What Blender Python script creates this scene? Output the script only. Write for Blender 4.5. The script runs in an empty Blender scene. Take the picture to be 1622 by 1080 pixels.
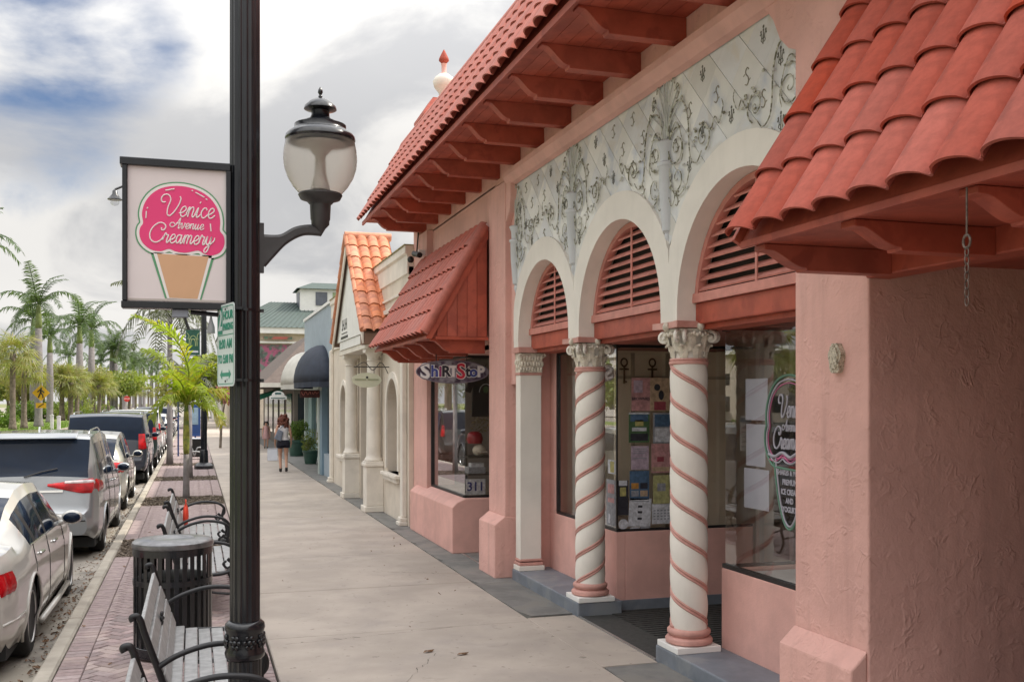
import bpy, bmesh, math, random
from mathutils import Matrix, Vector, Euler
from math import sin, cos, pi, radians, sqrt, atan2
rnd = random.Random(7)
sc = bpy.context.scene
COL = sc.collection
# ---------------------------------------------------------------- camera
TH = radians(17.452)
cam_d = bpy.data.cameras.new('camera'); cam = bpy.data.objects.new('camera', cam_d); COL.objects.link(cam)
cam.location = (0, 0, 2.10); cam.rotation_euler = (pi/2, 0, -TH)
cam_d.sensor_width = 36; cam_d.lens = 35.51; cam_d.shift_y = 0.0586
cam_d.clip_start = .05; cam_d.clip_end = 3000
sc.camera = cam
# ---------------------------------------------------------------- render look
sc.view_settings.view_transform = 'Standard'; sc.view_settings.look = 'None'
sc.view_settings.exposure = 0.58; sc.view_settings.gamma = 1
sc.cycles.max_bounces = 7; sc.cycles.diffuse_bounces = 4; sc.cycles.glossy_bounces = 4
sc.cycles.transmission_bounces = 6; sc.cycles.transparent_max_bounces = 12
sc.cycles.use_denoising = True; sc.cycles.sample_clamp_indirect = 6
sc.cycles.use_adaptive_sampling = True
# ---------------------------------------------------------------- sun and sky
SUN_EL = radians(48); SUN_AZ = radians(84)     # azimuth clockwise from +Y (the street direction)
SUNV = Vector((sin(SUN_AZ)*cos(SUN_EL), cos(SUN_AZ)*cos(SUN_EL), sin(SUN_EL)))
sd = bpy.data.lights.new('sun', 'SUN'); sun = bpy.data.objects.new('sun', sd); COL.objects.link(sun)
sd.energy = 2.9; sd.angle = radians(.6); sd.color = (1, .93, .82)
sun.rotation_euler = SUNV.to_track_quat('Z', 'Y').to_euler()
W = bpy.data.worlds.new('World'); sc.world = W; W.use_nodes = True
nt = W.node_tree; nt.nodes.clear()
def N(nt, t, **k):
    n = nt.nodes.new(t)
    for a, b in k.items():
        if a == 'ins':
            for i, v in b.items(): n.inputs[i].default_value = v
        else: setattr(n, a, b)
    return n
def MATH(nt, op, a, b=None, c=None, clamp=False):
    n = nt.nodes.new('ShaderNodeMath'); n.operation = op; n.use_clamp = clamp
    for i, v in enumerate((a, b, c)):
        if v is None: continue
        if isinstance(v, (int, float)): n.inputs[i].default_value = v
        else: nt.links.new(v, n.inputs[i])
    return n.outputs[0]
def VM(nt, op, a, b=None):
    n = nt.nodes.new('ShaderNodeVectorMath'); n.operation = op
    for i, v in enumerate((a, b)):
        if v is None: continue
        if isinstance(v, (tuple, list, Vector)): n.inputs[i].default_value = v
        else: nt.links.new(v, n.inputs[i])
    return n
def MIXC(nt, f, a, b, mode='MIX'):
    n = nt.nodes.new('ShaderNodeMix'); n.data_type = 'RGBA'; n.blend_type = mode
    for i, v in ((0, f), (6, a), (7, b)):
        if isinstance(v, (int, float)): n.inputs[i].default_value = v
        elif isinstance(v, (tuple, list)): n.inputs[i].default_value = (*v[:3], 1)
        else: nt.links.new(v, n.inputs[i])
    return n.outputs[2]
def RAMP(nt, f, lo, hi, smooth=True):
    n = nt.nodes.new('ShaderNodeMapRange'); n.interpolation_type = 'SMOOTHSTEP' if smooth else 'LINEAR'
    nt.links.new(f, n.inputs[0]); n.inputs[1].default_value = lo; n.inputs[2].default_value = hi
    return n.outputs[0]
def NOISE(nt, vec, scale, detail=4, rough=.5, dist=0, dim='3D'):
    n = nt.nodes.new('ShaderNodeTexNoise'); n.noise_dimensions = dim
    n.inputs['Scale'].default_value = scale; n.inputs['Detail'].default_value = detail
    n.inputs['Roughness'].default_value = rough; n.inputs['Distortion'].default_value = dist
    if vec is not None: nt.links.new(vec, n.inputs['Vector'])
    return n.outputs[0]
tc = N(nt, 'ShaderNodeTexCoord'); dv = VM(nt, 'NORMALIZE', tc.outputs['Generated']).outputs[0]
sx = N(nt, 'ShaderNodeSeparateXYZ'); nt.links.new(dv, sx.inputs[0])
zz = MATH(nt, 'MAXIMUM', sx.outputs[2], 0.0)
inv = MATH(nt, 'DIVIDE', 1.0, MATH(nt, 'ADD', zz, .42))
cx = N(nt, 'ShaderNodeCombineXYZ')
nt.links.new(MATH(nt, 'MULTIPLY', sx.outputs[0], inv), cx.inputs[0]); nt.links.new(MATH(nt, 'MULTIPLY', sx.outputs[1], inv), cx.inputs[1])
cx.inputs[2].default_value = 3.7
big = NOISE(nt, cx.outputs[0], 1.9, 10, .55, .3)
off = VM(nt, 'ADD', cx.outputs[0], (5.3, 2.1, 1.0)).outputs[0]
sh1 = NOISE(nt, off, 2.6, 12, .55, .5)
sh2 = NOISE(nt, VM(nt, 'ADD', cx.outputs[0], (1.1, 7.7, 4.0))  .outputs[0], 1.1, 5, .5, 0)
# an opening in the cloud deck up to the left
gapdir = Vector((-.14, 1.089, .335)).normalized()
gd = VM(nt, 'DOT_PRODUCT', dv, tuple(gapdir)).outputs['Value']
gap = RAMP(nt, MATH(nt, 'ADD', gd, MATH(nt, 'ADD', MATH(nt, 'MULTIPLY', MATH(nt, 'SUBTRACT', big, .5), .030), MATH(nt, 'MULTIPLY', MATH(nt, 'SUBTRACT', sh1, .5), .022))), .983, .9998)
cover = RAMP(nt, MATH(nt, 'SUBTRACT', MATH(nt, 'ADD', big, .325), MATH(nt, 'MULTIPLY', gap, .34)), .42, .61)
sky = N(nt, 'ShaderNodeTexSky', sky_type='NISHITA'); sky.sun_disc = False
sky.sun_elevation = SUN_EL; sky.sun_rotation = SUN_AZ; sky.dust_density = 1.0; sky.air_density = 1.0
cl_v = MATH(nt, 'ADD', MATH(nt, 'MULTIPLY', RAMP(nt, sh1, .40, .60), .66), MATH(nt, 'MULTIPLY', RAMP(nt, sh2, .3, .7), .30))
ccol = MIXC(nt, cl_v, (2.5, 2.55, 2.7), (5.0, 4.88, 4.68))
elev = MATH(nt, 'ADD', 1.0, MATH(nt, 'MULTIPLY', MATH(nt, 'MULTIPLY', zz, zz), 5.6))
low = MATH(nt, 'ADD', 1.0, MATH(nt, 'MULTIPLY', RAMP(nt, zz, .26, 0.0), .28))
ccol = MIXC(nt, 1.0, ccol, N(nt, 'ShaderNodeCombineXYZ').outputs[0], 'MULTIPLY') if False else ccol
vm = VM(nt, 'SCALE', ccol); nt.links.new(MATH(nt, 'MULTIPLY', elev, low), vm.inputs['Scale'])
blue = VM(nt, 'MULTIPLY', sky.outputs[0], (.38, .50, .66)).outputs[0]
fin = MIXC(nt, cover, blue, vm.outputs[0])
bg = N(nt, 'ShaderNodeBackground'); bg.inputs[1].default_value = .1
nt.links.new(fin, bg.inputs[0]); wo = N(nt, 'ShaderNodeOutputWorld'); nt.links.new(bg.outputs[0], wo.inputs[0])

# ---------------------------------------------------------------- helpers
WM = {}
def wm(o): return WM.get(o.name, Matrix())
def link(name, me, parent=None, mw=None, mats=None):
    o = bpy.data.objects.new(name, me); COL.objects.link(o)
    mw = mw or Matrix()
    if parent is not None:
        o.parent = parent; o.matrix_basis = wm(parent).inverted() @ mw
    else: o.matrix_basis = mw
    WM[o.name] = mw
    return o
def tag(o, label=None, cat=None, group=None, kind=None):
    if label: o['label'] = label
    if cat: o['category'] = cat
    if group: o['group'] = group
    if kind: o['kind'] = kind
    return o
def empty(name, loc=(0, 0, 0), rz=0, parent=None, **k):
    o = link(name, None, parent, Matrix.Translation(loc) @ Matrix.Rotation(rz, 4, 'Z'))
    o.empty_display_size = .1
    return tag(o, **k)
def copy_tree(o, mw, parent=None, name=None):
    c = o.copy(); COL.objects.link(c)
    c.parent = parent
    c.matrix_basis = (wm(parent).inverted() @ mw) if parent is not None else mw
    WM[c.name] = mw
    base = wm(o)
    for ch in CH.get(o.name, []) or [x for x in o.children]:
        copy_tree(ch, mw @ base.inverted() @ wm(ch), c)
    return c
CH = {}
class MB:
    """collects geometry for one mesh object; material slots by index"""
    def __init__(s): s.v = []; s.f = []; s.m = []; s.mi = 0; s.sm = []; s.smooth = False
    def add(s, vs, fs, M=None):
        b = len(s.v)
        s.v += [tuple(M @ Vector(p)) if M is not None else tuple(p) for p in vs]
        for f in fs: s.f.append(tuple(i + b for i in f)); s.m.append(s.mi); s.sm.append(s.smooth)
        return s
    def box(s, x0, x1, y0, y1, z0, z1, M=None, ch=0):
        x0, x1 = min(x0, x1), max(x0, x1); y0, y1 = min(y0, y1), max(y0, y1); z0, z1 = min(z0, z1), max(z0, z1)
        if ch <= 0:
            vs = [(x, y, z) for z in (z0, z1) for y in (y0, y1) for x in (x0, x1)]
            return s.add(vs, [(0, 2, 3, 1), (4, 5, 7, 6), (0, 1, 5, 4), (2, 6, 7, 3), (0, 4, 6, 2), (1, 3, 7, 5)], M)
        c = min(ch, (x1-x0)/2.01, (y1-y0)/2.01, (z1-z0)/2.01)
        bm = bmesh.new(); bmesh.ops.create_cube(bm, size=1)
        for v in bm.verts: v.co = Vector(((x0+x1)/2+v.co.x*(x1-x0), (y0+y1)/2+v.co.y*(y1-y0), (z0+z1)/2+v.co.z*(z1-z0)))
        bmesh.ops.bevel(bm, geom=bm.edges[:], offset=c, segments=1, affect='EDGES')
        bm.verts.index_update()
        s.add([v.co[:] for v in bm.verts], [tuple(v.index for v in f.verts) for f in bm.faces], M); bm.free()
        return s
    def quad(s, a, b, c, d, M=None): return s.add([a, b, c, d], [(0, 1, 2, 3)], M)
    def prism(s, pts, ax, a0, a1, M=None):
        """pts: 2D outline in the plane normal to axis ax ('x': (y,z), 'y': (x,z), 'z': (x,y))"""
        def P(p, a): return {'x': (a, p[0], p[1]), 'y': (p[0], a, p[1]), 'z': (p[0], p[1], a)}[ax]
        n = len(pts)
        ar = sum(pts[i][0]*pts[(i+1) % n][1]-pts[(i+1) % n][0]*pts[i][1] for i in range(n))
        if (ar < 0) != (ax == 'y'): pts = pts[::-1]
        vs = [P(p, a0) for p in pts] + [P(p, a1) for p in pts]
        fs = [tuple(range(n))[::-1], tuple(range(n, 2*n))] + [(i, (i+1) % n, n+(i+1) % n, n+i) for i in range(n)]
        return s.add(vs, fs, M)
    def cyl(s, p0, p1, r0, r1=None, n=12, caps=True, M=None):
        r1 = r0 if r1 is None else r1
        return s.tube([p0, p1], [r0, r1], n, caps, M)
    def tube(s, path, r, n=8, caps=True, M=None, flat=None, closed=False):
        path = [Vector(p) for p in path]; k = len(path)
        rs = r if isinstance(r, (list, tuple)) else [r]*k
        up = None; vs = []; fs = []
        for i, p in enumerate(path):
            if closed: t = path[(i+1) % k]-path[i-1]
            else: t = path[min(i+1, k-1)]-path[max(i-1, 0)]
            t = t.normalized() if t.length > 1e-9 else Vector((0, 0, 1))
            if up is None:
                up = Vector((0, 0, 1)) if abs(t.z) < .9 else Vector((0, 1, 0))
                if flat is not None: up = Vector(flat)
            a = t.cross(up)
            if a.length < 1e-6: a = t.cross(Vector((1, .1, 0)))
            a.normalize(); b = a.cross(t).normalized()
            if flat is None: up = b
            fl = 1.0
            for j in range(n):
                an = 2*pi*j/n
                vs.append(p + a*(rs[i]*cos(an)) + b*(rs[i]*sin(an)*fl))
        m = k if closed else k-1
        for i in range(m):
            for j in range(n):
                i2 = (i+1) % k
                fs.append((i*n+j, i*n+(j+1) % n, i2*n+(j+1) % n, i2*n+j))
        if caps and not closed: fs += [tuple(range(n))[::-1], tuple(range((k-1)*n, k*n))]
        return s.add([v[:] for v in vs], fs, M)
    def lathe(s, prof, n=20, c=(0, 0, 0), M=None, caps=True, sq=0):
        """prof: (r,z) list bottom to top"""
        vs = []; fs = []
        for r, z in prof:
            for j in range(n):
                a = 2*pi*(j+.5)/n; k = 1
                vs.append((c[0]+r*cos(a)*k, c[1]+r*sin(a)*k, c[2]+z))
        for i in range(len(prof)-1):
            for j in range(n): fs.append((i*n+j, i*n+(j+1) % n, (i+1)*n+(j+1) % n, (i+1)*n+j))
        if caps: fs += [tuple(range(n))[::-1], tuple(range((len(prof)-1)*n, len(prof)*n))]
        return s.add(vs, fs, M)
    def ball(s, c, rx, ry=None, rz=None, n=12, m=8, M=None):
        ry = ry or rx; rz = rz or rx
        vs = []; fs = []
        for i in range(1, m):
            t = pi*i/m
            for j in range(n):
                a = 2*pi*j/n
                vs.append((c[0]+rx*sin(t)*cos(a), c[1]+ry*sin(t)*sin(a), c[2]-rz*cos(t)))
        b = len(vs); vs += [(c[0], c[1], c[2]-rz), (c[0], c[1], c[2]+rz)]
        for i in range(m-2):
            for j in range(n): fs.append((i*n+j, i*n+(j+1) % n, (i+1)*n+(j+1) % n, (i+1)*n+j))
        for j in range(n):
            fs.append((b, (j+1) % n, j)); fs.append((b+1, (m-2)*n+j, (m-2)*n+(j+1) % n))
        return s.add(vs, fs, M)
    def ribbon(s, pts, w, ax='y', a=0, th=.002, closed=False):
        """flat stroke of width w along 2D pts lying in the plane normal to ax at a"""
        k = len(pts); L = []; R = []
        for i in range(k):
            p = pts[i]
            q0 = pts[i-1] if (closed or i > 0) else pts[i]; q1 = pts[(i+1) % k] if (closed or i < k-1) else pts[i]
            dx, dy = q1[0]-q0[0], q1[1]-q0[1]; l = sqrt(dx*dx+dy*dy) or 1
            nx, ny = -dy/l*w/2, dx/l*w/2
            L.append((p[0]+nx, p[1]+ny)); R.append((p[0]-nx, p[1]-ny))
        def P(p, t): return {'x': (t, p[0], p[1]), 'y': (p[0], t, p[1]), 'z': (p[0], p[1], t)}[ax]
        m = k if closed else k-1
        for i in range(m):
            j = (i+1) % k
            s.add([P(L[i], a), P(R[i], a), P(R[j], a), P(L[j], a)], [(0, 1, 2, 3)])
        return s
    def mesh(s, name):
        me = bpy.data.meshes.new(name); me.from_pydata(s.v, [], s.f)
        if any(s.m): me.polygons.foreach_set('material_index', s.m)
        if any(s.sm): me.polygons.foreach_set('use_smooth', s.sm)
        me.update(); return me
    def build(s, name, mats, parent=None, mw=None, smooth=None, bevel=0, **k):
        me = s.mesh(name)
        for m in (mats if isinstance(mats, (list, tuple)) else [mats]): me.materials.append(m)
        if smooth is True: me.polygons.foreach_set('use_smooth', [True]*len(me.polygons))
        if smooth is not None and smooth is not True:
            me.shade_smooth() if hasattr(me, 'shade_smooth') else None
            try: me.set_sharp_from_angle(angle=radians(smooth))
            except Exception: pass
        if mw is not None and parent is None: pass
        o = link(name, me, parent, mw)
        if bevel:
            b = o.modifiers.new('bevel', 'BEVEL'); b.width = bevel; b.segments = 2; b.limit_method = 'ANGLE'; b.angle_limit = radians(40)
        return tag(o, **k)
def inst(name, me, parent, mw, **k): return tag(link(name, me, parent, mw), **k)
def TRS(loc, rot=(0, 0, 0), s=(1, 1, 1)):
    return Matrix.LocRotScale(Vector(loc), Euler(rot), Vector(s))
def frame_m(o, x, y, z):
    M = Matrix.Identity(4)
    for i, a in enumerate((x, y, z)):
        for j in range(3): M[j][i] = a[j]
    for j in range(3): M[j][3] = o[j]
    return M
def clip(poly, axis, val, keep_less):
    out = []
    for i in range(len(poly)):
        a, b = poly[i], poly[(i+1) % len(poly)]
        ia = (a[axis] <= val) == keep_less or a[axis] == val; ib = (b[axis] <= val) == keep_less or b[axis] == val
        if ia: out.append(a)
        if ia != ib:
            t = (val-a[axis])/(b[axis]-a[axis]); out.append((a[0]+t*(b[0]-a[0]), a[1]+t*(b[1]-a[1])))
    return out
# ---------------------------------------------------------------- materials
def mat(name, col, rough=.6, metal=0, var=.12, vs=3, bump=0, bs=40, bd=.01, rand=0, coords='world', coat=0,
        col2=None, c2lo=.5, c2hi=.62, c2s=2, spec=.5, trans=0, emis=None, es=0, stucco=0, spots=0, alpha=1, streak=0, detail=5, sss=0):
    m = bpy.data.materials.new(name); m.use_nodes = True; nt = m.node_tree
    b = nt.nodes['Principled BSDF']
    b.inputs['Roughness'].default_value = rough; b.inputs['Metallic'].default_value = metal
    b.inputs['Specular IOR Level'].default_value = spec; b.inputs['Coat Weight'].default_value = coat
    b.inputs['Coat Roughness'].default_value = .05
    if trans: b.inputs['Transmission Weight'].default_value = trans
    if coords == 'world':
        g = N(nt, 'ShaderNodeNewGeometry'); vec = g.outputs['Position']
    else:
        g = N(nt, 'ShaderNodeTexCoord'); vec = g.outputs['Object']
    oi = N(nt, 'ShaderNodeObjectInfo')
    if rand or coords != 'world':
        vec = VM(nt, 'ADD', vec, VM(nt, 'SCALE', oi.outputs['Location']).outputs[0] if False else None).outputs[0] if False else vec
    c = tuple(col[:3])
    lo = tuple(max(0, x*(1-var)) for x in c); hi = tuple(min(1, x*(1+var)) for x in c)
    n1 = NOISE(nt, vec, vs, detail, .6, .2)
    out = MIXC(nt, RAMP(nt, n1, .3, .7), lo, hi)
    if streak:
        mp = N(nt, 'ShaderNodeMapping'); mp.inputs['Scale'].default_value = (3, 3, .25); nt.links.new(vec, mp.inputs[0])
        n3 = NOISE(nt, mp.outputs[0], 2.2, 6, .6, .1)
        out = MIXC(nt, MATH(nt, 'MULTIPLY', RAMP(nt, n3, .48, .75), streak), out, tuple(x*.45 for x in c))
    if col2:
        n2 = NOISE(nt, vec, c2s, 6, .6, .4); out = MIXC(nt, RAMP(nt, n2, c2lo, c2hi), out, col2)
    if spots:
        s1 = RAMP(nt, NOISE(nt, vec, 13, 3, .5, 0), .66, .72); s2 = RAMP(nt, NOISE(nt, vec, 55, 3, .6, 0), .62, .75); s3 = RAMP(nt, NOISE(nt, vec, 4.2, 6, .7, .6), .60, .70)
        out = MIXC(nt, MATH(nt, 'MULTIPLY', s1, .65), out, (.16, .14, .12)); out = MIXC(nt, MATH(nt, 'MULTIPLY', s2, .35), out, (.22, .19, .16)); out = MIXC(nt, MATH(nt, 'MULTIPLY', s3, .45), out, (.24, .21, .185))
    if rand:
        hs = N(nt, 'ShaderNodeHueSaturation'); nt.links.new(out, hs.inputs['Color'])
        nt.links.new(MATH(nt, 'ADD', 1-rand, MATH(nt, 'MULTIPLY', oi.outputs['Random'], 2*rand)), hs.inputs['Value'])
        nt.links.new(MATH(nt, 'ADD', 1-rand*.6, MATH(nt, 'MULTIPLY', MATH(nt, 'FRACT', MATH(nt, 'MULTIPLY', oi.outputs['Random'], 7.3)), 1.2*rand)), hs.inputs['Saturation'])
        out = hs.outputs[0]
    nt.links.new(out, b.inputs['Base Color'])
    h = None
    if stucco:
        sv = VM(nt, 'ADD', vec, (0, 0, 0)).outputs[0]
        a = NOISE(nt, sv, 7.5, 2, .5, .8)
        r = MATH(nt, 'SUBTRACT', 1.0, MATH(nt, 'MULTIPLY', MATH(nt, 'ABSOLUTE', MATH(nt, 'SUBTRACT', a, .5)), 16), clamp=True)
        a2 = NOISE(nt, VM(nt, 'ADD', vec, (9, 3, 5)).outputs[0], 5.2, 3, .55, .9)
        r2 = MATH(nt, 'SUBTRACT', 1.0, MATH(nt, 'MULTIPLY', MATH(nt, 'ABSOLUTE', MATH(nt, 'SUBTRACT', a2, .47)), 18), clamp=True)
        gate = RAMP(nt, NOISE(nt, vec, 7.0, 2, .5, 0), .50, .60)
        lump = NOISE(nt, vec, 11, 3, .5, .4)
        h = MATH(nt, 'ADD', MATH(nt, 'MULTIPLY', MATH(nt, 'MULTIPLY', MATH(nt, 'ADD', r, r2), gate), .27*stucco), MATH(nt, 'ADD', MATH(nt, 'MULTIPLY', lump, .9), MATH(nt, 'MULTIPLY', NOISE(nt, vec, 70, 2, .5, 0), .22)))
        bump = bump or .6
    elif bump:
        h = MATH(nt, 'ADD', NOISE(nt, vec, bs, 5, .6, 0), MATH(nt, 'MULTIPLY', NOISE(nt, vec, bs*.18, 3, .5, 0), 1.5))
    if h is not None:
        bn = N(nt, 'ShaderNodeBump'); bn.inputs['Strength'].default_value = bump; bn.inputs['Distance'].default_value = bd
        nt.links.new(h, bn.inputs['Height']); nt.links.new(bn.outputs[0], b.inputs['Normal'])
    if emis:
        b.inputs['Emission Color'].default_value = (*emis, 1); b.inputs['Emission Strength'].default_value = es
    return m
def glass_mat(name, tint=(.97, .96, .94), refl=1.0, rough=.0, base=.04):
    m = bpy.data.materials.new(name); m.use_nodes = True; nt = m.node_tree; nt.nodes.clear()
    tr = N(nt, 'ShaderNodeBsdfTransparent'); tr.inputs[0].default_value = (*tint, 1)
    gl = N(nt, 'ShaderNodeBsdfGlossy'); gl.inputs['Roughness'].default_value = rough; gl.inputs[0].default_value = (.95, .97, 1, 1)
    lw = N(nt, 'ShaderNodeFresnel'); lw.inputs[0].default_value = 1.52
    gg = N(nt, 'ShaderNodeNewGeometry'); nt.links.new(MATH(nt, 'ADD', 1.52, MATH(nt, 'MULTIPLY', gg.outputs['Backfacing'], 1/1.52-1.52)), lw.inputs[0])
    f = MATH(nt, 'MULTIPLY', lw.outputs[0], 1.45*refl, clamp=True)
    mx = N(nt, 'ShaderNodeMixShader'); nt.links.new(f, mx.inputs[0]); nt.links.new(tr.outputs[0], mx.inputs[1]); nt.links.new(gl.outputs[0], mx.inputs[2])
    o = N(nt, 'ShaderNodeOutputMaterial'); nt.links.new(mx.outputs[0], o.inputs[0])
    return m
M = {}
M['pink'] = mat('pink_stucco', (.71, .415, .36), .75, var=.10, vs=1.1, stucco=1, bd=.011, bump=.8, streak=.26, spec=.25)
M['pinks'] = mat('pink_plaster_smooth', (.715, .41, .355), .7, var=.09, vs=2.5, bump=.35, bs=60, bd=.006, streak=.12, spec=.3)
M['white'] = mat('cream_white_stucco', (.78, .74, .67), .65, var=.05, vs=2, bump=.2, bs=50, bd=.004, streak=.08, spec=.3)
M['band'] = mat('pink_band_paint', (.56, .295, .25), .6, var=.12, vs=9, bump=.3, bs=80, bd=.003)
M['redwood'] = mat('painted_red_timber', (.40, .085, .05), .55, var=.16, vs=4, bump=.3, bs=60, bd=.003, col2=(.33, .065, .04), c2s=5, rand=.05)
M['louvre'] = mat('salmon_louvre_paint', (.58, .235, .19), .55, var=.12, vs=6, bump=.2, bs=60, bd=.002, rand=.06)
M['tile'] = mat('red_clay_tile', (.42, .088, .057), .78, var=.14, vs=16, bump=.5, bs=120, bd=.002, rand=.15, spec=.3, streak=.35, col2=(.30, .07, .05), c2s=7, c2lo=.52, c2hi=.75, coords='object')
M['tile_far'] = mat('dull_red_tile', (.43, .125, .09), .65, var=.15, vs=9, bump=.2, bs=90, bd=.002, rand=.10, coords='object')
M['orange'] = mat('orange_clay_tile', (.60, .235, .125), .75, var=.12, vs=7, bump=.3, bs=60, bd=.003, rand=.12, col2=(.46, .17, .10), c2s=4, coords='object')
M['stepgrey'] = mat('blue_grey_step_paint', (.17, .19, .22), .5, var=.15, vs=4, bump=.3, bs=50, bd=.003, col2=(.22, .235, .25), c2s=3)
M['dark'] = mat('dark_interior', (.03, .027, .025), .7, var=.2)
M['black'] = mat('black_paint', (.007, .008, .011), .26, var=.3, vs=6, bump=.1, bs=60, bd=.001, coat=.25)
M['blackm'] = mat('black_frame', (.015, .014, .014), .45, var=.2)
M['glass'] = glass_mat('window_glass')
M['alu'] = mat('brushed_metal', (.55, .55, .54), .35, metal=.8, var=.1)
M['beige'] = mat('beige_display_wall', (.74, .65, .52), .7, var=.08, vs=2)
M['marble'] = mat('pale_marble_tile', (.74, .735, .69), .42, var=.06, vs=2.5, rand=.12, col2=(.50, .54, .60), c2s=3, c2lo=.5, c2hi=.7, bump=.1, bs=30, bd=.002)
M['marble2'] = mat('bluish_marble_tile', (.66, .67, .67), .42, var=.08, vs=2.5, rand=.10, col2=(.62, .60, .55), c2s=3, bump=.1, bs=30, bd=.002)
M['joint'] = mat('dark_joint', (.10, .085, .06), .9)
M['motif'] = mat('painted_motif', (.12, .115, .09), .6, var=.3, vs=30)
M['motif2'] = mat('faded_motif', (.27, .25, .19), .6, var=.3, vs=30)
M['olive'] = mat('olive_relief', (.17, .165, .11), .6, var=.5, vs=25, col2=(.55, .55, .47), c2s=22, c2lo=.45, c2hi=.55)
M['relief'] = mat('pale_relief', (.52, .53, .50), .55, var=.12, vs=12, col2=(.36, .38, .28), c2s=20, c2lo=.55, c2hi=.7)
M['concrete'] = mat('sidewalk_concrete', (.385, .335, .29), .8, var=.12, vs=1.2, bump=.35, bs=90, bd=.003, spots=1, col2=(.33, .29, .26), c2s=1.5, c2lo=.5, c2hi=.75, rand=.03, spec=.25)
M['kerb'] = mat('kerb_concrete', (.34, .305, .255), .85, var=.18, vs=2.5, bump=.4, bs=80, bd=.004, rand=.05)
M['asph'] = mat('asphalt', (.25, .225, .195), .9, var=.3, vs=2, bump=.7, bs=140, bd=.006, col2=(.30, .27, .225), c2s=1.1)
M['darkstrip'] = mat('dark_patch', (.19, .185, .175), .85, var=.2, vs=3, bump=.5, bs=90, bd=.004, rand=.08, col2=(.21, .2, .18), c2s=3)
M['brick'] = mat('rose_paver', (.275, .21, .205), .8, var=.15, vs=15, bump=.5, bs=120, bd=.002, rand=.22, col2=(.33, .26, .24), c2s=2.2)
M['sand'] = mat('joint_sand', (.05, .042, .036), .95, var=.3, vs=20)
M['gravel'] = mat('mulch', (.11, .085, .065), .95, var=.6, vs=30, bump=1, bs=60, bd=.02, col2=(.26, .21, .16), c2s=45)
M['cream'] = mat('cream_stucco', (.66, .585, .49), .75, var=.08, vs=2, bump=.4, bs=30, bd=.006, streak=.18)
M['creamt'] = mat('cream_trim', (.74, .685, .605), .6, var=.08, vs=3, bump=.15, bs=40, bd=.003, streak=.15)
M['paper'] = mat('white_paper', (.62, .63, .68), .7, var=.05)
M['white2'] = mat('white_paint', (.8, .79, .76), .5, var=.05)
# ================================================================ GROUND
KX0, KX1, PX1, CX1 = -1.17, -1.03, .60, 3.08
road = MB().quad((-60, -30, -.12), (3, -30, -.12), (3, 420, -.12), (-60, 420, -.12)).build('road', M['asph'], kind='structure')
g = MB(); 
g.quad((-400, -200, -.30), (400, -200, -.30), (400, 900, -.30), (-400, 900, -.30)).build('ground', mat('far_ground', (.16, .17, .07), .95, var=.3, vs=.05), kind='structure')
# sub-base under the pavement
MB().box(-1.0, 12, -8, 140, -.25, -.045).build('pavement_bed', M['sand'], kind='structure')
kb = empty('kerb', (-1.1, 5, 0), kind='structure')
y = 1.0; me = None
while y < 62:
    L = 2.4 if y < 40 else 6
    b = MB().box(KX0, KX1-.004, y, y+L-.014, -.2, .004, ch=.018).build('kerb_stone', M['kerb'], kb)
    y += L
MB().box(KX0, KX1, 62.4, 140, -.2, 0).build('kerb_stone', M['kerb'], kb)
# concrete pavement
pv = empty('pavement', (1.8, 6, 0), kind='structure')
ys = [2.0, 4.4, 6.85, 9.15, 11.35, 13.8, 16.2, 18.6, 21, 23.4, 25.8, 28.2, 30.6, 33, 35.4, 37.8, 40.2, 46, 52, 58, 70, 90, 130]
for a, b_ in zip(ys, ys[1:]):
    MB().box(PX1+.012, CX1, a+.006, b_-.006, -.1, rnd.uniform(-.002, .002), ch=.008).build('slab', M['concrete'], pv)
# short stretch of concrete that runs up to the entrance
MB().box(CX1+.001, 3.565, 7.42, 9.3, -.1, -.001, ch=.004).build('slab', M['concrete'], pv)
# dark strip along the building
ds = empty('pavement_edge_strip', (3.3, 9, 0), kind='structure')
def stripseg(y0, y1, x1=3.6, z=.003):
    n = 7; pts = []
    for i in range(n+1):
        y = y0+(y1-y0)*i/n; pts.append((CX1+rnd.uniform(-.012, .012)+.006, y))
    if y0 > 9: pts[0] = (pts[0][0]+.05, pts[0][1])
    pts += [(x1, y1), (x1, y0)]
    MB().prism(pts, 'z', -.1, z).build('patch', M['darkstrip'], ds)
stripseg(5.2, 7.38); stripseg(9.36, 11.2)
for a, b_ in ((11.21, 12.9), (12.91, 14.6), (14.61, 16.3), (16.31, 18.4), (18.41, 20.6), (20.61, 23.4), (23.41, 26.4), (26.41, 30), (30.01, 34), (34.01, 60)):
    stripseg(a, b_, 3.9 if b_ < 16.4 else (4.5 if b_ < 27 else 8))
# brick paving
bp = empty('brick_paving', (-.2, 7, 0), kind='structure')
PITS = [(14.55, 16.35), (21.5, 23.45), (28.1, 29.6), (34.6, 36.0), (41.6, 43), (48.6, 50)]
def inpit(y): return any(a < y < b for a, b in PITS)
BL, BW, G = .200, .100, .0095
bricks = []
def addbrick(poly):
    cy = sum(p[1] for p in poly)/len(poly)
    for a, b_ in PITS:
        if a-.12 < cy < b_+.12:
            if a < cy < b_: 
                poly = clip(poly, 1, a, True) if cy < (a+b_)/2 else clip(poly, 1, b_, False)
            else: poly = clip(poly, 1, a, True) if cy <= a else clip(poly, 1, b_, False)
    if len(poly) < 3: return
    ar = abs(sum(poly[i][0]*poly[(i+1) % len(poly)][1]-poly[(i+1) % len(poly)][0]*poly[i][1] for i in range(len(poly))))/2
    if ar < .0012: return
    bricks.append((cy, poly))
Y0B, Y1B = 5.2, 41
y = Y0B
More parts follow.
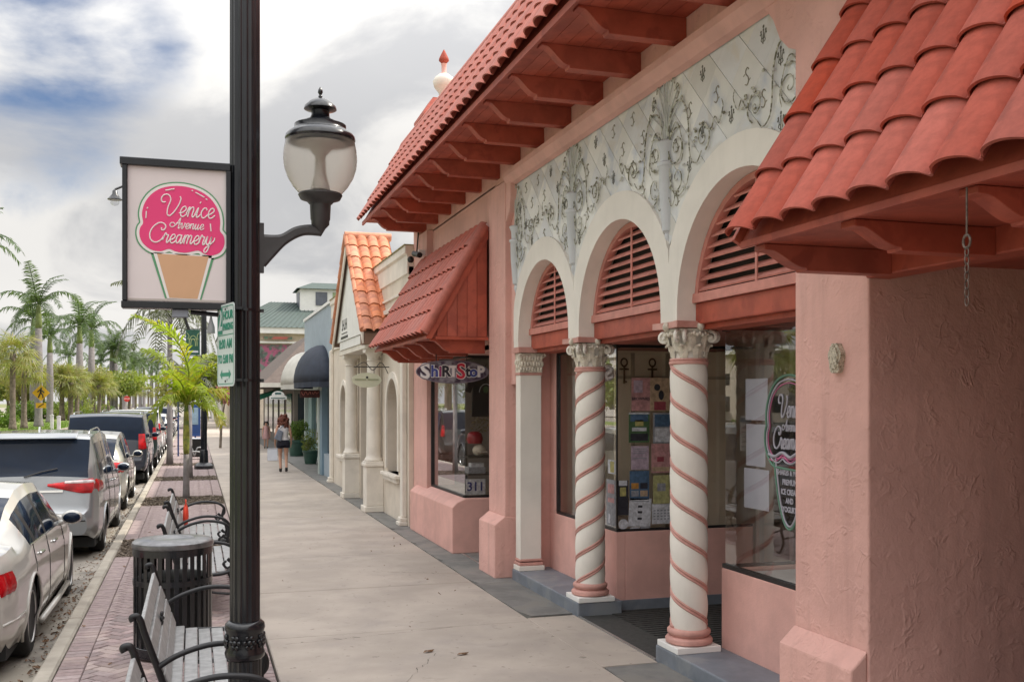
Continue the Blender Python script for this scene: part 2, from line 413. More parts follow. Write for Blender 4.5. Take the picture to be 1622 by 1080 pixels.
while y < Y1B:      # soldier courses along both edges
    for xa in (KX1+.006, PX1-.204):
        addbrick([(xa+G/2, y+G/2), (xa+BL-G/2, y+G/2), (xa+BL-G/2, y+BW-G/2), (xa+G/2, y+BW-G/2)])
    y += BW
HX0, HX1 = KX1+.006+BL+.002, PX1-.206
c45 = sqrt(.5)
def rot(p): return ((p[0]-p[1])*c45, (p[0]+p[1])*c45)
nmax = int((Y1B)/BW*1.5)+20
def herr():
    # pattern unit: horizontal brick at (i*? ) : shift lattice vectors (1,1)*BW and (4,0)*BW ... classic herringbone
    R = int(Y1B/BW)+30
    for a in range(-R, R):
        for b in range(-R//2, R//2):
            ox = (a + 4*b)*BW if False else (a+2*b)*BW; oy = (a - 2*b)*BW
            yield ox, oy
for ox, oy in herr():
    # quick reject using the turned centre
    c0 = rot((ox+BW, oy+BW/2))
    if c0[1] < Y0B-.3 or c0[1] > Y1B+.3 or c0[0] < HX0-.3 or c0[0] > HX1+.3: continue
    for q in ([(0, 0), (2*BW, 0), (2*BW, BW), (0, BW)], [(2*BW, -BW), (3*BW, -BW), (3*BW, BW), (2*BW, BW)]):
        gx = G/2
        xs = [p[0] for p in q]; y_ = [p[1] for p in q]
        q2 = [(ox+(p[0]+gx if p[0] == min(xs) else p[0]-gx), oy+(p[1]+gx if p[1] == min(y_) else p[1]-gx)) for p in q]
        q2 = [rot(p) for p in q2]
        q2 = clip(clip(q2, 0, HX0, False), 0, HX1, True) if q2 else q2
        if len(q2) >= 3: addbrick(q2)
bricks = [b for b in bricks if b[0] > Y0B]
vis = sorted([b for b in bricks if b[0] > 7.2 or (b[0] > 6.2 and sum(p[0] for p in b[1])/len(b[1]) > .35)], key=lambda b: b[0])
near = vis[:300]; ids = set(id(b) for b in near)
def bprism(mb, poly, z):
    n = len(poly)
    cxm = sum(p[0] for p in poly)/n; cym = sum(p[1] for p in poly)/n
    ins = [(p[0]+(cxm-p[0])*.07, p[1]+(cym-p[1])*.07) for p in poly]
    ar = sum(poly[i][0]*poly[(i+1) % n][1]-poly[(i+1) % n][0]*poly[i][1] for i in range(n))
    if ar < 0: poly = poly[::-1]; ins = ins[::-1]
    vs = [(p[0], p[1], -.05) for p in poly]+[(p[0], p[1], z-.006) for p in poly]+[(p[0], p[1], z) for p in ins]
    fs = [tuple(range(2*n, 3*n))]+[(k*n+i, k*n+(i+1) % n, (k+1)*n+(i+1) % n, (k+1)*n+i) for k in (0, 1) for i in range(n)]
    mb.add(vs, fs)
for b in near:
    m_ = MB(); cy = b[0]; bprism(m_, b[1], rnd.uniform(-.002, .002)); m_.build('brick', M['brick'], bp)
m_ = MB()
for b in bricks:
    if id(b) not in ids: bprism(m_, b[1], rnd.uniform(-.002, .002))
brick_rest = mat('rose_paver_rest', (.275, .21, .205), .8, var=.15, vs=15, bump=.5, bs=120, bd=.002, col2=(.33, .26, .24), c2s=8)
m_.build('bricks', brick_rest, bp, kind='stuff')
MB().box(KX1, PX1, Y1B, 140, -.05, 0).build('far_paving', brick_rest, bp)
MB().box(KX1, PX1, 1, Y0B-.002, -.05, 0).build('near_paving', brick_rest, bp)
# tree pits filled with mulch
mu = MB()
for a, b_ in PITS:
    n = int((b_-a)*(520 if a < 30 else 160))
    mu.box(KX1, PX1, a, b_, -.05, -.02)
    for i in range(n):
        x = rnd.uniform(KX1+.02, PX1-.02); y = rnd.uniform(a+.02, b_-.02); s = rnd.uniform(.012, .035)
        mu.box(-s, s, -s*.5, s*.5, -s*.3, s*.3, TRS((x, y, -.012+rnd.uniform(0, .02)), (rnd.uniform(-.5, .5), rnd.uniform(-.5, .5), rnd.uniform(0, 3))))
mu.build('mulch', M['gravel'], None, kind='stuff', label='brown bark mulch filling the tree pits in the brick paving', cat='mulch')
# dry leaves and debris in the gutter and on the paving
lm = mat('dead_leaf', (.16, .09, .05), .8, var=.5, vs=20)
lf = MB()
for i in range(900):
    y = 6+abs(rnd.gauss(0, 12)); x = KX0-.03-abs(rnd.gauss(0, .13)); s = rnd.uniform(.008, .03)
    z = -.113
    if rnd.random() < .04: x = rnd.uniform(-1, .6); z = .006
    elif rnd.random() < .035: x = rnd.uniform(.7, 3.0); z = .006; s *= .8
    T = TRS((x, y, z+s*.2), (rnd.uniform(-.6, .6), rnd.uniform(-.6, .6), rnd.uniform(0, 6)))
    lf.add([(-s, 0, 0), (-s*.3, s*.5, s*.3), (s*.5, s*.45, 0), (s, 0, s*.2), (s*.3, -s*.5, 0), (-s*.5, -s*.4, s*.3)], [(0, 1, 2, 3), (0, 3, 4, 5)], T)
lf.build('leaf_litter', lm, None, kind='stuff', label='dry brown leaf litter scattered along the gutter and paving', cat='litter')
for (x, y, r, l) in ((1.87, 8.27, .3, 'dry brown leaf on the concrete, nearer the bench side of the pair'), (2.12, 8.10, .1, 'dry brown leaf on the concrete, nearer the shop side of the pair')):
    s = .055
    o = MB().add([(-s, 0, 0), (-s*.5, s*.35, .012), (s*.4, s*.35, 0), (s, 0, .015), (s*.4, -s*.3, 0), (-s*.5, -s*.35, .01), (0, 0, .016)], [(0, 1, 6), (1, 2, 6), (2, 3, 6), (3, 4, 6), (4, 5, 6), (5, 0, 6)], TRS((x, y, .005), (0, 0, r)))
    o.build('dead_leaf', lm, label=l, cat='leaf')

# hairline cracks in the concrete
for i, (x0, y0, x1, y1) in enumerate(((.75, 8.9, 2.3, 9.12), (2.1, 12.4, 3.05, 11.9), (1.2, 6.86, 1.9, 8.2), (.7, 15.2, 2.2, 15.6))):
    n = 26; P = []; r_ = random.Random(i+4)
    for k in range(n+1):
        t = k/n; P.append((x0+(x1-x0)*t+r_.gauss(0, .012), y0+(y1-y0)*t+r_.gauss(0, .014)))
    ck = MB()
    for a, b_ in zip(P, P[1:]):
        w_ = r_.uniform(.0012, .0035); ck.add([(a[0]-w_, a[1]-w_, .0035), (a[0]+w_, a[1]+w_, .0035), (b_[0]+w_, b_[1]+w_, .0035), (b_[0]-w_, b_[1]-w_, .0035)], [(0, 1, 2, 3)])
    ck.build('crack', M['sand'], pv)
# ================================================================ MAIN PINK BUILDING
pinkb = empty('pink_shop_building', (3.6, 8, 0), label='salmon pink stucco shop building with arched arcade and red tile eaves', cat='building')
TOPZ = 4.70
# ---- solid walls
wallm = [M['pink']]
w = MB()
# right pier (faces the street) and the wall that turns in beside it, one body
w.prism([(3.52, 4.69), (9.0, 4.69), (9.0, 4.95), (4.06, 4.95), (4.06, 5.40), (3.52, 5.40)], 'z', 0, 4.96)
w.build('pier_wall', M['pink'], pinkb, bevel=.012)
w = MB()   # flared foot of the pier with sloping shoulder
w.prism([(3.41, 0), (3.41, .63), (3.519, .73), (3.519, 0)], 'y', 4.695, 5.405)
w.build('pier_foot', M['pink'], pinkb, bevel=.012)
w = MB()
# upper wall behind the eave, beam zone
w = MB()
w.box(3.60, 3.92, -8, 16.62, 4.78, 5.3)
w.build('wall', M['pink'], pinkb)
# ledge moulding under the beams
w = MB(); w.prism([(3.60, 4.64), (3.545, 4.66), (3.49, 4.74), (3.49, 4.80), (3.60, 4.84)], 'y', 4.69, 11.47)
w.build('ledge', M['pinks'], pinkb)
# shoulder of pink wall at the near end of the tile panel
pts = [(4.69, 4.96), (5.86, 4.96), (5.80, 4.66), (5.70, 4.55), (5.62, 4.40), (5.52, 4.31), (5.43, 4.27), (5.43, 2.6), (5.40, 2.6), (5.40, 4.0), (4.69, 4.0)]
w = MB(); w.prism(pts, 'x', 3.555, 3.66); w.build('wall_shoulder', M['pink'], pinkb)
# pillar between the arcade and the t-shirt shop
w = MB(); w.box(3.52, 3.95, 11.48, 12.16, .725, 4.72); w.prism([(11.36, 4.32), (11.48, 4.22), (11.48, 4.72), (11.30, 4.72), (11.30, 4.5)], 'x', 3.53, 3.66)
w.build('pillar_wall', M['pink'], pinkb, bevel=.012)
w = MB(); w.prism([(3.39, 0), (3.39, .63), (3.52, .73), (3.96, .73), (3.96, 0)], 'y', 11.475, 12.165)
w.build('pillar_foot', M['pink'], pinkb, bevel=.012)
w = MB(); w.prism([(11.33, 2.3), (11.48, 2.3), (11.48, 4.72), (11.345, 4.72)], 'x', 3.60, 3.9); w.build('wall', M['pink'], pinkb)
# t-shirt shop bay walls
w = MB()
w.box(3.50, 3.95, 15.62, 16.32, .60, 4.80)           # far pier
w.box(3.60, 3.95, 12.16, 15.62, 2.74, 4.80)          # wall above window (behind the tiled canopy)
w.build('wall', M['pink'], pinkb)
w = MB(); w.box(3.50, 9, 16.32, 16.62, 0, 5.3)        # far gable wall
w.box(9, 9.3, -8, 16.62, 0, 5.3)
w.build('wall', M['pink'], pinkb)
w = MB()
w.prism([(3.38, 0), (3.38, .635), (3.45, .70), (3.57, .755), (4.6, .755), (4.6, 0)], 'y', 13.50, 16.34)
w.build('window_base', M['pinks'], pinkb, bevel=.015)
# building continues toward and past the camera, lengthened unseen to keep the pavement shaded
w = MB(); w.box(6.5, 9, -8, 4.69, 0, 4.96); w.box(3.6, 9.3, -8, 16.62, 5.25, 5.30); w.build('wall', M['pink'], pinkb)
w = MB(); w.box(3.57, 6.5, -8, 4.6, -.1, .0); w.build('entry_floor', M['darkstrip'], pinkb)
w = MB(); w.box(3.62, 6.5, -8, 4.69, 2.93, 4.96); w.build('wall', M['pink'], pinkb)
w = MB(); w.box(3.52, 3.95, -8, 3.3, 0, 4.96); w.build('wall', M['pink'], pinkb)  # unseen wall, extended toward the entry to darken the side wall there
w = MB(); w.box(3.50, 3.66, -8, 4.69, 2.77, 2.925); w.build('entry_beam', M['redwood'], pinkb, bevel=.01)
w = MB(); w.box(3.67, 6.5, -8, 4.69, 2.86, 2.93); w.build('entry_ceiling', M['redwood'], pinkb)

# ---- arcade wall: white arch bands
XA0, XA1 = 3.585, 3.90
ARCH = [(6.21, .91, 5.40), (8.32, .91, 7.41), (10.345, .825, 9.52)]
SPZ = 2.80
for (yc, r, _) in ARCH:
    n = 28; b_ = MB(); R2 = r+.245
    nb = {6.21: (5.0, 7.265), 8.32: (7.265, 9.375), 10.345: (9.375, 11.34)}[yc]
    pi_, po = [], []
    for i in range(n+1):
        a = pi*i/n; pi_.append((yc+r*cos(a), SPZ+r*sin(a)))
        po.append((min(max(yc+R2*cos(a), nb[0]), nb[1]), SPZ+R2*sin(a)))
    # outer edge where it runs into the neighbour: follow the meeting line upward
    for x0, x1, mi in ((XA0, XA1, 0),):
        vs = []; fs = []
        for i in range(n+1):
            vs += [(x0, *pi_[i]), (x0, *po[i]), (x1, *pi_[i]), (x1, *po[i])]
        for i in range(n):
            a, c = 4*i, 4*(i+1)
            fs += [(a, c, c+1, a+1), (a+2, a+3, c+3, c+2), (a, a+2, c+2, c), (a+1, c+1, c+3, a+3)]
        b_.add(vs, fs)
    b_.build('arch_band', M['white'], pinkb, smooth=35)
# impost blocks over the capitals
w = MB()
for a, c in ((7.12, 7.41), (9.23, 9.52), (11.17, 11.335)):
    w.box(XA0+.001, XA1-.001, a, c, 2.725, SPZ+.001)
w.box(XA0+.001, XA1-.001, 5.12, 5.30, 2.6, SPZ)
w.build('impost_block', M['white'], pinkb)
# ---- backing wall of the tile panel
w = MB(); n = 150
def lowz(y):
    z = SPZ
    for (yc, r, _) in ARCH:
        if abs(y-yc) < r+.12: z = max(z, SPZ+sqrt((r+.12)**2-(y-yc)**2))
    return z
ya, yb = 5.40, 11.34
for i in range(n):
    y0 = ya+(yb-ya)*i/n; y1 = ya+(yb-ya)*(i+1)/n; z0, z1 = lowz(y0), lowz(y1)
    w.add([(3.625, y0, z0), (3.625, y1, z1), (3.625, y1, 4.79), (3.625, y0, 4.79), (3.89, y0, z0), (3.89, y1, z1), (3.89, y1, 4.79), (3.89, y0, 4.79)],
          [(0, 3, 2, 1), (4, 5, 6, 7), (0, 1, 5, 4)])
w.build('panel_backing', M['joint'], pinkb)
# ---- diamond marble tiles (diagonal lattice) with painted motifs
panel = empty('tile_panel', (3.62, 8.3, 4), parent=pinkb, label='pale marble panel of diamond tiles above the arches')
D = .42
def outside(y, z):
    for (yc, r, _) in ARCH:
        d = sqrt((y-yc)**2+(z-SPZ)**2); R = r+.215
        if d < R: k = R/max(d, .01); return yc+(y-yc)*k, SPZ+(z-SPZ)*k
    return y, z
cells = []
for k in range(-4, 16):
    for j in range(-16, 16):
        u_ = 1.80+D*k; v_ = 11.28+D*j     # y-z , y+z at the tile centre
        cy, cz = (u_+v_)/2, (v_-u_)/2
        if cy < 5.2 or cy > 11.6 or cz < 2.8 or cz > 4.95: continue
        h = D/2-.0034; hb = D/2-.0008
        q = []
        corners = [(u_-h, v_-hb), (u_+h, v_-hb), (u_+h, v_+hb), (u_-h, v_+hb)]
        for i in range(4):
            a, b_ = corners[i], corners[(i+1) % 4]
            for t in (0, .25, .5, .75): q.append(((a[0]+(b_[0]-a[0])*t+a[1]+(b_[1]-a[1])*t)/2, (a[1]+(b_[1]-a[1])*t-a[0]-(b_[0]-a[0])*t)/2))
        q = clip(q, 1, 4.72, True)
        if len(q) < 3: continue
        q = clip(clip(q, 0, 5.41, False), 0, 11.34, True)
        if len(q) < 3: continue
        ins = sum(1 for p in q if outside(*p) != p)
        if ins > len(q)*.75: continue
        q = [outside(*p) for p in q]
        ar = abs(sum(q[i][0]*q[(i+1) % len(q)][1]-q[(i+1) % len(q)][0]*q[i][1] for i in range(len(q))))/2
        if ar < .004: continue
        cells.append((k, j, cy, cz, ar))
        MB().prism(q, 'x', 3.612, 3.630).build('marble_tile', M['marble2'] if (k+2*j) % 5 in (0, 3) else M['marble'], panel)
def bez(pts, n=8):
    out = []
    P = [pts[0]]+list(pts)+[pts[-1]]
    for i in range(1, len(P)-2):
        p0, p1, p2, p3 = P[i-1], P[i], P[i+1], P[i+2]
        for t in range(n):
            t = t/n
            out.append(tuple(.5*((2*p1[d])+(-p0[d]+p2[d])*t+(2*p0[d]-5*p1[d]+4*p2[d]-p3[d])*t*t+(-p0[d]+3*p1[d]-3*p2[d]+p3[d])*t**3) for d in range(2)))
    out.append(tuple(pts[-1])); return out
sflat = MB()
# s-scroll motif, drawn with the local horizontal growing toward -Y (rightwards as seen from the street)
S1 = bez([(.035, .055), (.015, .075), (-.012, .055), (-.005, .025), (.02, -.005), (.022, -.04), (0, -.062), (-.03, -.05)])
def mesh_motif(kind):
    m = MB(); m.ribbon = lambda p, w_, ax, a: m.tube([(0, q[0], q[1]) for q in p], w_/2, 5)
    if kind == 's':
        m.ribbon(S1, .010, 'x', 0)
        for (a, b_) in ((-.038, .03), (.04, -.03)): m.ribbon([(a-.012, b_-.006), (a+.012, b_+.006)], .007, 'x', 0)
    else:
        def blob(cy, cz, r): m.add([(0, cy+r*cos(2*pi*i/7), cz+r*sin(2*pi*i/7)) for i in range(7)], [tuple(range(7))])
        blob(0, .075, .015); blob(.0, .05, .011); blob(.035, .045, .012); blob(-.035, .04, .012); blob(-.043, .018, .009); blob(.043, .022, .009)
        m.ribbon(bez([(0, .05), (.003, .01), (-.002, -.06)]), .008, 'x', 0)
        m.ribbon(bez([(.035, .045), (.02, .0), (.03, -.03), (.012, -.045)]), .006, 'x', 0)
        m.ribbon(bez([(-.035, .04), (-.02, .0), (-.03, -.03), (-.012, -.045)]), .006, 'x', 0)
        m.ribbon([(-.025, -.015), (.025, -.012)], .006, 'x', 0)
    return m.mesh(kind)
ms, mf = mesh_motif('s'), mesh_motif('fleur')
ms.materials.append(M['motif2']); mf.materials.append(M['motif'])
PAT = {(-1, -2): 'f', (-1, -3): 'f', (0, -2): 's', (0, -3): 's', (1, 0): 'f', (1, -1): 's', (1, -2): 'f', (2, 0): 's', (2, -1): 'f', (2, -2): 's', (3, 0): 's', (0, -1): None}
for (k, j, cy, cz, ar) in cells:
    if ar < .06: continue
    t = PAT.get((k, j), ('f' if (k*2+j*3) % 3 == 0 else 's') if k > -4 else 's')
    if t is None: continue
    Mx = TRS((3.6105, cy, cz-.005), (rnd.uniform(-.12, .12), 0, 0), (1, -.85, .85))
    inst('fleur_motif' if t == 'f' else 'scroll_motif', mf if t == 'f' else ms, panel, Mx)
# ---- relief ornaments between the arches
def spiral(c, r0, turns, a0, sgn=1, n=26, grow=.12):
    return [(c[0]+sgn*(r0*(1-i/n)**1.0+.004)*cos(a0+turns*2*pi*i/n), c[1]+(r0*(1-i/n)+.004)*sin(a0+turns*2*pi*i/n)) for i in range(n+1)]
def ornament(yc, zc, half=0, s=1.0):
    o = empty('relief_ornament', (3.6, yc, zc), parent=pinkb)
    X0 = 3.595
    def T(p): return (X0, yc-p[0]*s, zc+p[1]*s)
    sides = [1, -1] if not half else [half]
    dk = MB(); lt = MB(); rr = rnd
    def stroke(pts, r, m=dk, taper=True):
        k = len(pts); m.tube([T(p) for p in pts], [r*.50*s*(1-.5*i/k if taper else 1) for i in range(k)], 5)
    for g in sides:
        G_ = lambda pts: [(g*p[0], p[1]) for p in pts]
        # large outward sweep from the vase, over and down, ending in the arm on the arch
        stroke(G_(bez([(.05, .14), (.09, .30), (.20, .38), (.32, .33), (.385, .18), (.40, 0), (.43, -.12), (.52, -.17), (.60, -.10)])), .017)
        stroke(G_(spiral((.62, .0), .11, 1.6, -1.2)), .014)
        stroke(G_(bez([(.66, .09), (.74, .02), (.80, .10), (.86, .04), (.92, .14), (.90, .20)])), .012)
        stroke(G_(spiral((.19, .02), .16, 1.9, 1.2)), .014)
        stroke(G_(spiral((.20, -.22), .12, 1.5, 2.6)), .012)
        stroke(G_(bez([(.05, -.02), (.10, -.26), (.22, -.36), (.36, -.30), (.40, -.20)])), .014)
        stroke(G_(bez([(.05, .10), (.16, .22), (.24, .16), (.30, .0), (.28, -.1)])), .012)
        stroke(G_(bez([(.04, -.3), (.10, -.42), (.16, -.36), (.12, -.30)])), .010)
        for (a, l, b_) in ((.02, .50, .03), (.06, .46, .13), (.12, .38, .22), (.16, .28, .27)):
            stroke(G_(bez([(.01, .12), (a*.6, .12+l*.5), (b_, .10+l)])), .012, lt, False)
            stroke(G_(bez([(b_-.02, .10+l), (b_+.015, .12+l), (b_+.03, .07+l)])), .014)
        for i in range(9):
            a, b_ = rr.uniform(.08, .55), rr.uniform(-.34, .30)
            if (a/.6)**2+(b_/.42)**2 > 1: continue
            p = T((g*a, b_)); (lt if rr.random() < .75 else dk).ball(p, .010, .018*s, .013*s, 6, 4)
        for i in range(10):
            p = T((g*rr.uniform(.46, .95), rr.uniform(-.02, .14))); dk.ball(p, .010, .018*s, .012*s, 6, 4)
    dk.build('scrollwork', M['olive'], o); lt.build('leaf', M['relief'], o)
    v = MB(); n = 14; prof = [(.008, -.72), (.03, -.66), (.022, -.62), (.045, -.60), (.07, -.30), (.075, -.10), (.088, -.085), (.088, -.06), (.06, -.045), (.065, .04), (.09, .10), (.075, .115), (.03, .118)]
    v.lathe([(r*s, z*s) for r, z in prof], n, (X0+.02, yc, zc))
    v.build('vase', M['white2'] if False else mat('ornament_vase', (.58, .60, .62), .5, var=.06) if 'vase' not in M else M['vase'], o, smooth=40)
M['vase'] = mat('ornament_vase', (.58, .60, .62), .5, var=.06)
ornament(7.34, 4.06); ornament(9.44, 4.06, s=.98); ornament(11.33, 4.05, half=1, s=.95); ornament(5.40, 4.08, half=-1, s=.95)
# ---- louvres in the arches
def louvre(yc, r, y0):
    o = empty('arch_louvre', (3.76, yc, 2.9), parent=pinkb)
    zb = 2.90
    f = MB(); n = 24
    for x0, x1, ra, rb in ((3.73, 3.80, r-.055, r-.004),):
        vs = []; fs = []
        for i in range(n+1):
            a = pi*i/n
            for rr_ in (ra, rb):
                for x in (x0, x1): vs.append((x, yc+rr_*cos(a), max(zb, SPZ+rr_*sin(a))))
        for i in range(n):
            a, c = 4*i, 4*i+4
            fs += [(a, a+2, c+2, c), (a+1, c+1, c+3, a+3), (a, c, c+1, a+1), (a+2, a+3, c+3, c+2)]
        f.add(vs, fs)
    f.box(3.715, 3.80, yc-r+.004, yc+r-.004, zb-.035, zb+.035)
    f.build('louvre_frame', M['louvre'], o)
    MB().box(3.735, 3.745, yc-.012, yc+.012, zb, SPZ+r-.03).build('centre_rod', M['louvre'], o)
    z = zb+.075
    while z < SPZ+r-.09:
        hw = sqrt(max(0, (r-.05)**2-(z-SPZ)**2))
        MB().prism([(3.738, z-.014), (3.744, z-.026), (3.805, z+.020), (3.80, z+.031)], 'y', yc-hw, yc+hw).build('slat', M['louvre'], o)
        z += .0785
    MB().box(3.84, 3.88, yc-r, yc+r, zb-.02, SPZ+r).build('backing', M['dark'], o)
for a in ARCH: louvre(*a)
# red timber lintels under the louvres
for (a, c) in ((5.32, 7.12), (7.41, 9.23), (9.52, 11.17)):
    MB().box(3.745, 3.87, a, c, 2.70, 2.862).build('lintel', M['redwood'], pinkb, bevel=.008)
    MB().box(3.80, 4.10, a, c, 2.66, 2.698).build('lintel_soffit', M['redwood'], pinkb)
MB().box(3.872, 6.3, 5.0, 11.45, 2.72, 2.85).build('vestibule_ceiling', mat('vestibule_ceiling', (.30, .12, .09), .8), pinkb)
# ---- pilaster at the far end of the arcade
pl = empty('pilaster', (3.7, 11.25, 0), parent=pinkb)
MB().box(3.61, 3.87, 11.165, 11.335, .26, 2.42).build('shaft', M['white'], pl, bevel=.006)
w = MB(); w.box(3.585, 3.90, 11.13, 11.35, .13, .185); w.build('plinth', M['white'], pl, bevel=.006)
w = MB(); w.box(3.595, 3.89, 11.145, 11.345, .186, .222); w.box(3.602, 3.88, 11.155, 11.34, .232, .262); w.build('base_moulding', M['band'], pl, bevel=.01)
MB().box(3.60, 3.88, 11.155, 11.34, 2.40, 2.432).build('neck_band', M['band'], pl, bevel=.008)
MB().box(3.875, 4.10, 11.352, 11.478, 0, 2.72).build('wall', M['pinks'], pinkb)
# ---- capitals
def capital(par, cx_, cy_, half=False, sx_=1):
    z0, z1 = 2.432, 2.725; r = .145
    b_ = MB(); b_.lathe([(r-.012, 0), (r-.012, .10), (r, .18), (r+.035, .235)], 20, (cx_, cy_, z0)); b_.build('bell', M['white'], par, smooth=50)
    a_ = MB(); h = .218
    pts = []
    for i in range(4):
        a0 = pi/4+i*pi/2; 
        for t in (-1, -.9, -.5, 0, .5, .9, 1):
            ax_ = i*pi/2
            lx = h*1.0 - .03*(1-t*t); ly = t*h*.97
            pts.append((cx_+lx*cos(ax_)-ly*sin(ax_), cy_+lx*sin(ax_)+ly*cos(ax_)))
    a_.prism(pts, 'z', z1-.052, z1-.002); a_.build('abacus', M['band'], par)
    v = MB()
    for i in range(4):
        d = pi/4+i*pi/2
        for sgn in (-1, 1):
            # pair of volutes on each corner, in vertical planes either side of the diagonal
            dd = d+sgn*.16
            dirx, diry = cos(dd), sin(dd)
            sp = [(.195+.052*(1-t/22)*cos(2.2-t*.42), .168+.052*(1-t/22)*sin(2.2-t*.42)) for t in range(22)]
            stem = [(.135, .02), (.145, .10), (.155, .17)]
            path = [(cx_+a*dirx, cy_+a*diry, z0+q) for a, q in stem+sp]
            v.tube(path, [.012]*3+[.017-.0004*t for t in range(22)], 6)
            v.ball((cx_+.195*dirx, cy_+.195*diry, z0+.168), .022, .022, .022, 7, 5)
    v.build('volute', M['white'], par, smooth=60)
    l = MB()
    for row, (zb, hh, rr_, nn) in enumerate(((.005, .105, r-.008, 8), (.06, .14, r+.002, 8))):
        for i in range(nn):
            a = 2*pi*(i+.5*row)/nn; ca, sa = cos(a), sin(a)
            prof = [(0, 0, .030), (.010, hh*.5, .042), (.022, hh*.85, .040), (.045, hh, .026), (.052, hh*.9, .008)]
            for sgn in (-1, 1):
                vs = []
                for (o_, zz_, w_) in prof:
                    for k_ in (0, 1):
                        R = rr_+o_+(.012 if k_ == 0 else 0); tx = sgn*w_*k_
                        vs.append((cx_+R*ca-tx*sa, cy_+R*sa+tx*ca, z0+zb+zz_))
                l.add(vs, [(2*q, 2*q+1, 2*q+3, 2*q+2) for q in range(4)])
            l.ball((cx_+(rr_+.05)*ca, cy_+(rr_+.05)*sa, z0+zb+hh*.95), .012, .012, .012, 6, 4)
    for i in range(4):
        a = i*pi/2; l.ball((cx_+.20*cos(a), cy_+.20*sin(a), z1-.04), .030, .030, .036, 8, 6)
        for q in range(5): l.ball((cx_+(.19)*cos(a+(q-2)*.13), cy_+.19*sin(a+(q-2)*.13), z1-.095-.012*(q % 2)), .017, .017, .017, 6, 4)
    l.build('acanthus_leaf', M['cap'], par, smooth=60)
M['cap'] = mat('weathered_capital', (.66, .60, .50), .7, var=.2, vs=22, col2=(.36, .32, .24), c2s=30, c2lo=.56, c2hi=.72, bump=.3, bs=60, bd=.003)
# half capital on the pilaster
pc = MB()
pc.box(3.575, 3.905, 11.11, 11.345, 2.66, 2.724); pc.build('abacus', M['band'], pl)
pc = MB(); pc.box(3.605, 3.875, 11.15, 11.34, 2.433, 2.655)
for q in range(8):
    yy = 11.145; xx = 3.615+.035*q
    for zz_, rr_ in ((2.47, .022), (2.53, .024), (2.60, .026)): pc.ball((xx+(.015 if zz_ == 2.53 else 0), yy, zz_), rr_*.8, rr_*.7, rr_*1.3, 7, 5)
for xx in (3.60, 3.88):
    pc.tube([(xx+.03*cos(.5*t)*(1-t/14), 11.13, 2.62+.03*sin(.5*t)*(1-t/14)) for t in range(14)], .012, 5)
for q in range(4): pc.ball((3.60, 11.17+.045*q, 2.5+.05*(q % 2)), .015, .022, .035, 7, 5)
pc.build('carved_capital', M['cap'], pl, smooth=60)
# ---- twisted columns
def column(cx_, cy_, hand):
    c = empty('twisted_column', (cx_, cy_, .13), parent=pinkb)
    MB().box(cx_-.19, cx_+.19, cy_-.18, cy_+.18, .13, .178).build('plinth', M['white2'], c, bevel=.005)
    b_ = MB(); b_.lathe([(.165, .178), (.185, .19), (.188, .215), (.175, .232), (.158, .238)], 28, (cx_, cy_, 0)); b_.lathe([(.155, .24), (.160, .25), (.172, .262), (.172, .285), (.160, .298), (.146, .303)], 28, (cx_, cy_, 0))
    b_.build('base_moulding', M['band'], c, smooth=50)
    n, m_ = 36, 90; z0, z1 = .30, 2.40; lead = .514; vs = []; fs = []
    for i in range(m_+1):
        z = z0+(z1-z0)*i/m_
        for j in range(n):
            a = 2*pi*j/n; ph = 2*(a-hand*2*pi*(z-z0)/lead) 
            r = .1335+.017*abs(sin(ph/2))**.7
            vs.append((cx_+r*cos(a), cy_+r*sin(a), z))
    for i in range(m_):
        for j in range(n): fs.append((i*n+j, i*n+(j+1) % n, (i+1)*n+(j+1) % n, (i+1)*n+j))
    MB().add(vs, fs).build('shaft', M['white'], c, smooth=True)
    for st in (0, 1):
        b_ = MB()
        for dz in (-.0125, .0125):
            path = []; 
            for i in range(170):
                z = z0+.005+(z1-z0-.01)*i/169; a = pi*st+hand*2*pi*(z-dz-z0)/lead
                path.append((cx_+.1385*cos(a), cy_+.1385*sin(a), z))
            b_.tube(path, .0118, 6)
        b_.build('spiral_band', M['band'], c, smooth=True)
    b_ = MB(); b_.lathe([(.142, 2.385), (.158, 2.395), (.158, 2.412), (.148, 2.418), (.155, 2.426), (.150, 2.436), (.135, 2.438)], 28, (cx_, cy_, 0)); b_.build('neck_band', M['band'], c, smooth=50)
    capital(c, cx_, cy_)
column(3.765, 7.27, -1); column(3.765, 9.375, 1)
# ---- steps
w = MB(); w.box(3.57, 4.038, 9.205, 11.355, -.05, .13); w.build('step', M['stepgrey'], pinkb, bevel=.012)
w = MB(); w.box(3.57, 4.038, 5.56, 7.475, -.05, .13); w.build('step', M['stepgrey'], pinkb, bevel=.012)
MB().box(3.567, 3.592, 7.48, 9.2, -.01, .006).build('threshold_strip', M['alu'], pinkb)
rub = MB(); rub.box(3.593, 6.2, 7.25, 9.36, -.05, .0)
for i in range(26): rub.box(3.93, 5.9, 7.30+i*.079, 7.335+i*.079, 0, .007)
rub.build('floor_mat', mat('rubber_mat', (.045, .045, .042), .7, var=.3, vs=20, bump=.4, bs=60, bd=.003), pinkb)
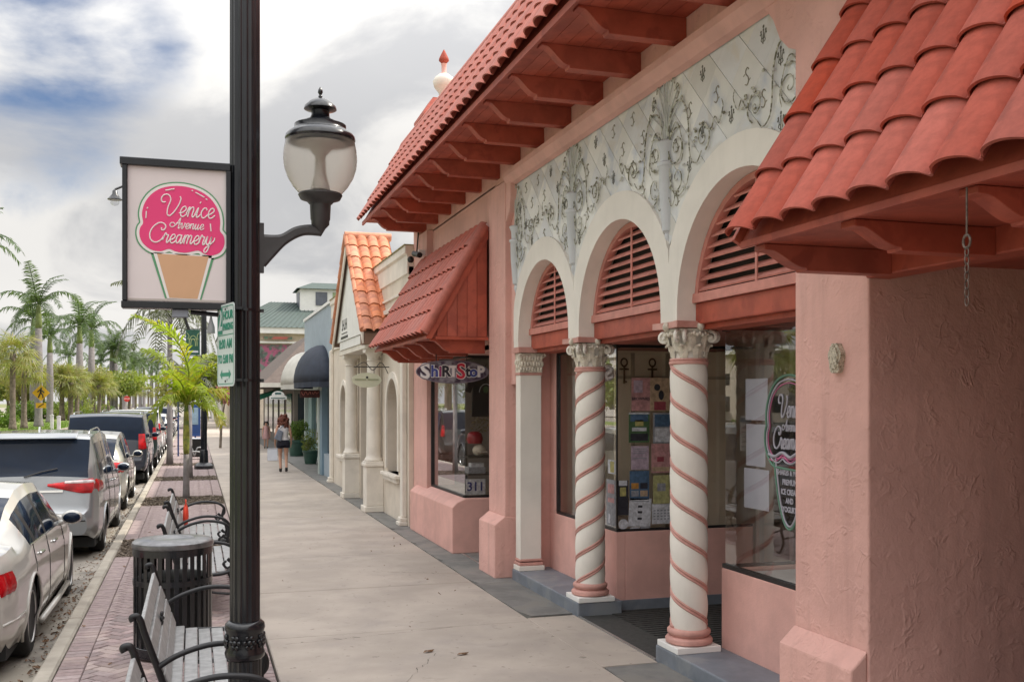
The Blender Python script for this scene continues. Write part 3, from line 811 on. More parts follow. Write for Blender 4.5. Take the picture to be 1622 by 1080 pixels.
# ---- display boxes either side of the entrance
w = MB(); w.box(4.04, 4.14, 5.40, 7.24, .0, .765); w.box(4.14, 5.6, 7.14, 7.24, 0, .765); w.build('display_base', M['pinks'], pinkb, bevel=.008)
w = MB(); w.box(4.04, 4.14, 9.36, 11.47, .0, .785); w.box(4.14, 5.6, 9.36, 9.46, .0, .785); w.build('display_base', M['pinks'], pinkb, bevel=.008)
w = MB(); w.box(4.03, 5.6, 9.345, 9.36, 0, .10); w.build('skirting', M['stepgrey'], pinkb)
w = MB(); w.box(4.05, 5.6, 5.41, 7.13, .70, .74); w.box(4.15, 5.6, 9.47, 11.46, .72, .755); w.build('display_shelf', mat('display_board', (.55, .56, .58), .5), pinkb)
def window(name, par, pieces, glassquads, fm=None, **k):
    o = empty(name, pieces[0][::2][:3] if False else (pieces[0][0], pieces[0][2], pieces[0][4]), parent=par)
    for p in pieces: MB().box(*p).build('frame', fm or M['blackm'], o)
    for gq in glassquads:
        MB().box(*gq).build('pane', M['glass'], o)
    return o
# left display window: street pane and the pane facing along the pavement
window('shop_window', pinkb, [(4.045, 4.085, 9.365, 11.12, .786, .815), (4.045, 4.085, 9.365, 11.12, 2.635, 2.67), (4.045, 4.085, 11.09, 11.13, .816, 2.634), (4.05, 5.6, 9.37, 9.40, .786, .812), (4.05, 5.6, 9.37, 9.40, 2.64, 2.67), (4.046, 4.060, 9.366, 9.380, .816, 2.634)],
       [(4.062, 4.066, 9.382, 11.088, .816, 2.634), (4.063, 5.55, 9.383, 9.387, .813, 2.639)])
w = MB(); w.box(4.04, 4.12, 11.14, 11.47, .786, 2.70); w.box(4.04, 4.12, 9.36, 11.47, 2.672, 2.715); w.build('window_surround', M['pinks'], pinkb)
# right display window
window('shop_window', pinkb, [(4.045, 4.085, 5.41, 7.235, .766, .80), (4.045, 4.085, 5.41, 7.235, 2.66, 2.70), (4.06, 5.6, 7.20, 7.23, .766, .79), (4.06, 5.6, 7.20, 7.23, 2.67, 2.70)],
       [(4.062, 4.066, 5.42, 7.215, .801, 2.659), (4.067, 5.55, 7.213, 7.217, .791, 2.669)])
# door and its frame at the back of the entrance
dr = empty('shop_door', (5.6, 8.3, 0), parent=pinkb)
f = MB()
for y in (7.27, 7.75, 8.65, 9.28): f.box(5.6, 5.66, y-.035, y+.035, 0, 2.70)
f.box(5.6, 5.66, 7.305, 9.245, 2.1, 2.17); f.build('door_frame', M['alu'], dr)
MB().box(5.625, 5.632, 7.32, 9.24, .05, 2.68).build('pane', M['glass'], dr)
MB().box(5.61, 5.65, 7.80, 8.62, .08, .32).build('kick_plate', M['alu'], dr)
# shop interior
it = empty('shop_interior', (7, 8, 0), parent=pinkb)
MB().box(8.6, 8.7, 4.95, 11.5, 0, 3).build('back_wall', M['beige'], it)
MB().box(4.2, 8.7, 11.47, 11.52, 0, 3).build('side_wall', M['beige'], it)
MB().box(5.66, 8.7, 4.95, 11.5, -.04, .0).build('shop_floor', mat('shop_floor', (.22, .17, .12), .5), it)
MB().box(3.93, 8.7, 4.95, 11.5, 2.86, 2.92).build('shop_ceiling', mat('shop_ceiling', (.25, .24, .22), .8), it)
w = MB(); w.box(4.16, 5.55, 9.66, 9.70, .755, 2.62); w.build('display_back_board', M['beige'], it)
w = MB()
for x in (4.35, 4.75, 5.15): w.box(x-.02, x+.02, 9.64, 9.659, .76, 2.6)
w.box(4.16, 5.55, 9.635, 9.659, 2.33, 2.36)
w.build('board_batten', mat('batten', (.40, .35, .27), .7), it)
# counter, freezer and shelves glimpsed inside
w = MB(); w.box(6.4, 7.2, 5.6, 8.4, 0, 1.05); w.build('counter', mat('counter', (.5, .48, .45), .5), it)
w = MB()
for z in (1.2, 1.6, 2.0, 2.4): w.box(8.2, 8.58, 5.2, 11.2, z, z+.03)
w.build('wall_shelf', mat('shelf_wood', (.16, .10, .06), .5), it)
w = MB(); w.box(4.55, 4.60, 5.75, 5.80, .74, 1.6); w.box(4.55, 4.60, 6.65, 6.70, .74, 1.6); w.box(4.55, 4.60, 5.75, 6.70, 1.55, 1.6); w.build('display_rack', M['alu'], it)
w = MB(); w.box(5.1, 5.16, 5.5, 7.1, 1.0, 2.7); w.build('display_divider', mat('divider', (.42, .36, .30), .6), it)
jar = [mat('stock_%s' % n, c, .4) for n, c in (('red', (.5, .05, .04)), ('white', (.6, .6, .58)), ('yellow', (.6, .45, .05)), ('green', (.06, .25, .1)))]
for i in range(46):
    z = rnd.choice((1.23, 1.63, 2.03)); y = rnd.uniform(5.3, 11.1); r = rnd.uniform(.04, .07)
    MB().lathe([(r, 0), (r, .16), (r*.6, .20), (r*.6, .24)], 10, (8.35, y, z)).build('stock_jar', rnd.choice(jar), it)
# ================================================================ ROOFS AND CANOPIES
def s_tile(w, L, n=7, hcrest=.048, lip=.022):
    """barrel-and-pan roof tile: x across, y up the slope, z outward; lower edge at y=0"""
    pr = []
    for i in range(n+1):
        t = i/n; pr.append((t*w*.90, hcrest*max(0, sin(pi*t**.92))**.55))
    pr += [(w*.915, -.008), (w*.97, -.008), (w*1.0, .0)]
    th = .013; vs = []; fs = []; k = len(pr)
    for (y, dz) in ((0, lip), (L, .0)):
        for (x, z) in pr: vs.append((x, y, z+dz+th))
    for (x, z) in pr: vs.append((x, 0, z+lip))
    for (x, z) in pr: vs.append((x, L*.8, z+.002))
    for i in range(k-1):
        fs += [(i, i+1, k+i+1, k+i), (2*k+i, 2*k+i+1, i+1, i), (2*k+i+1, 2*k+i, 3*k+i, 3*k+i+1)]
    fs += [(0, k, 3*k, 2*k), (k-1, 3*k-1, 4*k-1, 2*k-1)]
    m = MB().add(vs, fs)
    return m
def tile_mesh(name, m_, *a, **k):
    me = s_tile(*a, **k).mesh(name); me.materials.append(m_)
    me.polygons.foreach_set('use_smooth', [True]*len(me.polygons))
    try: me.set_sharp_from_angle(angle=radians(50))
    except Exception: pass
    return me
def tile_roof(par, org, dw, du, nc, nr, w, ex, me, name='roof_tile', skip=None, jit=.004):
    dw = Vector(dw).normalized(); du = Vector(du).normalized(); nn = dw.cross(du)
    for r in range(nr):
        for c in range(nc):
            if skip and skip(c, r): continue
            p = Vector(org)+dw*(c*w)+du*(r*ex)+nn*.004
            j = rnd.uniform(-jit, jit)
            a = rnd.uniform(-.006, .006)
            dwj = (dw+du*a).normalized(); duj = nn.cross(dwj)
            inst(name, me, par, frame_m(p+du*j, dwj, duj, nn))
A60 = radians(60.2)
DU = Vector((cos(A60), 0, sin(A60)))
tm_near = tile_mesh('clay_tile', M['tile'], .25, .40, n=12, hcrest=.050, lip=.030)
tm_shirt = tile_mesh('clay_tile_small', M['tile_far'], .25, .37, lip=.036)
def corbel_pts(x0, x1, z0, z1, lip=.03):
    """side outline: ogee-fronted bracket with its flat bottom z0 running back to x1"""
    P = [(x0, z1), (x0, z1-lip)]
    h = z1-lip-z0; wd = .27
    for i in range(1, 11):
        t = i/10; P.append((x0+.03+wd*t*.78, z1-lip-h*.86*(.5-.5*cos(pi*t))**.85))
    P += [(x0+.03+wd*.80, z0), (x1, z0), (x1, z1)]
    return P
def canopy(yf, yn, x_e, z_e, ex, nrow, me, label):
    o = empty('tiled_canopy', (3.5, (yf+yn)/2, z_e), parent=pinkb, label=label)
    nc = int(round((yf-yn)/.25))
    tile_roof(o, (x_e, yf, z_e), (0, -1, 0), DU, nc, nrow, .25, ex, me)
    # deck under the tiles
    L = ex*nrow; top = Vector((x_e, 0, z_e))+DU*L
    MB().prism([(x_e+.03, z_e-.01), (x_e+.05, z_e-.03), (3.515, z_e-.03), (3.515, z_e-.01+(3.515-x_e-.03)*math.tan(A60)), (3.50, z_e-.01+(3.50-x_e-.03)*math.tan(A60))], 'y', yn+.02, yf-.03).build('canopy_deck', M['redwood'], o)
    MB().box(x_e+.025, x_e+.045, yn, yf-.02, z_e-.045, z_e-.012).build('fascia', M['redwood'], o)
    return o
# near canopy over the recessed entry at the right of the picture
c1 = canopy(4.60, 1.10, 2.64, 2.925, .34, 5, tm_near, 'near tiled canopy with carved brackets')
for k in range(5):
    y = 4.52-.725*k
    w = MB(); w.prism(corbel_pts(2.74, 3.499, 2.765, 2.893), 'y', y-.05, y+.05); w.build('bracket', M['redwood'], c1, bevel=.004)
w = MB()
for i in range(5): w.box(2.70+i*.162, 2.70+i*.162+.156, 1.1, 4.55, 2.8965, 2.9)
w.box(3.505, 3.515, 1.1, 4.6, 2.84, 2.92)
w.build('soffit_board', M['redwood'], c1)
rk = MB(); rk.box(-.012, .02, 0, 1.72, -.03, .03, frame_m((2.66, 4.60, 2.91), (0, 1, 0), DU, Vector((0, 1, 0)).cross(DU)*-1)); rk.build('rake_board', M['redwood'], c1)
# hook and chain hanging under the near canopy
hk = MB(); hk.tube([(2.69, 3.02, 2.895), (2.69, 3.02, 2.70)], .004, 6)
hk.tube([(2.69, 3.02+.018*cos(a), 2.682+.024*sin(a)) for a in [i*2*pi/14 for i in range(15)]], .005, 6)
for i in range(7):
    z = 2.645-.03*i; pth = [(2.69+(.009*cos(a) if i % 2 else 0), 3.02+(0 if i % 2 else .009*cos(a)), z+.018*sin(a)) for a in [q*2*pi/10 for q in range(11)]]
    hk.tube(pth, .0028, 5)
hk.build('hanging_chain', mat('rusty_iron', (.16, .12, .10), .6, metal=.6, var=.4, vs=60), None, label='rusty hook with a short chain hanging from the near tiled canopy', cat='chain')
# canopy over the t-shirt shop window
c2 = canopy(15.95, 12.20, 2.70, 2.915, .318, 5, tm_shirt, 'tiled canopy over the t-shirt shop window')
for k in range(5):
    y = 12.32+.83*k
    w = MB(); w.prism(corbel_pts(2.80, 3.50, 2.70, 2.882), 'y', y-.05, y+.05); w.build('bracket', M['redwood'], c2, bevel=.004)
# boarded end of that canopy
XT = 3.515; sl = math.tan(A60)
bx = 2.86; i = 0
while bx < XT-.02:
    x1 = min(bx+.128, XT)
    MB().prism([(bx+.003, 2.905), (x1-.003, 2.905), (x1-.003, 2.86+(x1-2.74)*sl-.02), (bx+.003, 2.86+(bx-2.74)*sl-.02)], 'y', 12.185, 12.205).build('gable_board', M['redwood'], c2)
    bx = x1
w = MB(); w.prism([(2.72, 2.87), (2.79, 2.87), (XT, 2.87+(XT-2.79)*sl), (XT, 2.87+(XT-2.72)*sl+.02)], 'y', 12.165, 12.19); w.build('rake_board', M['redwood'], c2)
w = MB(); w.box(2.84, XT, 12.17, 12.19, 2.862, 2.90); w.build('trim_board', M['redwood'], c2)
w = MB(); n0 = Vector((0, -1, 0)).cross(DU)
w.tube([Vector((2.70, 12.19, 2.945)), Vector((2.70, 12.19, 2.945))+DU*1.56], .062, 10); w.build('rake_tile', M['tile_far'], c2, smooth=50)
# main eave: tiles, soffit boards, fascia, carved beams
ev = empty('main_eave', (3.2, 9, 5), parent=pinkb, label='long red tiled eave on carved beams')
tm_main = tile_mesh('clay_tile_main', M['tile_far'], .245, .42)
tile_roof(ev, (2.61, 16.66, 5.055), (0, -1, 0), DU, 46, 4, .245, .355, tm_main)
XE = 2.61
w = MB(); w.prism([(XE+.04, 5.045), (3.70, 5.045), (3.70, 6.40), (3.42, 6.40), (3.36, 6.30)], 'y', 5.0, 16.60); w.build('roof_deck', M['redwood'], ev)
w = MB(); w.prism([(XE+.04, 5.045), (3.70, 5.045), (3.70, 6.40), (3.42, 6.40), (3.36, 6.30)], 'y', -8, 4.99); w.build('roof_deck', M['tile_far'], ev)
tm_cap = MB(); n = 8
w = MB(); w.tube([(3.36, -8, 6.33), (3.36, 16.66, 6.33)], .10, 8); w.build('ridge_tile', M['tile_far'], ev, smooth=50)
MB().box(2.63, 2.655, -8, 16.6, 4.985, 5.043).build('fascia', M['redwood'], ev)
for i in range(7):
    MB().box(2.66+i*.134, 2.66+i*.134+.129, 5.0, 16.58, 5.034, 5.0445).build('soffit_board', M['redwood'], ev)
MB().box(2.66, 3.6, -8, 4.99, 5.03, 5.044).build('soffit_board', M['redwood'], ev)
for k in range(-3, 12):
    y = 7.04+.8265*k
    w = MB(); w.prism(corbel_pts(2.71, 3.60, 4.845, 5.033, .02), 'y', y-.055, y+.055); w.build('beam', M['redwood'], ev, bevel=.004)
# ---- ornamental chimney turret with urn finial on the roof
tu = empty('roof_turret', (4.17, 17.2, 6), parent=pinkb)
MB().box(3.76, 4.58, 16.85, 17.55, 5.3, 6.97).build('turret_wall', M['creamt'], tu)
w = MB(); w.box(3.71, 4.63, 16.80, 17.60, 6.97, 7.015); w.box(3.74, 4.60, 16.83, 17.57, 6.76, 6.79); w.build('cornice', M['tile_far'], tu)
w = MB(); w.add([(3.71, 16.80, 7.015), (4.63, 16.80, 7.015), (4.63, 17.60, 7.015), (3.71, 17.60, 7.015), (3.92, 17.0, 7.33), (4.42, 17.0, 7.33), (4.42, 17.4, 7.33), (3.92, 17.4, 7.33)], [(0, 1, 5, 4), (1, 2, 6, 5), (2, 3, 7, 6), (3, 0, 4, 7), (4, 5, 6, 7)])
w.build('turret_roof', M['tile'], tu)
MB().box(3.88, 4.4, 16.825, 16.85, 6.80, 6.965).build('tile_inlay', mat('blue_white_inlay', (.5, .6, .68), .4, col2=(.12, .22, .4), c2s=9), tu)
tz = lambda P: [(r*.945, 2.1+(z-2.1)*.945) for r, z in P]
w = MB(); w.lathe(tz([(.14, 7.60), (.085, 7.70), (.10, 7.79), (.18, 7.89), (.21, 7.99), (.17, 8.07), (.09, 8.13)]), 20, (4.16, 17.2, 0)); w.build('urn', M['creamt'], tu, smooth=60)
w = MB(); w.lathe(tz([(.09, 8.13), (.045, 8.17), (.045, 8.28), (.055, 8.33)]), 14, (4.16, 17.2, 0)); w.build('urn_neck', M['pinks'], tu, smooth=60)
w = MB(); w.lathe(tz([(.04, 8.33), (.095, 8.385), (.088, 8.43), (.045, 8.52), (.008, 8.59)]), 14, (4.16, 17.2, 0)); w.build('finial', M['tile'], tu, smooth=60)
# conduit and security camera on the far corner
cm = empty('security_camera', (3.42, 15.6, 4.4), label='small dome and bullet security camera fixed high on the pink corner wall', cat='camera')
w = MB(); w.box(3.40, 3.50, 15.72, 15.80, 4.42, 4.50); w.cyl((3.42, 15.76, 4.42), (3.36, 15.62, 4.40), .018); w.build('bracket', M['white2'], cm)
w = MB(); w.cyl((3.36, 15.50, 4.38), (3.33, 15.78, 4.44), .045); w.ball((3.30, 15.9, 4.36), .055); w.build('camera_housing', M['blackm'], cm, smooth=50)
w = MB(); w.tube([(3.49, 16.2, 4.85), (3.46, 16.2, 4.5), (3.46, 16.0, 4.46), (3.47, 15.8, 4.46)], .012, 6); w.build('cable', M['blackm'], cm)

# ================================================================ LETTERING
GL = {
 'e': ([[(-.02, .32), (.32, .42), (.60, .72), (.50, .99), (.27, .94), (.10, .52), (.22, .08), (.46, .0), (.80, .32)]], .74),
 'n': ([[(-.05, .3), (.13, .92), (.2, .9), (.15, .0)], [(.16, .45), (.33, .88), (.50, 1.0), (.62, .82), (.57, .22), (.68, 0), (.92, .32)]], .88),
 'i': ([[(-.05, .3), (.18, 1.0), (.13, .22), (.24, 0), (.52, .32)], [(.24, 1.42), (.30, 1.60)]], .48),
 'c': ([[(.58, .78), (.44, 1.0), (.2, .88), (.07, .48), (.2, .06), (.44, 0), (.76, .32)]], .70),
 'v': ([[(-.05, .5), (.08, .96), (.2, .88), (.28, .05), (.4, .02), (.62, .7), (.60, 1.0), (.86, .86)]], .80),
 'u': ([[(-.05, .3), (.14, 1.0), (.10, .3), (.22, 0), (.42, .2), (.58, 1.0)], [(.58, 1.0), (.54, .2), (.65, 0), (.88, .32)]], .86),
 'r': ([[(-.05, .3), (.14, 1.1), (.32, .9), (.50, .88), (.42, .25), (.52, 0), (.74, .32)]], .70),
 'a': ([[(.56, .84), (.38, 1.0), (.14, .84), (.05, .45), (.14, .06), (.36, .1), (.55, .6), (.60, 1.0)], [(.60, 1.0), (.56, .2), (.66, 0), (.88, .32)]], .84),
 'm': ([[(-.05, .3), (.13, .92), (.19, .9), (.15, .0)], [(.16, .45), (.31, .9), (.45, 1.0), (.54, .82), (.50, 0)], [(.51, .45), (.67, .9), (.82, 1.0), (.93, .82), (.88, .22), (.98, 0), (1.22, .32)]], 1.18),
 'y': ([[(-.05, .3), (.14, 1.0), (.10, .35), (.24, .04), (.44, .2), (.60, 1.0)], [(.60, 1.0), (.50, -.3), (.30, -.85), (.06, -.78), (.10, -.42), (.50, -.02), (.95, .5), (1.0, .9)]], .9),
 'V': ([[(-.62, 1.35), (-.95, 1.32), (-1.12, 1.68), (-.9, 2.05), (-.45, 2.05), (-.18, 1.6), (-.30, .8), (-.25, .18), (.0, -.02), (.35, .35), (.70, 1.1), (.80, 1.7), (.66, 2.0)]], .92),
 'C': ([[(.0, 1.72), (.12, 1.45), (.38, 1.5), (.48, 1.85), (.2, 2.2), (-.35, 2.25), (-.95, 1.7), (-1.15, .9), (-.85, .2), (-.3, -.02), (.2, .25), (.5, .75)]], .48),
 'A': ([[(-.2, .62), (-.55, 1.0), (-1.0, .9), (-1.05, .45), (-.6, .18), (-.1, .6), (.3, 1.5), (.50, 1.95)], [(.50, 1.95), (.44, .25), (.56, 0), (.78, .32)], [(-.1, .88), (.72, .95)]], .78),
}
def script_word(word, x0, y0, xh, slant=.28, sx_=1.0):
    out = []; x = x0
    for ch in word:
        st, adv = GL[ch]
        for s_ in st:
            pts = [(x+(p[0]*sx_+p[1]*slant)*xh, y0+p[1]*xh) for p in s_]
            out.append(bez(pts, 5) if len(pts) > 2 else pts)
        x += adv*xh*sx_
    return out
def offset_poly(P, d):
    n = len(P); out = []
    ar = sum(P[i][0]*P[(i+1) % n][1]-P[(i+1) % n][0]*P[i][1] for i in range(n))
    sg = 1 if ar > 0 else -1
    for i in range(n):
        a, b_ = P[i-1], P[(i+1) % n]; dx, dy = b_[0]-a[0], b_[1]-a[1]; l = sqrt(dx*dx+dy*dy) or 1
        out.append((P[i][0]+sg*dy/l*d, P[i][1]-sg*dx/l*d))
    return out
SCOOP = [(120, 470), (112, 400), (135, 320), (190, 250), (270, 205), (385, 188), (500, 208), (590, 260), (645, 340), (662, 420), (660, 490), (688, 530), (692, 590), (662, 648), (600, 675), (545, 665), (505, 645), (420, 665), (350, 662), (300, 645), (240, 665), (170, 655), (115, 610), (95, 555), (100, 505)]
def closed_smooth(P, n=4):
    out = []; k = len(P)
    for i in range(k):
        p0, p1, p2, p3 = P[i-1], P[i], P[(i+1) % k], P[(i+2) % k]
        for t in range(n):
            t /= n; out.append(tuple(.5*((2*p1[d])+(-p0[d]+p2[d])*t+(2*p0[d]-5*p1[d]+4*p2[d]-p3[d])*t*t+(-p0[d]+3*p1[d]-3*p2[d]+p3[d])*t**3) for d in (0, 1)))
    return out
SC = closed_smooth(SCOOP)
m_green = mat('sign_green', (.10, .30, .15), .5, var=.03); m_pink = mat('sign_pink', (.74, .045, .19), .45, var=.03)
m_tan = mat('sign_tan', (.60, .36, .21), .5, var=.04); m_sw = mat('sign_white', (.78, .74, .73), .45, var=.02); m_panel = mat('sign_panel', (.70, .64, .645), .4, var=.02)
m_lav = mat('decal_lavender', (.38, .37, .42), .5, var=.03)
def fillpoly(mb, pts, X=None, mapf=None):
    from mathutils.geometry import tessellate_polygon
    v3 = [Vector((p[0], p[1], 0)) for p in pts]; tr = tessellate_polygon([v3])
    mb.add([mapf(p) for p in pts], [tuple(t) for t in tr])
def ribbon3(mb, pts, w_, mapf, closed=False):
    a, b_, c = Vector(mapf((0, 0))), Vector(mapf((1, 0))), Vector(mapf((0, 1)))
    sc_ = (((b_-a).length*(c-a).length))**.5
    mb.tube([mapf(p) for p in pts], w_/2*sc_, 6, closed=closed)
def txt(s, size, m_, mw, parent=None, name='lettering', bold=0, ext=.0008, align='CENTER', sx_=1.0):
    cu = bpy.data.curves.new('t', 'FONT'); cu.body = s; cu.size = size; cu.align_x = align; cu.align_y = 'CENTER'
    cu.extrude = ext; cu.offset = bold; cu.resolution_u = 3
    o = bpy.data.objects.new('t', cu); COL.objects.link(o); bpy.context.view_layer.update()
    me = bpy.data.meshes.new_from_object(o.evaluated_get(bpy.context.evaluated_depsgraph_get()))
    bpy.data.objects.remove(o); bpy.data.curves.remove(cu)
    me.materials.clear(); me.materials.append(m_)
    return link(name, me, parent, mw @ Matrix.Diagonal((sx_, 1, 1, 1)))
# ================================================================ STREET LAMP WITH GLOBE
PXX, PYY = .262, 5.68
lamp = empty('street_lamp', (PXX, PYY, 0), label='tall black fluted lamp post with a single acorn globe on a curved arm', cat='street lamp')
def fluted(r, z0, z1, c, n=16, per=6, dep=.06):
    vs = []; fs = []; k = n*per
    for z in (z0, z1):
        for j in range(k):
            a = 2*pi*j/k; rr_ = r*(1-dep*abs(sin(a*n/2))**1.0) if j % per not in (0, 1) else r
            vs.append((c[0]+rr_*cos(a), c[1]+rr_*sin(a), z))
    fs = [(j, (j+1) % k, k+(j+1) % k, k+j) for j in range(k)]
    return MB().add(vs, fs)
fluted(.080, .90, 7.6, (PXX, PYY)).build('post', M['black'], lamp)
fluted(.088, .12, .72, (PXX, PYY)).build('lower_post', M['black'], lamp)
w = MB(); w.lathe([(.088, .70), (.104, .715), (.108, .74), (.100, .76), (.100, .85), (.108, .87), (.104, .895), (.086, .91)], 28, (PXX, PYY, 0))
w.build('collar', M['black'], lamp, smooth=50)
w = MB()
for i in range(8):
    a = 2*pi*i/8+.2; T = Matrix.Translation((PXX+.102*cos(a), PYY+.102*sin(a), .805)) @ Matrix.Rotation(a, 4, 'Z')
    w.ball((0, 0, 0), .014, .016, .016, 8, 6, T)
    for q in range(6):
        b_ = 2*pi*q/6; w.ball((0, .024*cos(b_), .028*sin(b_)), .008, .014, .014, 6, 4, T)
w.build('rosette', M['black'], lamp, smooth=60)
w = MB(); w.lathe([(.20, .0), (.20, .05), (.17, .09), (.13, .12), (.10, .13)], 24, (PXX, PYY, 0)); w.build('base', M['black'], lamp, smooth=50)
M['armgrey'] = mat('weathered_grey_black', (.042, .040, .042), .42, var=.2, vs=8)
LX = .668; LZ = lambda y: 4.1125-.001167*y
S_ = .00117
w = MB(); w.prism([(-.02, 2.80), (.02, 2.80), (.022, 3.07), (-.022, 3.07)], 'x', PXX+.070, PXX+.100, TRS((0, PYY, 0)))
pts_t = bez([(PXX+.10, 2.995), (PXX+.19, 3.00), (PXX+.27, 3.045), (PXX+.35, 3.062), (LX, 3.05)], 8)
pts_b = bez([(PXX+.10, 2.84), (PXX+.15, 2.90), (PXX+.22, 2.975), (PXX+.31, 3.025), (LX, 3.028)], 8)
w.prism(pts_t+pts_b[::-1], 'y', PYY-.016, PYY+.016)
w.tube([(p[0], PYY, p[1]) for p in pts_t], .017, 6); w.tube([(p[0], PYY, p[1]) for p in pts_b], .013, 6)
w.build('arm', M['armgrey'], lamp)
w = MB(); w.lathe([(.004, LZ(940)), (.028, LZ(905)), (.055*.9, LZ(885)), (.05, LZ(868)), (.054, LZ(860)), (.058, LZ(790)), (.066, LZ(785)), (.075, LZ(775)), (.11, LZ(765)), (.122, LZ(745)), (.118, LZ(738))], 24, (LX, PYY, 0))
w.build('fitter', M['armgrey'], lamp, smooth=45)
gm = bpy.data.materials.new('prismatic_globe'); gm.use_nodes = True; b_ = gm.node_tree.nodes['Principled BSDF']
b_.inputs['Base Color'].default_value = (.84, .81, .76, 1); b_.inputs['Roughness'].default_value = .32; b_.inputs['Transmission Weight'].default_value = .97; b_.inputs['IOR'].default_value = 1.13
_t = N(gm.node_tree, 'ShaderNodeTexCoord'); _n = NOISE(gm.node_tree, _t.outputs['Object'], 90, 2, .5, 0); _b = N(gm.node_tree, 'ShaderNodeBump'); _b.inputs['Strength'].default_value = .35; _b.inputs['Distance'].default_value = .002
gm.node_tree.links.new(_n, _b.inputs['Height']); gm.node_tree.links.new(_b.outputs[0], b_.inputs['Normal'])
GP = [(.115, 738), (.150, 705), (.181, 660), (.198, 615), (.203, 570), (.199, 530), (.191, 495), (.186, 478)]
w = MB(); w.lathe([(r, LZ(y)) for r, y in GP]+[(r-.006, LZ(y)) for r, y in GP[::-1]], 36, (LX, PYY, 0), caps=False)
w.build('globe', gm, lamp, smooth=True)
w = MB(); w.lathe([(.02, LZ(735)), (.055, LZ(720)), (.032, LZ(640)), (.028, LZ(560)), (.07, LZ(520)), (.14, LZ(500))], 20, (LX, PYY, 0)); w.build('reflector', mat('globe_reflector', (.60, .58, .58), .35, var=.05), lamp, smooth=60)
w = MB(); w.lathe([(.186, LZ(492)), (.194, LZ(480)), (.190, LZ(466)), (.178, LZ(452)), (.150, LZ(440)), (.142, LZ(430)), (.142, LZ(412)), (.120, LZ(402)), (.075, LZ(392)), (.060, LZ(380)), (.050, LZ(365)), (.050, LZ(345)), (.060, LZ(342)), (.090, LZ(336)), (.086, LZ(322)), (.060, LZ(300)), (.038, LZ(288)), (.018, LZ(283)), (.010, LZ(280))], 32, (LX, PYY, 0))
w.build('cap', M['black'], lamp, smooth=40)
w = MB(); w.lathe([(.010, LZ(282)), (.012, LZ(274)), (.006, LZ(268)), (.014, LZ(256)), (.012, LZ(244)), (.003, LZ(230))], 12, (LX, PYY, 0)); w.build('finial', M['black'], lamp, smooth=60)
# ================================================================ HANGING CREAMERY SIGN
sg = empty('hanging_sign', (-.08, PYY, 2.98), label='square hanging sign with a pink ice cream cone, black frame, fixed to the lamp post', cat='sign')
w = MB(); w.box(-.372, .185, PYY-.05, PYY+.05, 3.335, 3.375, ch=.003); w.box(-.36, -.335, PYY-.05, PYY+.05, 2.625, 3.334, ch=.003); w.box(-.365, .185, PYY-.05, PYY+.05, 2.588, 2.624, ch=.003); w.box(.163, .185, PYY-.05, PYY+.05, 2.625, 3.334)
w.build('sign_frame', M['black'], sg)
MB().box(-.334, .162, PYY-.03, PYY+.03, 2.625, 3.334).build('sign_panel', m_panel, sg)
YS = PYY-.031
def smap(layer):
    def f(p):
        u = 200+p[0]/4.5; v = 250+p[1]/4.5
        x = -.36+(u-195)*.003234; z = 3.375-(v-252)*.00332
        return (x, YS-.0011*layer, z-.0012*(p[0]-200)/100)
    return f
big = offset_poly(SC, 26); mid = offset_poly(SC, 20)
w = MB(); fillpoly(w, offset_poly(SC, 29), mapf=smap(1)); fillpoly(w, [(172, 680), (622, 680), (528, 1000), (272, 1000)], mapf=smap(1)); w.build('green_outline', m_green, sg)
w = MB(); fillpoly(w, offset_poly(SC, 19), mapf=smap(2)); fillpoly(w, [(190, 676), (604, 676), (516, 1000), (286, 1000)], mapf=smap(2)); w.build('white_outline', m_sw, sg)
w = MB(); fillpoly(w, SC, mapf=smap(3)); w.build('scoop', m_pink, sg)
w = MB(); fillpoly(w, [(216, 684), (580, 684), (500, 995), (302, 995)], mapf=smap(2.5)); w.build('cone', m_tan, sg)
w = MB()
for st in script_word('Venice', 302, -407, 72, .20, .98): ribbon3(w, [(p[0], -p[1]) for p in st], 9.5, smap(4))
for st in script_word('Avenue', 345, -494, 39, .24, 1.05): ribbon3(w, [(p[0], -p[1]) for p in st], 7, smap(4))
for st in script_word('Creamery', 225, -602, 62, .20, .98): ribbon3(w, [(p[0], -p[1]) for p in st], 9.5, smap(4))
for a, b_ in (((275, 228), (338, 212)), ((458, 214), (468, 218)), ((485, 226), (548, 258)), ((558, 268), (570, 274)), ((140, 435), (143, 385)), ((148, 368), (153, 357)), ((592, 445), (596, 500))): ribbon3(w, [a, b_], 9, smap(4))
w.build('lettering', m_sw, sg)
w = MB(); w.box(-.334, .162, PYY-.034, PYY-.030, 2.628, 2.640); w.build('lower_trim', mat('aged_trim', (.5, .45, .42), .6, var=.1), sg)
# bracket rods, junction box and the little counterweight below the sign
w = MB(); w.tube([(-.02, PYY, 2.575), (.20, PYY, 2.56)], .012, 8); w.box(-.05, -.045, PYY-.01, PYY+.01, 2.56, 2.59); w.tube([(-.05, PYY, 2.545), (-.03, PYY, 2.48)], .008, 6); w.build('bracket_rod', M['black'], sg)
MB().box(-.115, -.03, PYY-.03, PYY+.03, 2.545, 2.587, ch=.004).build('junction_box', mat('grey_box', (.25, .27, .32), .5, var=.05), sg)
w = MB(); w.lathe([(.022, 2.465), (.020, 2.50), (.010, 2.53), (.004, 2.56)], 10, (.085, PYY, 0)); w.build('counterweight', mat('grey_bell', (.3, .3, .31), .5), sg, smooth=50)
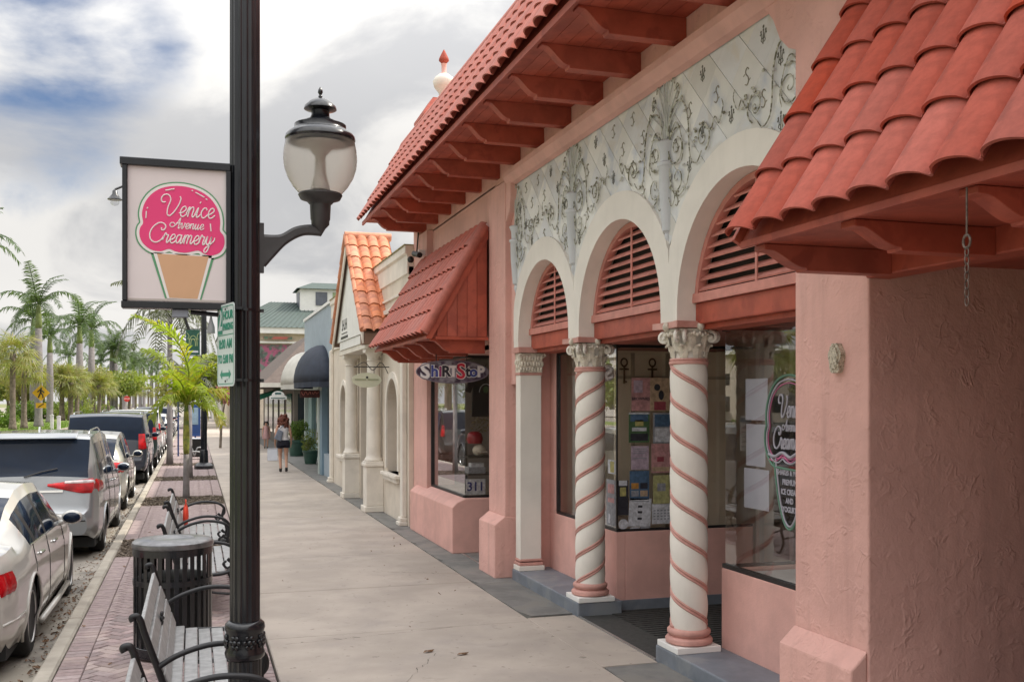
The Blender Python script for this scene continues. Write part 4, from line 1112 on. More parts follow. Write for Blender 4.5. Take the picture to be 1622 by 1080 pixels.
# ================================================================ PARKING SIGN
p0 = Vector((.118, 5.70, 0)); p1 = Vector((.196, 5.40, 0)); ex_ = (p1-p0).normalized(); ez = Vector((0, 0, 1)); en = ex_.cross(ez)
PK = frame_m((p0+p1)/2+Vector((0, 0, 2.395)), ex_, ez, en)   # local x along board, y up, z outward (to the road)
pk = empty('parking_sign', (PXX-.1, 5.55, 2.4), label='white and green two hour parking sign strapped to the lamp post', cat='sign')
def rrect(w_, h_, r, n=4):
    P = []
    for (cx_, cy_, a0) in ((w_/2-r, h_/2-r, 0), (-w_/2+r, h_/2-r, pi/2), (-w_/2+r, -h_/2+r, pi), (w_/2-r, -h_/2+r, 3*pi/2)):
        for i in range(n+1): a = a0+pi/2*i/n; P.append((cx_+r*cos(a), cy_+r*sin(a)))
    return P
m_sg = mat('sign_teal', (.02, .24, .16), .45, var=.05); m_swh = mat('sign_reflective_white', (.58, .66, .65), .4, var=.04)
MB().prism(rrect(.31, .435, .03), 'z', -.003, 0, PK).build('sign_board', m_swh, pk)
w = MB(); O = rrect(.288, .413, .024); I = rrect(.280, .405, .02); k = len(O)
w.add([(*p, .001) for p in O]+[(*p, .001) for p in I], [(i, (i+1) % k, k+(i+1) % k, k+i) for i in range(k)], PK)
w.add([(-.14, .06, .001), (-.055, .06, .001), (-.055, .20, .001), (-.14, .20, .001)], [(0, 1, 2, 3)], PK)
w.add([(-.14, .052, .001), (.14, .052, .001), (.14, .057, .001), (-.14, .057, .001)], [(0, 1, 2, 3)], PK)
w.add([(x, y-.155, .001) for x, y in [(-.10, 0), (-.06, .028), (-.06, .01), (.06, .01), (.06, .028), (.10, 0), (.06, -.028), (.06, -.01), (-.06, -.01), (-.06, -.028)]], [(0, 1, 8, 9), (2, 3, 7, 8), (1, 2, 8), (4, 5, 6, 3), (3, 6, 7)], PK)
w.build('green_print', m_sg, pk)
TT = lambda x, y: PK @ Matrix.Translation((x, y, .0012))
txt('2', .15, m_swh, TT(-.098, .13), pk, bold=.004)
txt('HOUR', .062, m_sg, TT(.045, .155), pk, bold=.002); txt('PARKING', .05, m_sg, TT(.045, .095), pk, bold=.002, sx_=.85)
txt('8:00 AM', .068, m_sg, TT(0, .005), pk, bold=.002); txt('TO 5:00 PM', .062, m_sg, TT(0, -.075), pk, bold=.002, sx_=.88)
w = MB(); w.cyl((0, .19, .0), (0, .19, .004), .006, n=8, M=PK); w.cyl((0, -.19, .0), (0, -.19, .004), .006, n=8, M=PK); w.build('bolt', M['blackm'], pk)
w = MB()
for z in (2.585, 2.205): 
    w.lathe([(.084, z), (.084, z+.014)], 24, (PXX, PYY, 0)); w.box(PXX-.10, PXX-.02, 5.52, PYY, z, z+.014)
    w.box(PXX+.07, PXX+.10, PYY-.012, PYY+.012, z-.002, z+.016)
w.build('strap', M['black'], pk)
# ================================================================ BENCHES
m_slat = mat('grey_bench_slat', (.30, .30, .30), .42, var=.22, vs=14, bump=.2, bs=60, bd=.002, rand=.06, coords='object', streak=0)
m_iron = mat('black_cast_iron', (.006, .006, .008), .45, var=.3, vs=20, coat=0, coords='object')
def make_bench(L=1.85):
    o = empty('park_bench', (0, 0, 0))
    hl = L/2
    sx = [-.13, -.04, .05, .14, .23, .32]
    for i, x in enumerate(sx):
        z = .43+(.018 if i in (0, 5) else 0)-(.012 if i in (2, 3) else 0)
        MB().box(x-.041, x+.041, -hl+.03, hl-.03, z-.016, z, ch=.005).build('seat_slat', m_slat, o)
    for i in range(4):
        z0 = .50+i*.098; x0 = -.175-.033*i-.002*i*i; ang = radians(20)
        MB().box(-.012, .012, -hl+.03, hl-.03, -.046, .046, TRS((x0, 0, z0+.01), (0, -ang, 0)), ch=.004).build('back_slat', m_slat, o)
    for s_ in (-1, 1):
        y = s_*hl; w = MB()
        def st(pts, r): w.tube([(p[0], y, p[1]) for p in bez(pts, 6)], r, 7)
        st([(-.345, .875), (-.352, .895), (-.325, .90), (-.305, .87), (-.285, .80), (-.21, .58), (-.165, .44), (-.15, .40)], .019)      # back post with curl
        st([(-.15, .40), (0, .405), (.2, .40), (.36, .43), (.39, .40), (.36, .375)], .018)                 # seat rail
        st([(-.225, .60), (-.10, .67), (.08, .715), (.26, .70), (.36, .64), (.375, .56), (.33, .52), (.29, .55)], .017)   # arm
        st([(.37, .63), (.345, .50), (.37, .43), (.385, .3), (.35, .15), (.40, .03), (.45, .02)], .018)    # front leg
        st([(-.16, .42), (-.19, .28), (-.17, .15), (-.25, .03), (-.30, .02)], .018)
        st([(-.18, .20), (.0, .26), (.18, .22), (.36, .20)], .012)
        st([(.345, .50), (.29, .46), (.25, .50), (.28, .53)], .012)
        w.build('end_frame', m_iron, o, smooth=60)
    w = MB()
    for i in range(6):
        a = 2*pi*i/6; w.ball((-.222+.0*cos(a), .028*cos(a), .695+.03*sin(a)), .012, .016, .018, 6, 4)
    w.ball((-.216, 0, .695), .012, .014, .014, 6, 4); w.build('emblem', m_iron, o)
    MB().box(-.02, .34, -.02, .02, .385, .412).build('cross_bar', m_iron, o)
    return o
b0 = make_bench()
BX = -.0
benches = [(6.93, 'grey slatted bench with black iron ends between the lamp post and litter bin'),
           (4.36, 'bench cut off by the bottom of the picture, only its back corner and arm showing'),
           (11.25, 'bench just beyond the litter bin, partly hidden by it'),
           (13.60, 'farthest bench, before the young palm, with a red bag on it')]
for i, (y, l) in enumerate(benches):
    mw = TRS((.02, y, 0))
    o = b0 if i == 0 else copy_tree(b0, mw)
    if i == 0:
        o.matrix_basis = mw
    tag(o, l, 'bench', 'benches along the pavement')
WM[b0.name] = TRS((.02, 6.93, 0))
bag = MB(); bag.ball((0, 0, .15), .038, .10, .16, 12, 8); bag.tube([(0, -.05, .28), (0, -.03, .36), (0, .03, .36), (0, .05, .28)], .008, 6)
bag.build('red_bag', mat('orange_red_cloth', (.75, .06, .025), .6, var=.1), None, TRS((-.11, 14.1, .43)), smooth=True, label='orange red bag standing on the seat of the farthest bench', cat='bag')
# ================================================================ LITTER BIN
bn = empty('litter_bin', (-.17, 8.86, 0), label='round black slatted steel litter bin with a flat lid beside the benches', cat='litter bin')
R_ = .31
w = MB(); w.lathe([(.275, .04), (.275, .66)], 28, (-.17, 8.86, 0)); w.build('liner', mat('bin_liner', (.02, .02, .02), .6), bn, smooth=40)
w = MB(); w.lathe([(.312, .02), (.318, .03), (.318, .10), (.312, .105), (.300, .105)], 36, (-.17, 8.86, 0)); w.build('base_band', M['black'], bn, smooth=40)
w = MB(); w.lathe([(.302, .60), (.316, .60), (.316, .645), (.302, .645)], 36, (-.17, 8.86, 0), caps=False); w.build('middle_band', M['black'], bn, smooth=40)
w = MB(); w.lathe([(.302, .84), (.318, .84), (.318, .90), (.302, .90)], 36, (-.17, 8.86, 0), caps=False); w.build('top_band', M['black'], bn, smooth=40)
for i in range(30):
    a = 2*pi*i/30
    MB().box(-.0035, .0035, -.019, .019, .09, .86).mesh if False else None
    mw = Matrix.Translation((-.17+.306*cos(a), 8.86+.306*sin(a), 0)) @ Matrix.Rotation(a, 4, 'Z')
    if i == 0:
        bar0 = MB().box(-.004, .004, -.019, .019, .09, .86, ch=.002).build('bar', M['black'], bn, mw).data
    else: inst('bar', bar0, bn, mw)
w = MB(); w.lathe([(.322, .90), (.326, .915), (.322, .94), (.30, .957), (.20, .967), (.17, .968), (.15, .955), (.0, .950)], 40, (-.17, 8.86, 0), caps=False)
w.build('lid', mat('worn_black_lid', (.16, .16, .165), .3, metal=.5, var=.3, vs=12, coat=.2), bn, smooth=35)
# ================================================================ SHOP SIGNS AND WINDOW CONTENTS
# t-shirt shop oval sign
st_ = empty('oval_shop_sign', (3.18, 12.62, 2.47), label='dark oval hanging sign reading Shirt Stop in mixed coloured letters', cat='sign')
m_ov = mat('oval_purple', (.055, .03, .06), .4, var=.4, vs=9, col2=(.25, .24, .27), c2s=5, c2lo=.45, c2hi=.6)
w = MB(); P = [(3.165+.478*cos(2*pi*i/40), 2.475+.145*sin(2*pi*i/40)) for i in range(40)]
w.prism(P, 'y', 12.60, 12.63); w.build('sign_board', m_ov, st_)
w = MB(); w.tube([(p[0], 12.60, p[1]) for p in P], .008, 5, closed=True, caps=False); w.build('rim', mat('oval_rim', (.2, .17, .2), .4), st_)
RX = Matrix.Rotation(pi/2, 4, 'X')
cols = dict(w=m_sw, b=mat('letter_blue', (.05, .07, .28), .5), r=mat('letter_red', (.5, .02, .05), .5), k=mat('letter_black', (.02, .02, .03), .5), m=mat('letter_maroon', (.25, .03, .12), .5))
back = [('S', .27, 'w', .0, -.005), ('h', .20, 'b', .125, .0), ('i', .19, 'm', .20, 0), ('R', .19, 'k', .275, .0), ('T', .19, 'w', .37, 0), ('S', .27, 'r', .47, 0), ('t', .19, 'k', .565, 0), ('o', .19, 'b', .64, 0), ('P', .19, 'w', .735, .0)]
for ch, s_, c_, dx, dz in back:
    txt(ch, s_, M['white2'] if c_ != 'w' else m_lav, Matrix.Translation((2.80+dx+.004, 12.5985, 2.475+dz)) @ RX, st_, bold=.014, ext=.0006)
    txt(ch, s_, cols[c_], Matrix.Translation((2.80+dx, 12.5965, 2.475+dz)) @ RX, st_, bold=.007, ext=.0006)
w = MB(); w.cyl((2.95, 12.615, 2.60), (2.95, 12.615, 2.70), .006); w.cyl((3.35, 12.615, 2.60), (3.35, 12.615, 2.70), .006); w.build('hanger_rod', M['blackm'], st_)
# wall plaque on the near pier
pq = MB(); P = [(4.955+.058*cos(a)*(1+.10*sin(5*a)), 2.345+.088*sin(a)*(1+.07*cos(6*a))) for a in [2*pi*i/44 for i in range(44)]]
pq.prism(P, 'x', 3.488, 3.52); pq.prism([(4.955+(p[0]-4.955)*.72, 2.345+(p[1]-2.345)*.72) for p in P], 'x', 3.478, 3.489)
for i in range(26): a = rnd.uniform(0, 6.28); r_ = rnd.uniform(.2, .95); pq.ball((3.484, 4.955+.055*r_*cos(a), 2.345+.082*r_*sin(a)), .008, .009, .011, 6, 4)
pq.build('wall_plaque', mat('tarnished_brass', (.52, .46, .36), .6, metal=0, var=.3, vs=60, col2=(.20, .165, .11), c2s=70), None, label='small ornate cast metal plaque on the near pink pier', cat='plaque')
# posters in the left display window (on the pane facing the viewer)
YP = 9.379
def poster(x0, x1, z0, z1, base, label, bits=(), cat='poster', tilt=0, y=YP):
    o = empty('poster', ((x0+x1)/2, y, (z0+z1)/2), label=label, cat=cat)
    T = Matrix.Translation(((x0+x1)/2, y, (z0+z1)/2)) @ Matrix.Rotation(tilt, 4, 'Y')
    w_, h_ = x1-x0, z1-z0
    MB().box(-w_/2, w_/2, -.0008, .0008, -h_/2, h_/2, T).build('sheet', base, o)
    for (a, b_, c_, d_, m_) in bits:      # fractions from the top left
        MB().box(-w_/2+a*w_, -w_/2+b_*w_, -.0014, -.0009, h_/2-d_*h_, h_/2-c_*h_, T).build('print', m_, o)
    return o, T
def cm_(n, c): return mat('print_'+n, c, .55, var=.25, vs=25)
K = dict(pink=cm_('pink', (.46, .24, .24)), dk=cm_('dark', (.03, .03, .04)), bl=cm_('blue', (.07, .13, .22)), lt=cm_('light', (.55, .56, .60)), gr=cm_('green', (.07, .14, .06)), yl=cm_('yellow', (.42, .38, .14)), rd=cm_('red', (.30, .06, .08)), lav=cm_('lilac', (.42, .33, .40)), tn=cm_('tan', (.45, .33, .22)), org=cm_('orange', (.45, .22, .05)), gy=cm_('grey', (.28, .29, .32)), ol=cm_('olive', (.38, .37, .17)))
o, T = poster(4.215, 4.42, 2.00, 2.335, K['pink'], 'pink window poster reading Brownies with a shaded panel', [(.12, .6, .08, .45, K['lav'])])
txt('BROWNIES', .040, K['dk'], T @ Matrix.Translation((-.0, -.0018, -.045)) @ RX, o, bold=.0008)
o, T = poster(4.422, 4.64, 2.00, 2.335, K['tn'], 'tan window poster with a dark haired figure over a red tub', [(.2, .8, .72, .98, K['rd'])])
w = MB(); w.ball((4.50, YP-.002, 2.24), .035, .001, .035, 10, 6); w.ball((4.545, YP-.002, 2.16), .03, .001, .05, 10, 6); w.build('print', K['dk'], o)
poster(4.185, 4.415, 1.68, 1.985, K['gr'], 'dark green and blue landscape poster near the top row in the window', [(.0, 1, 0, .06, K['lt']), (.08, .92, .07, .30, K['bl']), (.3, .7, .25, .45, K['yl']), (.15, .85, .5, .62, K['lt']), (.08, .92, .7, .94, K['dk'])])
poster(4.455, 4.66, 1.67, 1.98, K['gy'], 'grey poster split between a photo and pale text, right of the landscape poster', [(.08, .92, .05, .45, K['bl']), (.08, .92, .5, .95, K['lt'])])
poster(4.21, 4.405, 1.405, 1.645, K['lav'], 'plain lilac notice in the middle of the window posters', [(.1, .9, .1, .14, K['gy']), (.1, .9, .2, .23, K['gy']), (.1, .8, .29, .32, K['gy']), (.1, .9, .5, .53, K['gy'])])
poster(4.435, 4.65, 1.37, 1.665, K['pink'], 'pink and tan poster with a dark heart shape', [(.3, .65, .45, .62, K['rd']), (.05, .95, .8, .95, K['tn'])])
poster(4.195, 4.41, 1.10, 1.395, K['bl'], 'blue poster with a grid of four small food photos', [(.08, .46, .42, .62, K['org']), (.54, .92, .42, .62, K['dk']), (.08, .46, .68, .88, K['gy']), (.54, .92, .68, .88, K['tn'])])
poster(4.455, 4.64, 1.05, 1.345, K['ol'], 'yellow green poster with a round grey emblem', [(.25, .75, .28, .55, K['gy'])])
poster(4.185, 4.43, .83, 1.115, K['lt'], 'white printed sheet with three small dark pictures down the middle', [(.4, .6, .25, .33, K['dk']), (.4, .6, .45, .53, K['dk']), (.4, .6, .68, .76, K['dk']), (.1, .9, .08, .12, K['gy'])], tilt=.05)
poster(4.44, 4.67, .85, 1.055, K['lt'], 'pale calendar sheet at the bottom right of the window', [(.08+.17*i, .18+.17*i, .3+.14*j, .38+.14*j, K['gy']) for i in range(5) for j in range(4)])
poster(4.05, 4.18, .95, 1.30, K['dk'], 'narrow dark card with a yellow spot by the window corner', [(.3, .8, .2, .45, K['yl']), (.2, .9, .0, .15, K['lt'])])
w = MB(); w.lathe([(.052, 0), (.052, .002)], 24, (0, 0, 0)); w.build('round_sticker', K['lt'], None, TRS((4.125, YP, .86), (pi/2, 0, 0)), label='round white sticker low in the corner of the poster window', cat='sticker')
poster(4.20, 4.30, .795, .825, K['lt'], 'small white card sticker at the foot of the poster window', [], cat='sticker')
poster(4.31, 4.42, .79, .83, K['gy'], 'small grey card sticker at the foot of the poster window beside the white one', [(.1, .9, .3, .6, K['lt'])], cat='sticker')
# sheets on the left street pane
def sheetX(y0, y1, z0, z1, m_, label, X=4.06, cat='poster', bits=()):
    o = empty('window_sheet', (X, (y0+y1)/2, (z0+z1)/2), label=label, cat=cat)
    MB().box(X-.0008, X+.0008, y0, y1, z0, z1).build('sheet', m_, o)
    for (a, b_, c_, d_, mm) in bits: MB().box(X-.0016, X-.0010, y1-b_*(y1-y0), y1-a*(y1-y0), z1-d_*(z1-z0), z1-c_*(z1-z0)).build('print', mm, o)
    return o
sheetX(9.42, 9.66, .83, 1.30, K['gy'], 'grey printed sheet with rows of pink text low on the street pane', bits=[(.15, .85, .1, .3, K['pink']), (.15, .85, .4, .5, K['pink']), (.2, .4, .75, .95, K['lt'])])
sheetX(9.42, 9.62, 1.36, 1.50, K['lt'], 'pale sticker strip with a yellow patch on the street pane', bits=[(.3, .8, .1, .9, K['yl'])], cat='sticker')
# sheets in the right display window
m_pp = mat('pale_blue_paper', (.40, .42, .52), .7, var=.05, vs=6)
sheetX(6.60, 6.915, 1.955, 2.27, m_pp, 'top sheet of the three pale papers taped in the right window', X=4.069)
sheetX(6.63, 6.905, 1.605, 1.925, m_pp, 'middle sheet of the three pale papers taped in the right window', X=4.069)
sheetX(6.58, 6.935, 1.28, 1.585, m_pp, 'bottom sheet of the three pale papers taped in the right window', X=4.069)
o = empty('notice', (4.5, 7.22, 1.8), label='narrow white typed notice on the glass beside the entrance door', cat='notice')
MB().box(4.20, 4.30, 7.222, 7.2235, 1.70, 1.98).build('sheet', K['lt'], o)
for i in range(6): MB().box(4.215, 4.285, 7.2205, 7.2215, 1.73+i*.038, 1.738+i*.038).build('print', K['gy'], o)
MB().box(4.20, 4.30, 7.2195, 7.2202, 1.93, 1.965).build('print', K['bl'], o)
# creamery decal on the right window: outline of a cone with script
dc = empty('window_decal', (4.06, 6.3, 1.75), label='ice cream cone decal with white script on the right window', cat='decal')
def dmap(layer):
    def f(p):
        # zoomed sign coordinates squeezed onto the pane; +x on the sign runs toward -Y
        y = 6.60-(p[0]-70)/640*.62; z = 2.27-(p[1]-160)/480*.56 if p[1] < 640 else 1.71-(p[1]-640)/360*.50
        return (4.0575-.0006*layer, y, z)
    return f
BC = offset_poly(SC, 29)
def outline_full(d):
    up = [p for p in offset_poly(SC, d)]
    return up
cone = [(205, 660), (225, 740), (270, 880), (330, 975), (390, 1005), (450, 975), (510, 880), (560, 740), (585, 660)]
w = MB(); ribbon3(w, [p for p in offset_poly(SC, 42) if not (p[1] > 650 and 215 < p[0] < 580)], 17, dmap(2), closed=False)
ribbon3(w, [((p[0]-390)*1.12+390, p[1]+15) for p in bez(cone, 5)], 17, dmap(2)); w.build('green_outline', mat('decal_green', (.10, .22, .15), .5), dc)
w = MB(); ribbon3(w, offset_poly(SC, 16), 12, dmap(3), closed=True); ribbon3(w, bez(cone, 5), 14, dmap(3))
ribbon3(w, bez([(110, 640), (200, 650), (300, 625), (400, 650), (500, 625), (600, 655), (680, 640)], 5), 22, dmap(4)); w.build('pale_outline', m_lav, dc)
w = MB(); ribbon3(w, offset_poly(SC, -6), 8, dmap(3), closed=True); ribbon3(w, bez([(110, 665), (200, 675), (300, 650), (400, 675), (500, 650), (600, 680), (680, 665)], 5), 9, dmap(4)); w.build('pink_outline', mat('decal_pink', (.5, .12, .25), .5), dc)
w = MB(); fillpoly(w, offset_poly(SC, 2), mapf=dmap(0)); fillpoly(w, bez(cone, 5), mapf=dmap(0))
w.build('tinted_film', glass_mat('decal_film', (.45, .45, .47), .5), dc)
w = MB()
for st in script_word('Venice', 300, -405, 66, .15, .92): ribbon3(w, [(p[0], -p[1]) for p in st], 13, dmap(4))
for st in script_word('Avenue', 330, -490, 36, .2, 1.05): ribbon3(w, [(p[0], -p[1]) for p in st], 8, dmap(4))
for st in script_word('Creamery', 235, -600, 60, .15, .93): ribbon3(w, [(p[0], -p[1]) for p in st], 13, dmap(4))
w.build('lettering', m_lav, dc)
RDEC = frame_m((0, 0, 0), (0, -1, 0), (0, 0, 1), (-1, 0, 0))
for i, (s_, yy) in enumerate((('SHAKES & MORE', 730), ('PREMIUM', 780), ('ICE CREAM', 830), ('AND', 875), ('YOGURT', 920))):
    q = dmap(5)((392, yy)); txt(s_, .055, m_lav, Matrix.Translation(q) @ RDEC, dc, bold=.002, sx_=.8)
# grey sandbag-like weight on the entrance floor
w = MB(); w.ball((0, 0, .05), .09, .06, .05, 12, 8); w.build('door_weight', mat('grey_weight', (.5, .5, .52), .6), None, TRS((4.35, 7.55, .14)) @ Matrix.Scale(1, 4), smooth=True, label='rounded pale grey weight resting on the entrance floor beside the window', cat='door weight')
bpy.data.objects['door_weight'].location.z = .0
# ---- t-shirt shop window
shp = window('shop_window', pinkb, [(3.57, 3.62, 13.62, 15.62, .756, .79), (3.57, 3.62, 13.62, 15.62, 2.70, 2.735), (3.565, 3.625, 15.575, 15.615, .79, 2.70), (3.58, 4.7, 13.58, 13.615, .756, .785), (3.58, 4.7, 13.58, 13.615, 2.70, 2.735)],
       [(3.59, 3.594, 13.61, 15.57, .79, 2.70), (3.597, 4.65, 13.597, 13.601, .786, 2.70)])
it2 = empty('tshirt_shop_interior', (6, 14, 0), parent=pinkb)
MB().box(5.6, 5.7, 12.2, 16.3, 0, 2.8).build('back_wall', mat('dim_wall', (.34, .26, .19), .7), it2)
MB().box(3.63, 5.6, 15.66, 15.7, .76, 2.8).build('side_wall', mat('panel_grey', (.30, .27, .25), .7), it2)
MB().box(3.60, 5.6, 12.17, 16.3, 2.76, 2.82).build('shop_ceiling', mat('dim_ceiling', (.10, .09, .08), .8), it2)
MB().box(3.66, 5.6, 12.17, 13.48, -.05, .0).build('entry_floor', M['darkstrip'], it2)
MB().box(3.50, 3.53, 12.12, 13.49, -.01, .008).build('threshold_strip', M['alu'], it2)
MB().box(3.63, 5.55, 13.63, 15.6, .755, .775).build('display_shelf', mat('dark_display', (.20, .16, .13), .6), it2)
m_tee = mat('black_cotton', (.018, .018, .02), .85, var=.3, vs=20)
def tee(x, y, z, label, m_, s=1.0):
    o = empty('t_shirt', (x, y, z), label=label, cat='t-shirt')
    P = [(-.10, .0), (-.24, -.08), (-.30, -.26), (-.22, -.29), (-.19, -.20), (-.20, -.62), (.20, -.62), (.19, -.20), (.22, -.29), (.30, -.26), (.24, -.08), (.10, .0), (.0, -.035)]
    w = MB(); w.prism([(x+p[0]*s, z+p[1]*s) for p in P], 'y', y-.02, y+.02); w.build('cloth', m_, o, bevel=.008)
    w = MB(); w.tube([(x-.12*s, y, z-.01), (x, y, z+.06*s), (x+.12*s, y, z-.01)], .008, 6); w.tube([(x, y, z+.06*s), (x, y, z+.10*s), (x+.02, y, z+.12*s)], .005, 5); w.build('hanger', M['blackm'], o)
    return o
o = tee(3.92, 13.72, 2.50, 'black t-shirt with an arched white print on a hanger in the window', m_tee)
w = MB(); ribbon3(w, [(.095*cos(a), .12*sin(a)) for a in [pi*i/16 for i in range(17)]], .012, lambda p: (3.92+p[0], 13.697, 2.22+p[1])); w.build('print', K['lt'], o)
w = MB(); w.ball((3.92, 13.699, 2.26), .04, .002, .05, 8, 6); w.build('print', K['gr'], o)
def cap(x, y, z, m_, label, rz=0):
    w = MB(); w.ball((0, 0, .0), .095, .11, .085, 14, 8); w.add([(-.08, -.07, 0), (.08, -.07, 0), (.07, -.19, -.02), (0, -.215, -.015), (-.07, -.19, -.02)], [(0, 1, 2, 3, 4)])
    w.build('cap', m_, None, TRS((x, y, z), (0, 0, rz)), smooth=True, label=label, cat='cap')
m_red = mat('red_cloth', (.55, .03, .025), .7, var=.1)
cap(4.06, 13.80, 2.12, m_red, 'bright red cap at the top right of the t-shirt window')
w = MB(); w.lathe([(.10, 0), (.12, .06), (.10, .14), (.05, .17)], 16, (0, 0, 0)); w.build('red_pot', mat('maroon_glaze', (.30, .02, .03), .3), None, TRS((3.80, 13.85, 1.50)), smooth=50, label='dark red round pot under the plant in the t-shirt window', cat='pot')
cap(3.85, 13.80, 1.40, mat('cream_cloth', (.55, .50, .42), .8, var=.1), 'cream knitted cap on the shelf below the red pot')
sh = MB(); sh.box(3.66, 4.4, 13.68, 14.1, 1.30, 1.325); sh.box(3.66, 4.4, 13.68, 14.1, 1.06, 1.08); sh.box(3.70, 3.73, 14.0, 14.03, .78, 1.5); sh.box(4.36, 4.39, 13.7, 13.73, .78, 1.5); sh.build('display_stand', mat('stand_black', (.04, .035, .03), .5), None, label='dark two tier display stand inside the t-shirt window', cat='display stand')
w = MB(); w.box(3.68, 3.92, 13.72, 13.95, 1.081, 1.17); w.build('folded_shirt', K['gy'], None, label='folded grey shirt on the lower shelf in the t-shirt window', cat='shirt')
w = MB(); w.box(3.72, 3.90, 13.74, 13.9, 1.171, 1.225); w.build('folded_shirt', K['lt'], None, label='folded white shirt stacked on the grey one in the window', cat='shirt')
o = empty('price_card', (3.75, 13.65, .88), label='white card with dark blue figures at the foot of the t-shirt window', cat='card')
MB().box(3.615, 3.90, 13.650, 13.654, .79, 1.01).build('sheet', K['lt'], o)
txt('311', .17, mat('print_navy', (.03, .04, .2), .5), Matrix.Translation((3.757, 13.648, .90)) @ RX, o, bold=.004)
pt = MB()
for i in range(120):
    a = rnd.uniform(0, 6.28); r_ = rnd.uniform(0, .15); z = 1.68+rnd.uniform(0, .25); l_ = rnd.uniform(.03, .07)
    T = TRS((3.90+r_*cos(a), 13.85+r_*sin(a)*.6, z), (rnd.uniform(-1, 1), rnd.uniform(-1, 1), a)); pt.add([(0, 0, 0), (l_*.5, l_*.25, 0), (l_, 0, 0), (l_*.5, -l_*.25, 0)], [(0, 1, 2, 3)], T)
pt.build('dried_plant', mat('dried_foliage', (.20, .16, .08), .8, var=.5, vs=30), None, label='dried leafy plant inside the t-shirt window above the red pot', cat='plant')
# hanging banner cross shapes on the display back board (ornamental keys)
for i, x in enumerate((4.24, 4.56)):
    w = MB(); z = 2.50
    w.tube([(x+.035*cos(a), 9.62, z+.04*sin(a)) for a in [2*pi*q/14 for q in range(15)]], .009, 6); w.tube([(x, 9.62, z-.04), (x, 9.62, z-.22)], .012, 6); w.tube([(x-.05, 9.62, z-.07), (x+.05, 9.62, z-.07)], .010, 6); w.tube([(x, 9.62, z-.20), (x+.03, 9.62, z-.20)], .009, 6)
    w.build('wall_key', mat('bronze_key', (.10, .06, .03), .5, metal=.4), None, label=('bronze ornamental key on the display board, nearer the street' if i == 0 else 'bronze ornamental key on the display board, deeper inside'), cat='wall ornament')
# ================================================================ CREAM BUILDING NEXT DOOR
cb = empty('cream_shop_building', (3.5, 21, 0), label='cream stucco shop with arched niches and a steep orange tiled gable over its entry', cat='building')
CX = 3.42
def arched_wall(par, X0, X1, y0, y1, z0, z1, arches, m_, name='wall'):
    """wall in the plane X0..X1 with round-headed openings (yc, half width, sill, spring)"""
    w = MB(); n = 12
    cuts = sorted(arches, key=lambda a: a[0]); y = y0
    for (yc, hw, zs, sp) in cuts:
        w.box(X0, X1, y, yc-hw, z0, z1); w.box(X0, X1, yc-hw, yc+hw, z0, zs)
        P = [(yc-hw, z1)]+[(yc-hw*cos(pi*i/n), sp+hw*sin(pi*i/n)) for i in range(n+1)]+[(yc+hw, z1)]
        # split at the crown into two halves to stay simple
        L = [(yc-hw*cos(pi*i/n), sp+hw*sin(pi*i/n)) for i in range(n//2+1)]
        w.prism([(yc-hw, z1)]+L+[(yc, z1)], 'x', X0, X1)
        Rr = [(yc+hw*cos(pi*i/n), sp+hw*sin(pi*i/n)) for i in range(n//2+1)]
        w.prism([(yc+hw, z1)]+Rr+[(yc, z1)], 'x', X0, X1)
        y = yc+hw
    w.box(X0, X1, y, y1, z0, z1)
    return w.build(name, m_, par)
arched_wall(cb, CX, 3.75, 16.63, 19.35, 0, 4.35, [(18.05, .52, .80, 1.98)], M['cream'])
arched_wall(cb, CX, 3.75, 21.75, 26.5, 0, 4.35, [(24.3, .5, .80, 1.98)], M['cream'])
w = MB(); w.box(CX, 3.75, 19.35, 21.75, 3.18, 4.35); w.box(3.75, 9, 16.63, 26.5, 4.30, 4.35); w.box(3.75, 9, 26.3, 26.5, 0, 4.3); w.build('wall', M['cream'], cb)
w = MB(); w.box(3.75, 5.2, 19.2, 19.36, 0, 3.18); w.box(3.75, 5.2, 21.74, 21.9, 0, 3.18); w.box(5.2, 5.3, 19.2, 21.9, 0, 3.18); w.build('entry_wall', mat('entry_taupe', (.34, .29, .235), .8, var=.08), cb)
w = MB()
w.prism([(3.42, 4.22), (3.395, 4.24), (3.395, 4.54), (3.36, 4.58), (3.36, 4.70), (3.60, 4.70), (3.60, 4.22)], 'y', 16.63, 26.5); w.build('cornice', M['creamt'], cb)
w = MB(); w.box(3.385, 3.419, 16.63, 26.5, 3.93, 3.97); w.box(3.37, 3.419, 16.63, 26.5, 3.70, 3.78); w.box(3.385, 3.419, 16.63, 26.5, 3.40, 3.43); w.build('string_course', M['creamt'], cb)
MB().box(3.34, 3.61, 16.62, 26.5, 4.702, 4.72).build('moss_cap', mat('mossy_cap', (.30, .25, .12), .9, var=.5, vs=9, col2=(.20, .22, .07), c2s=6), cb)
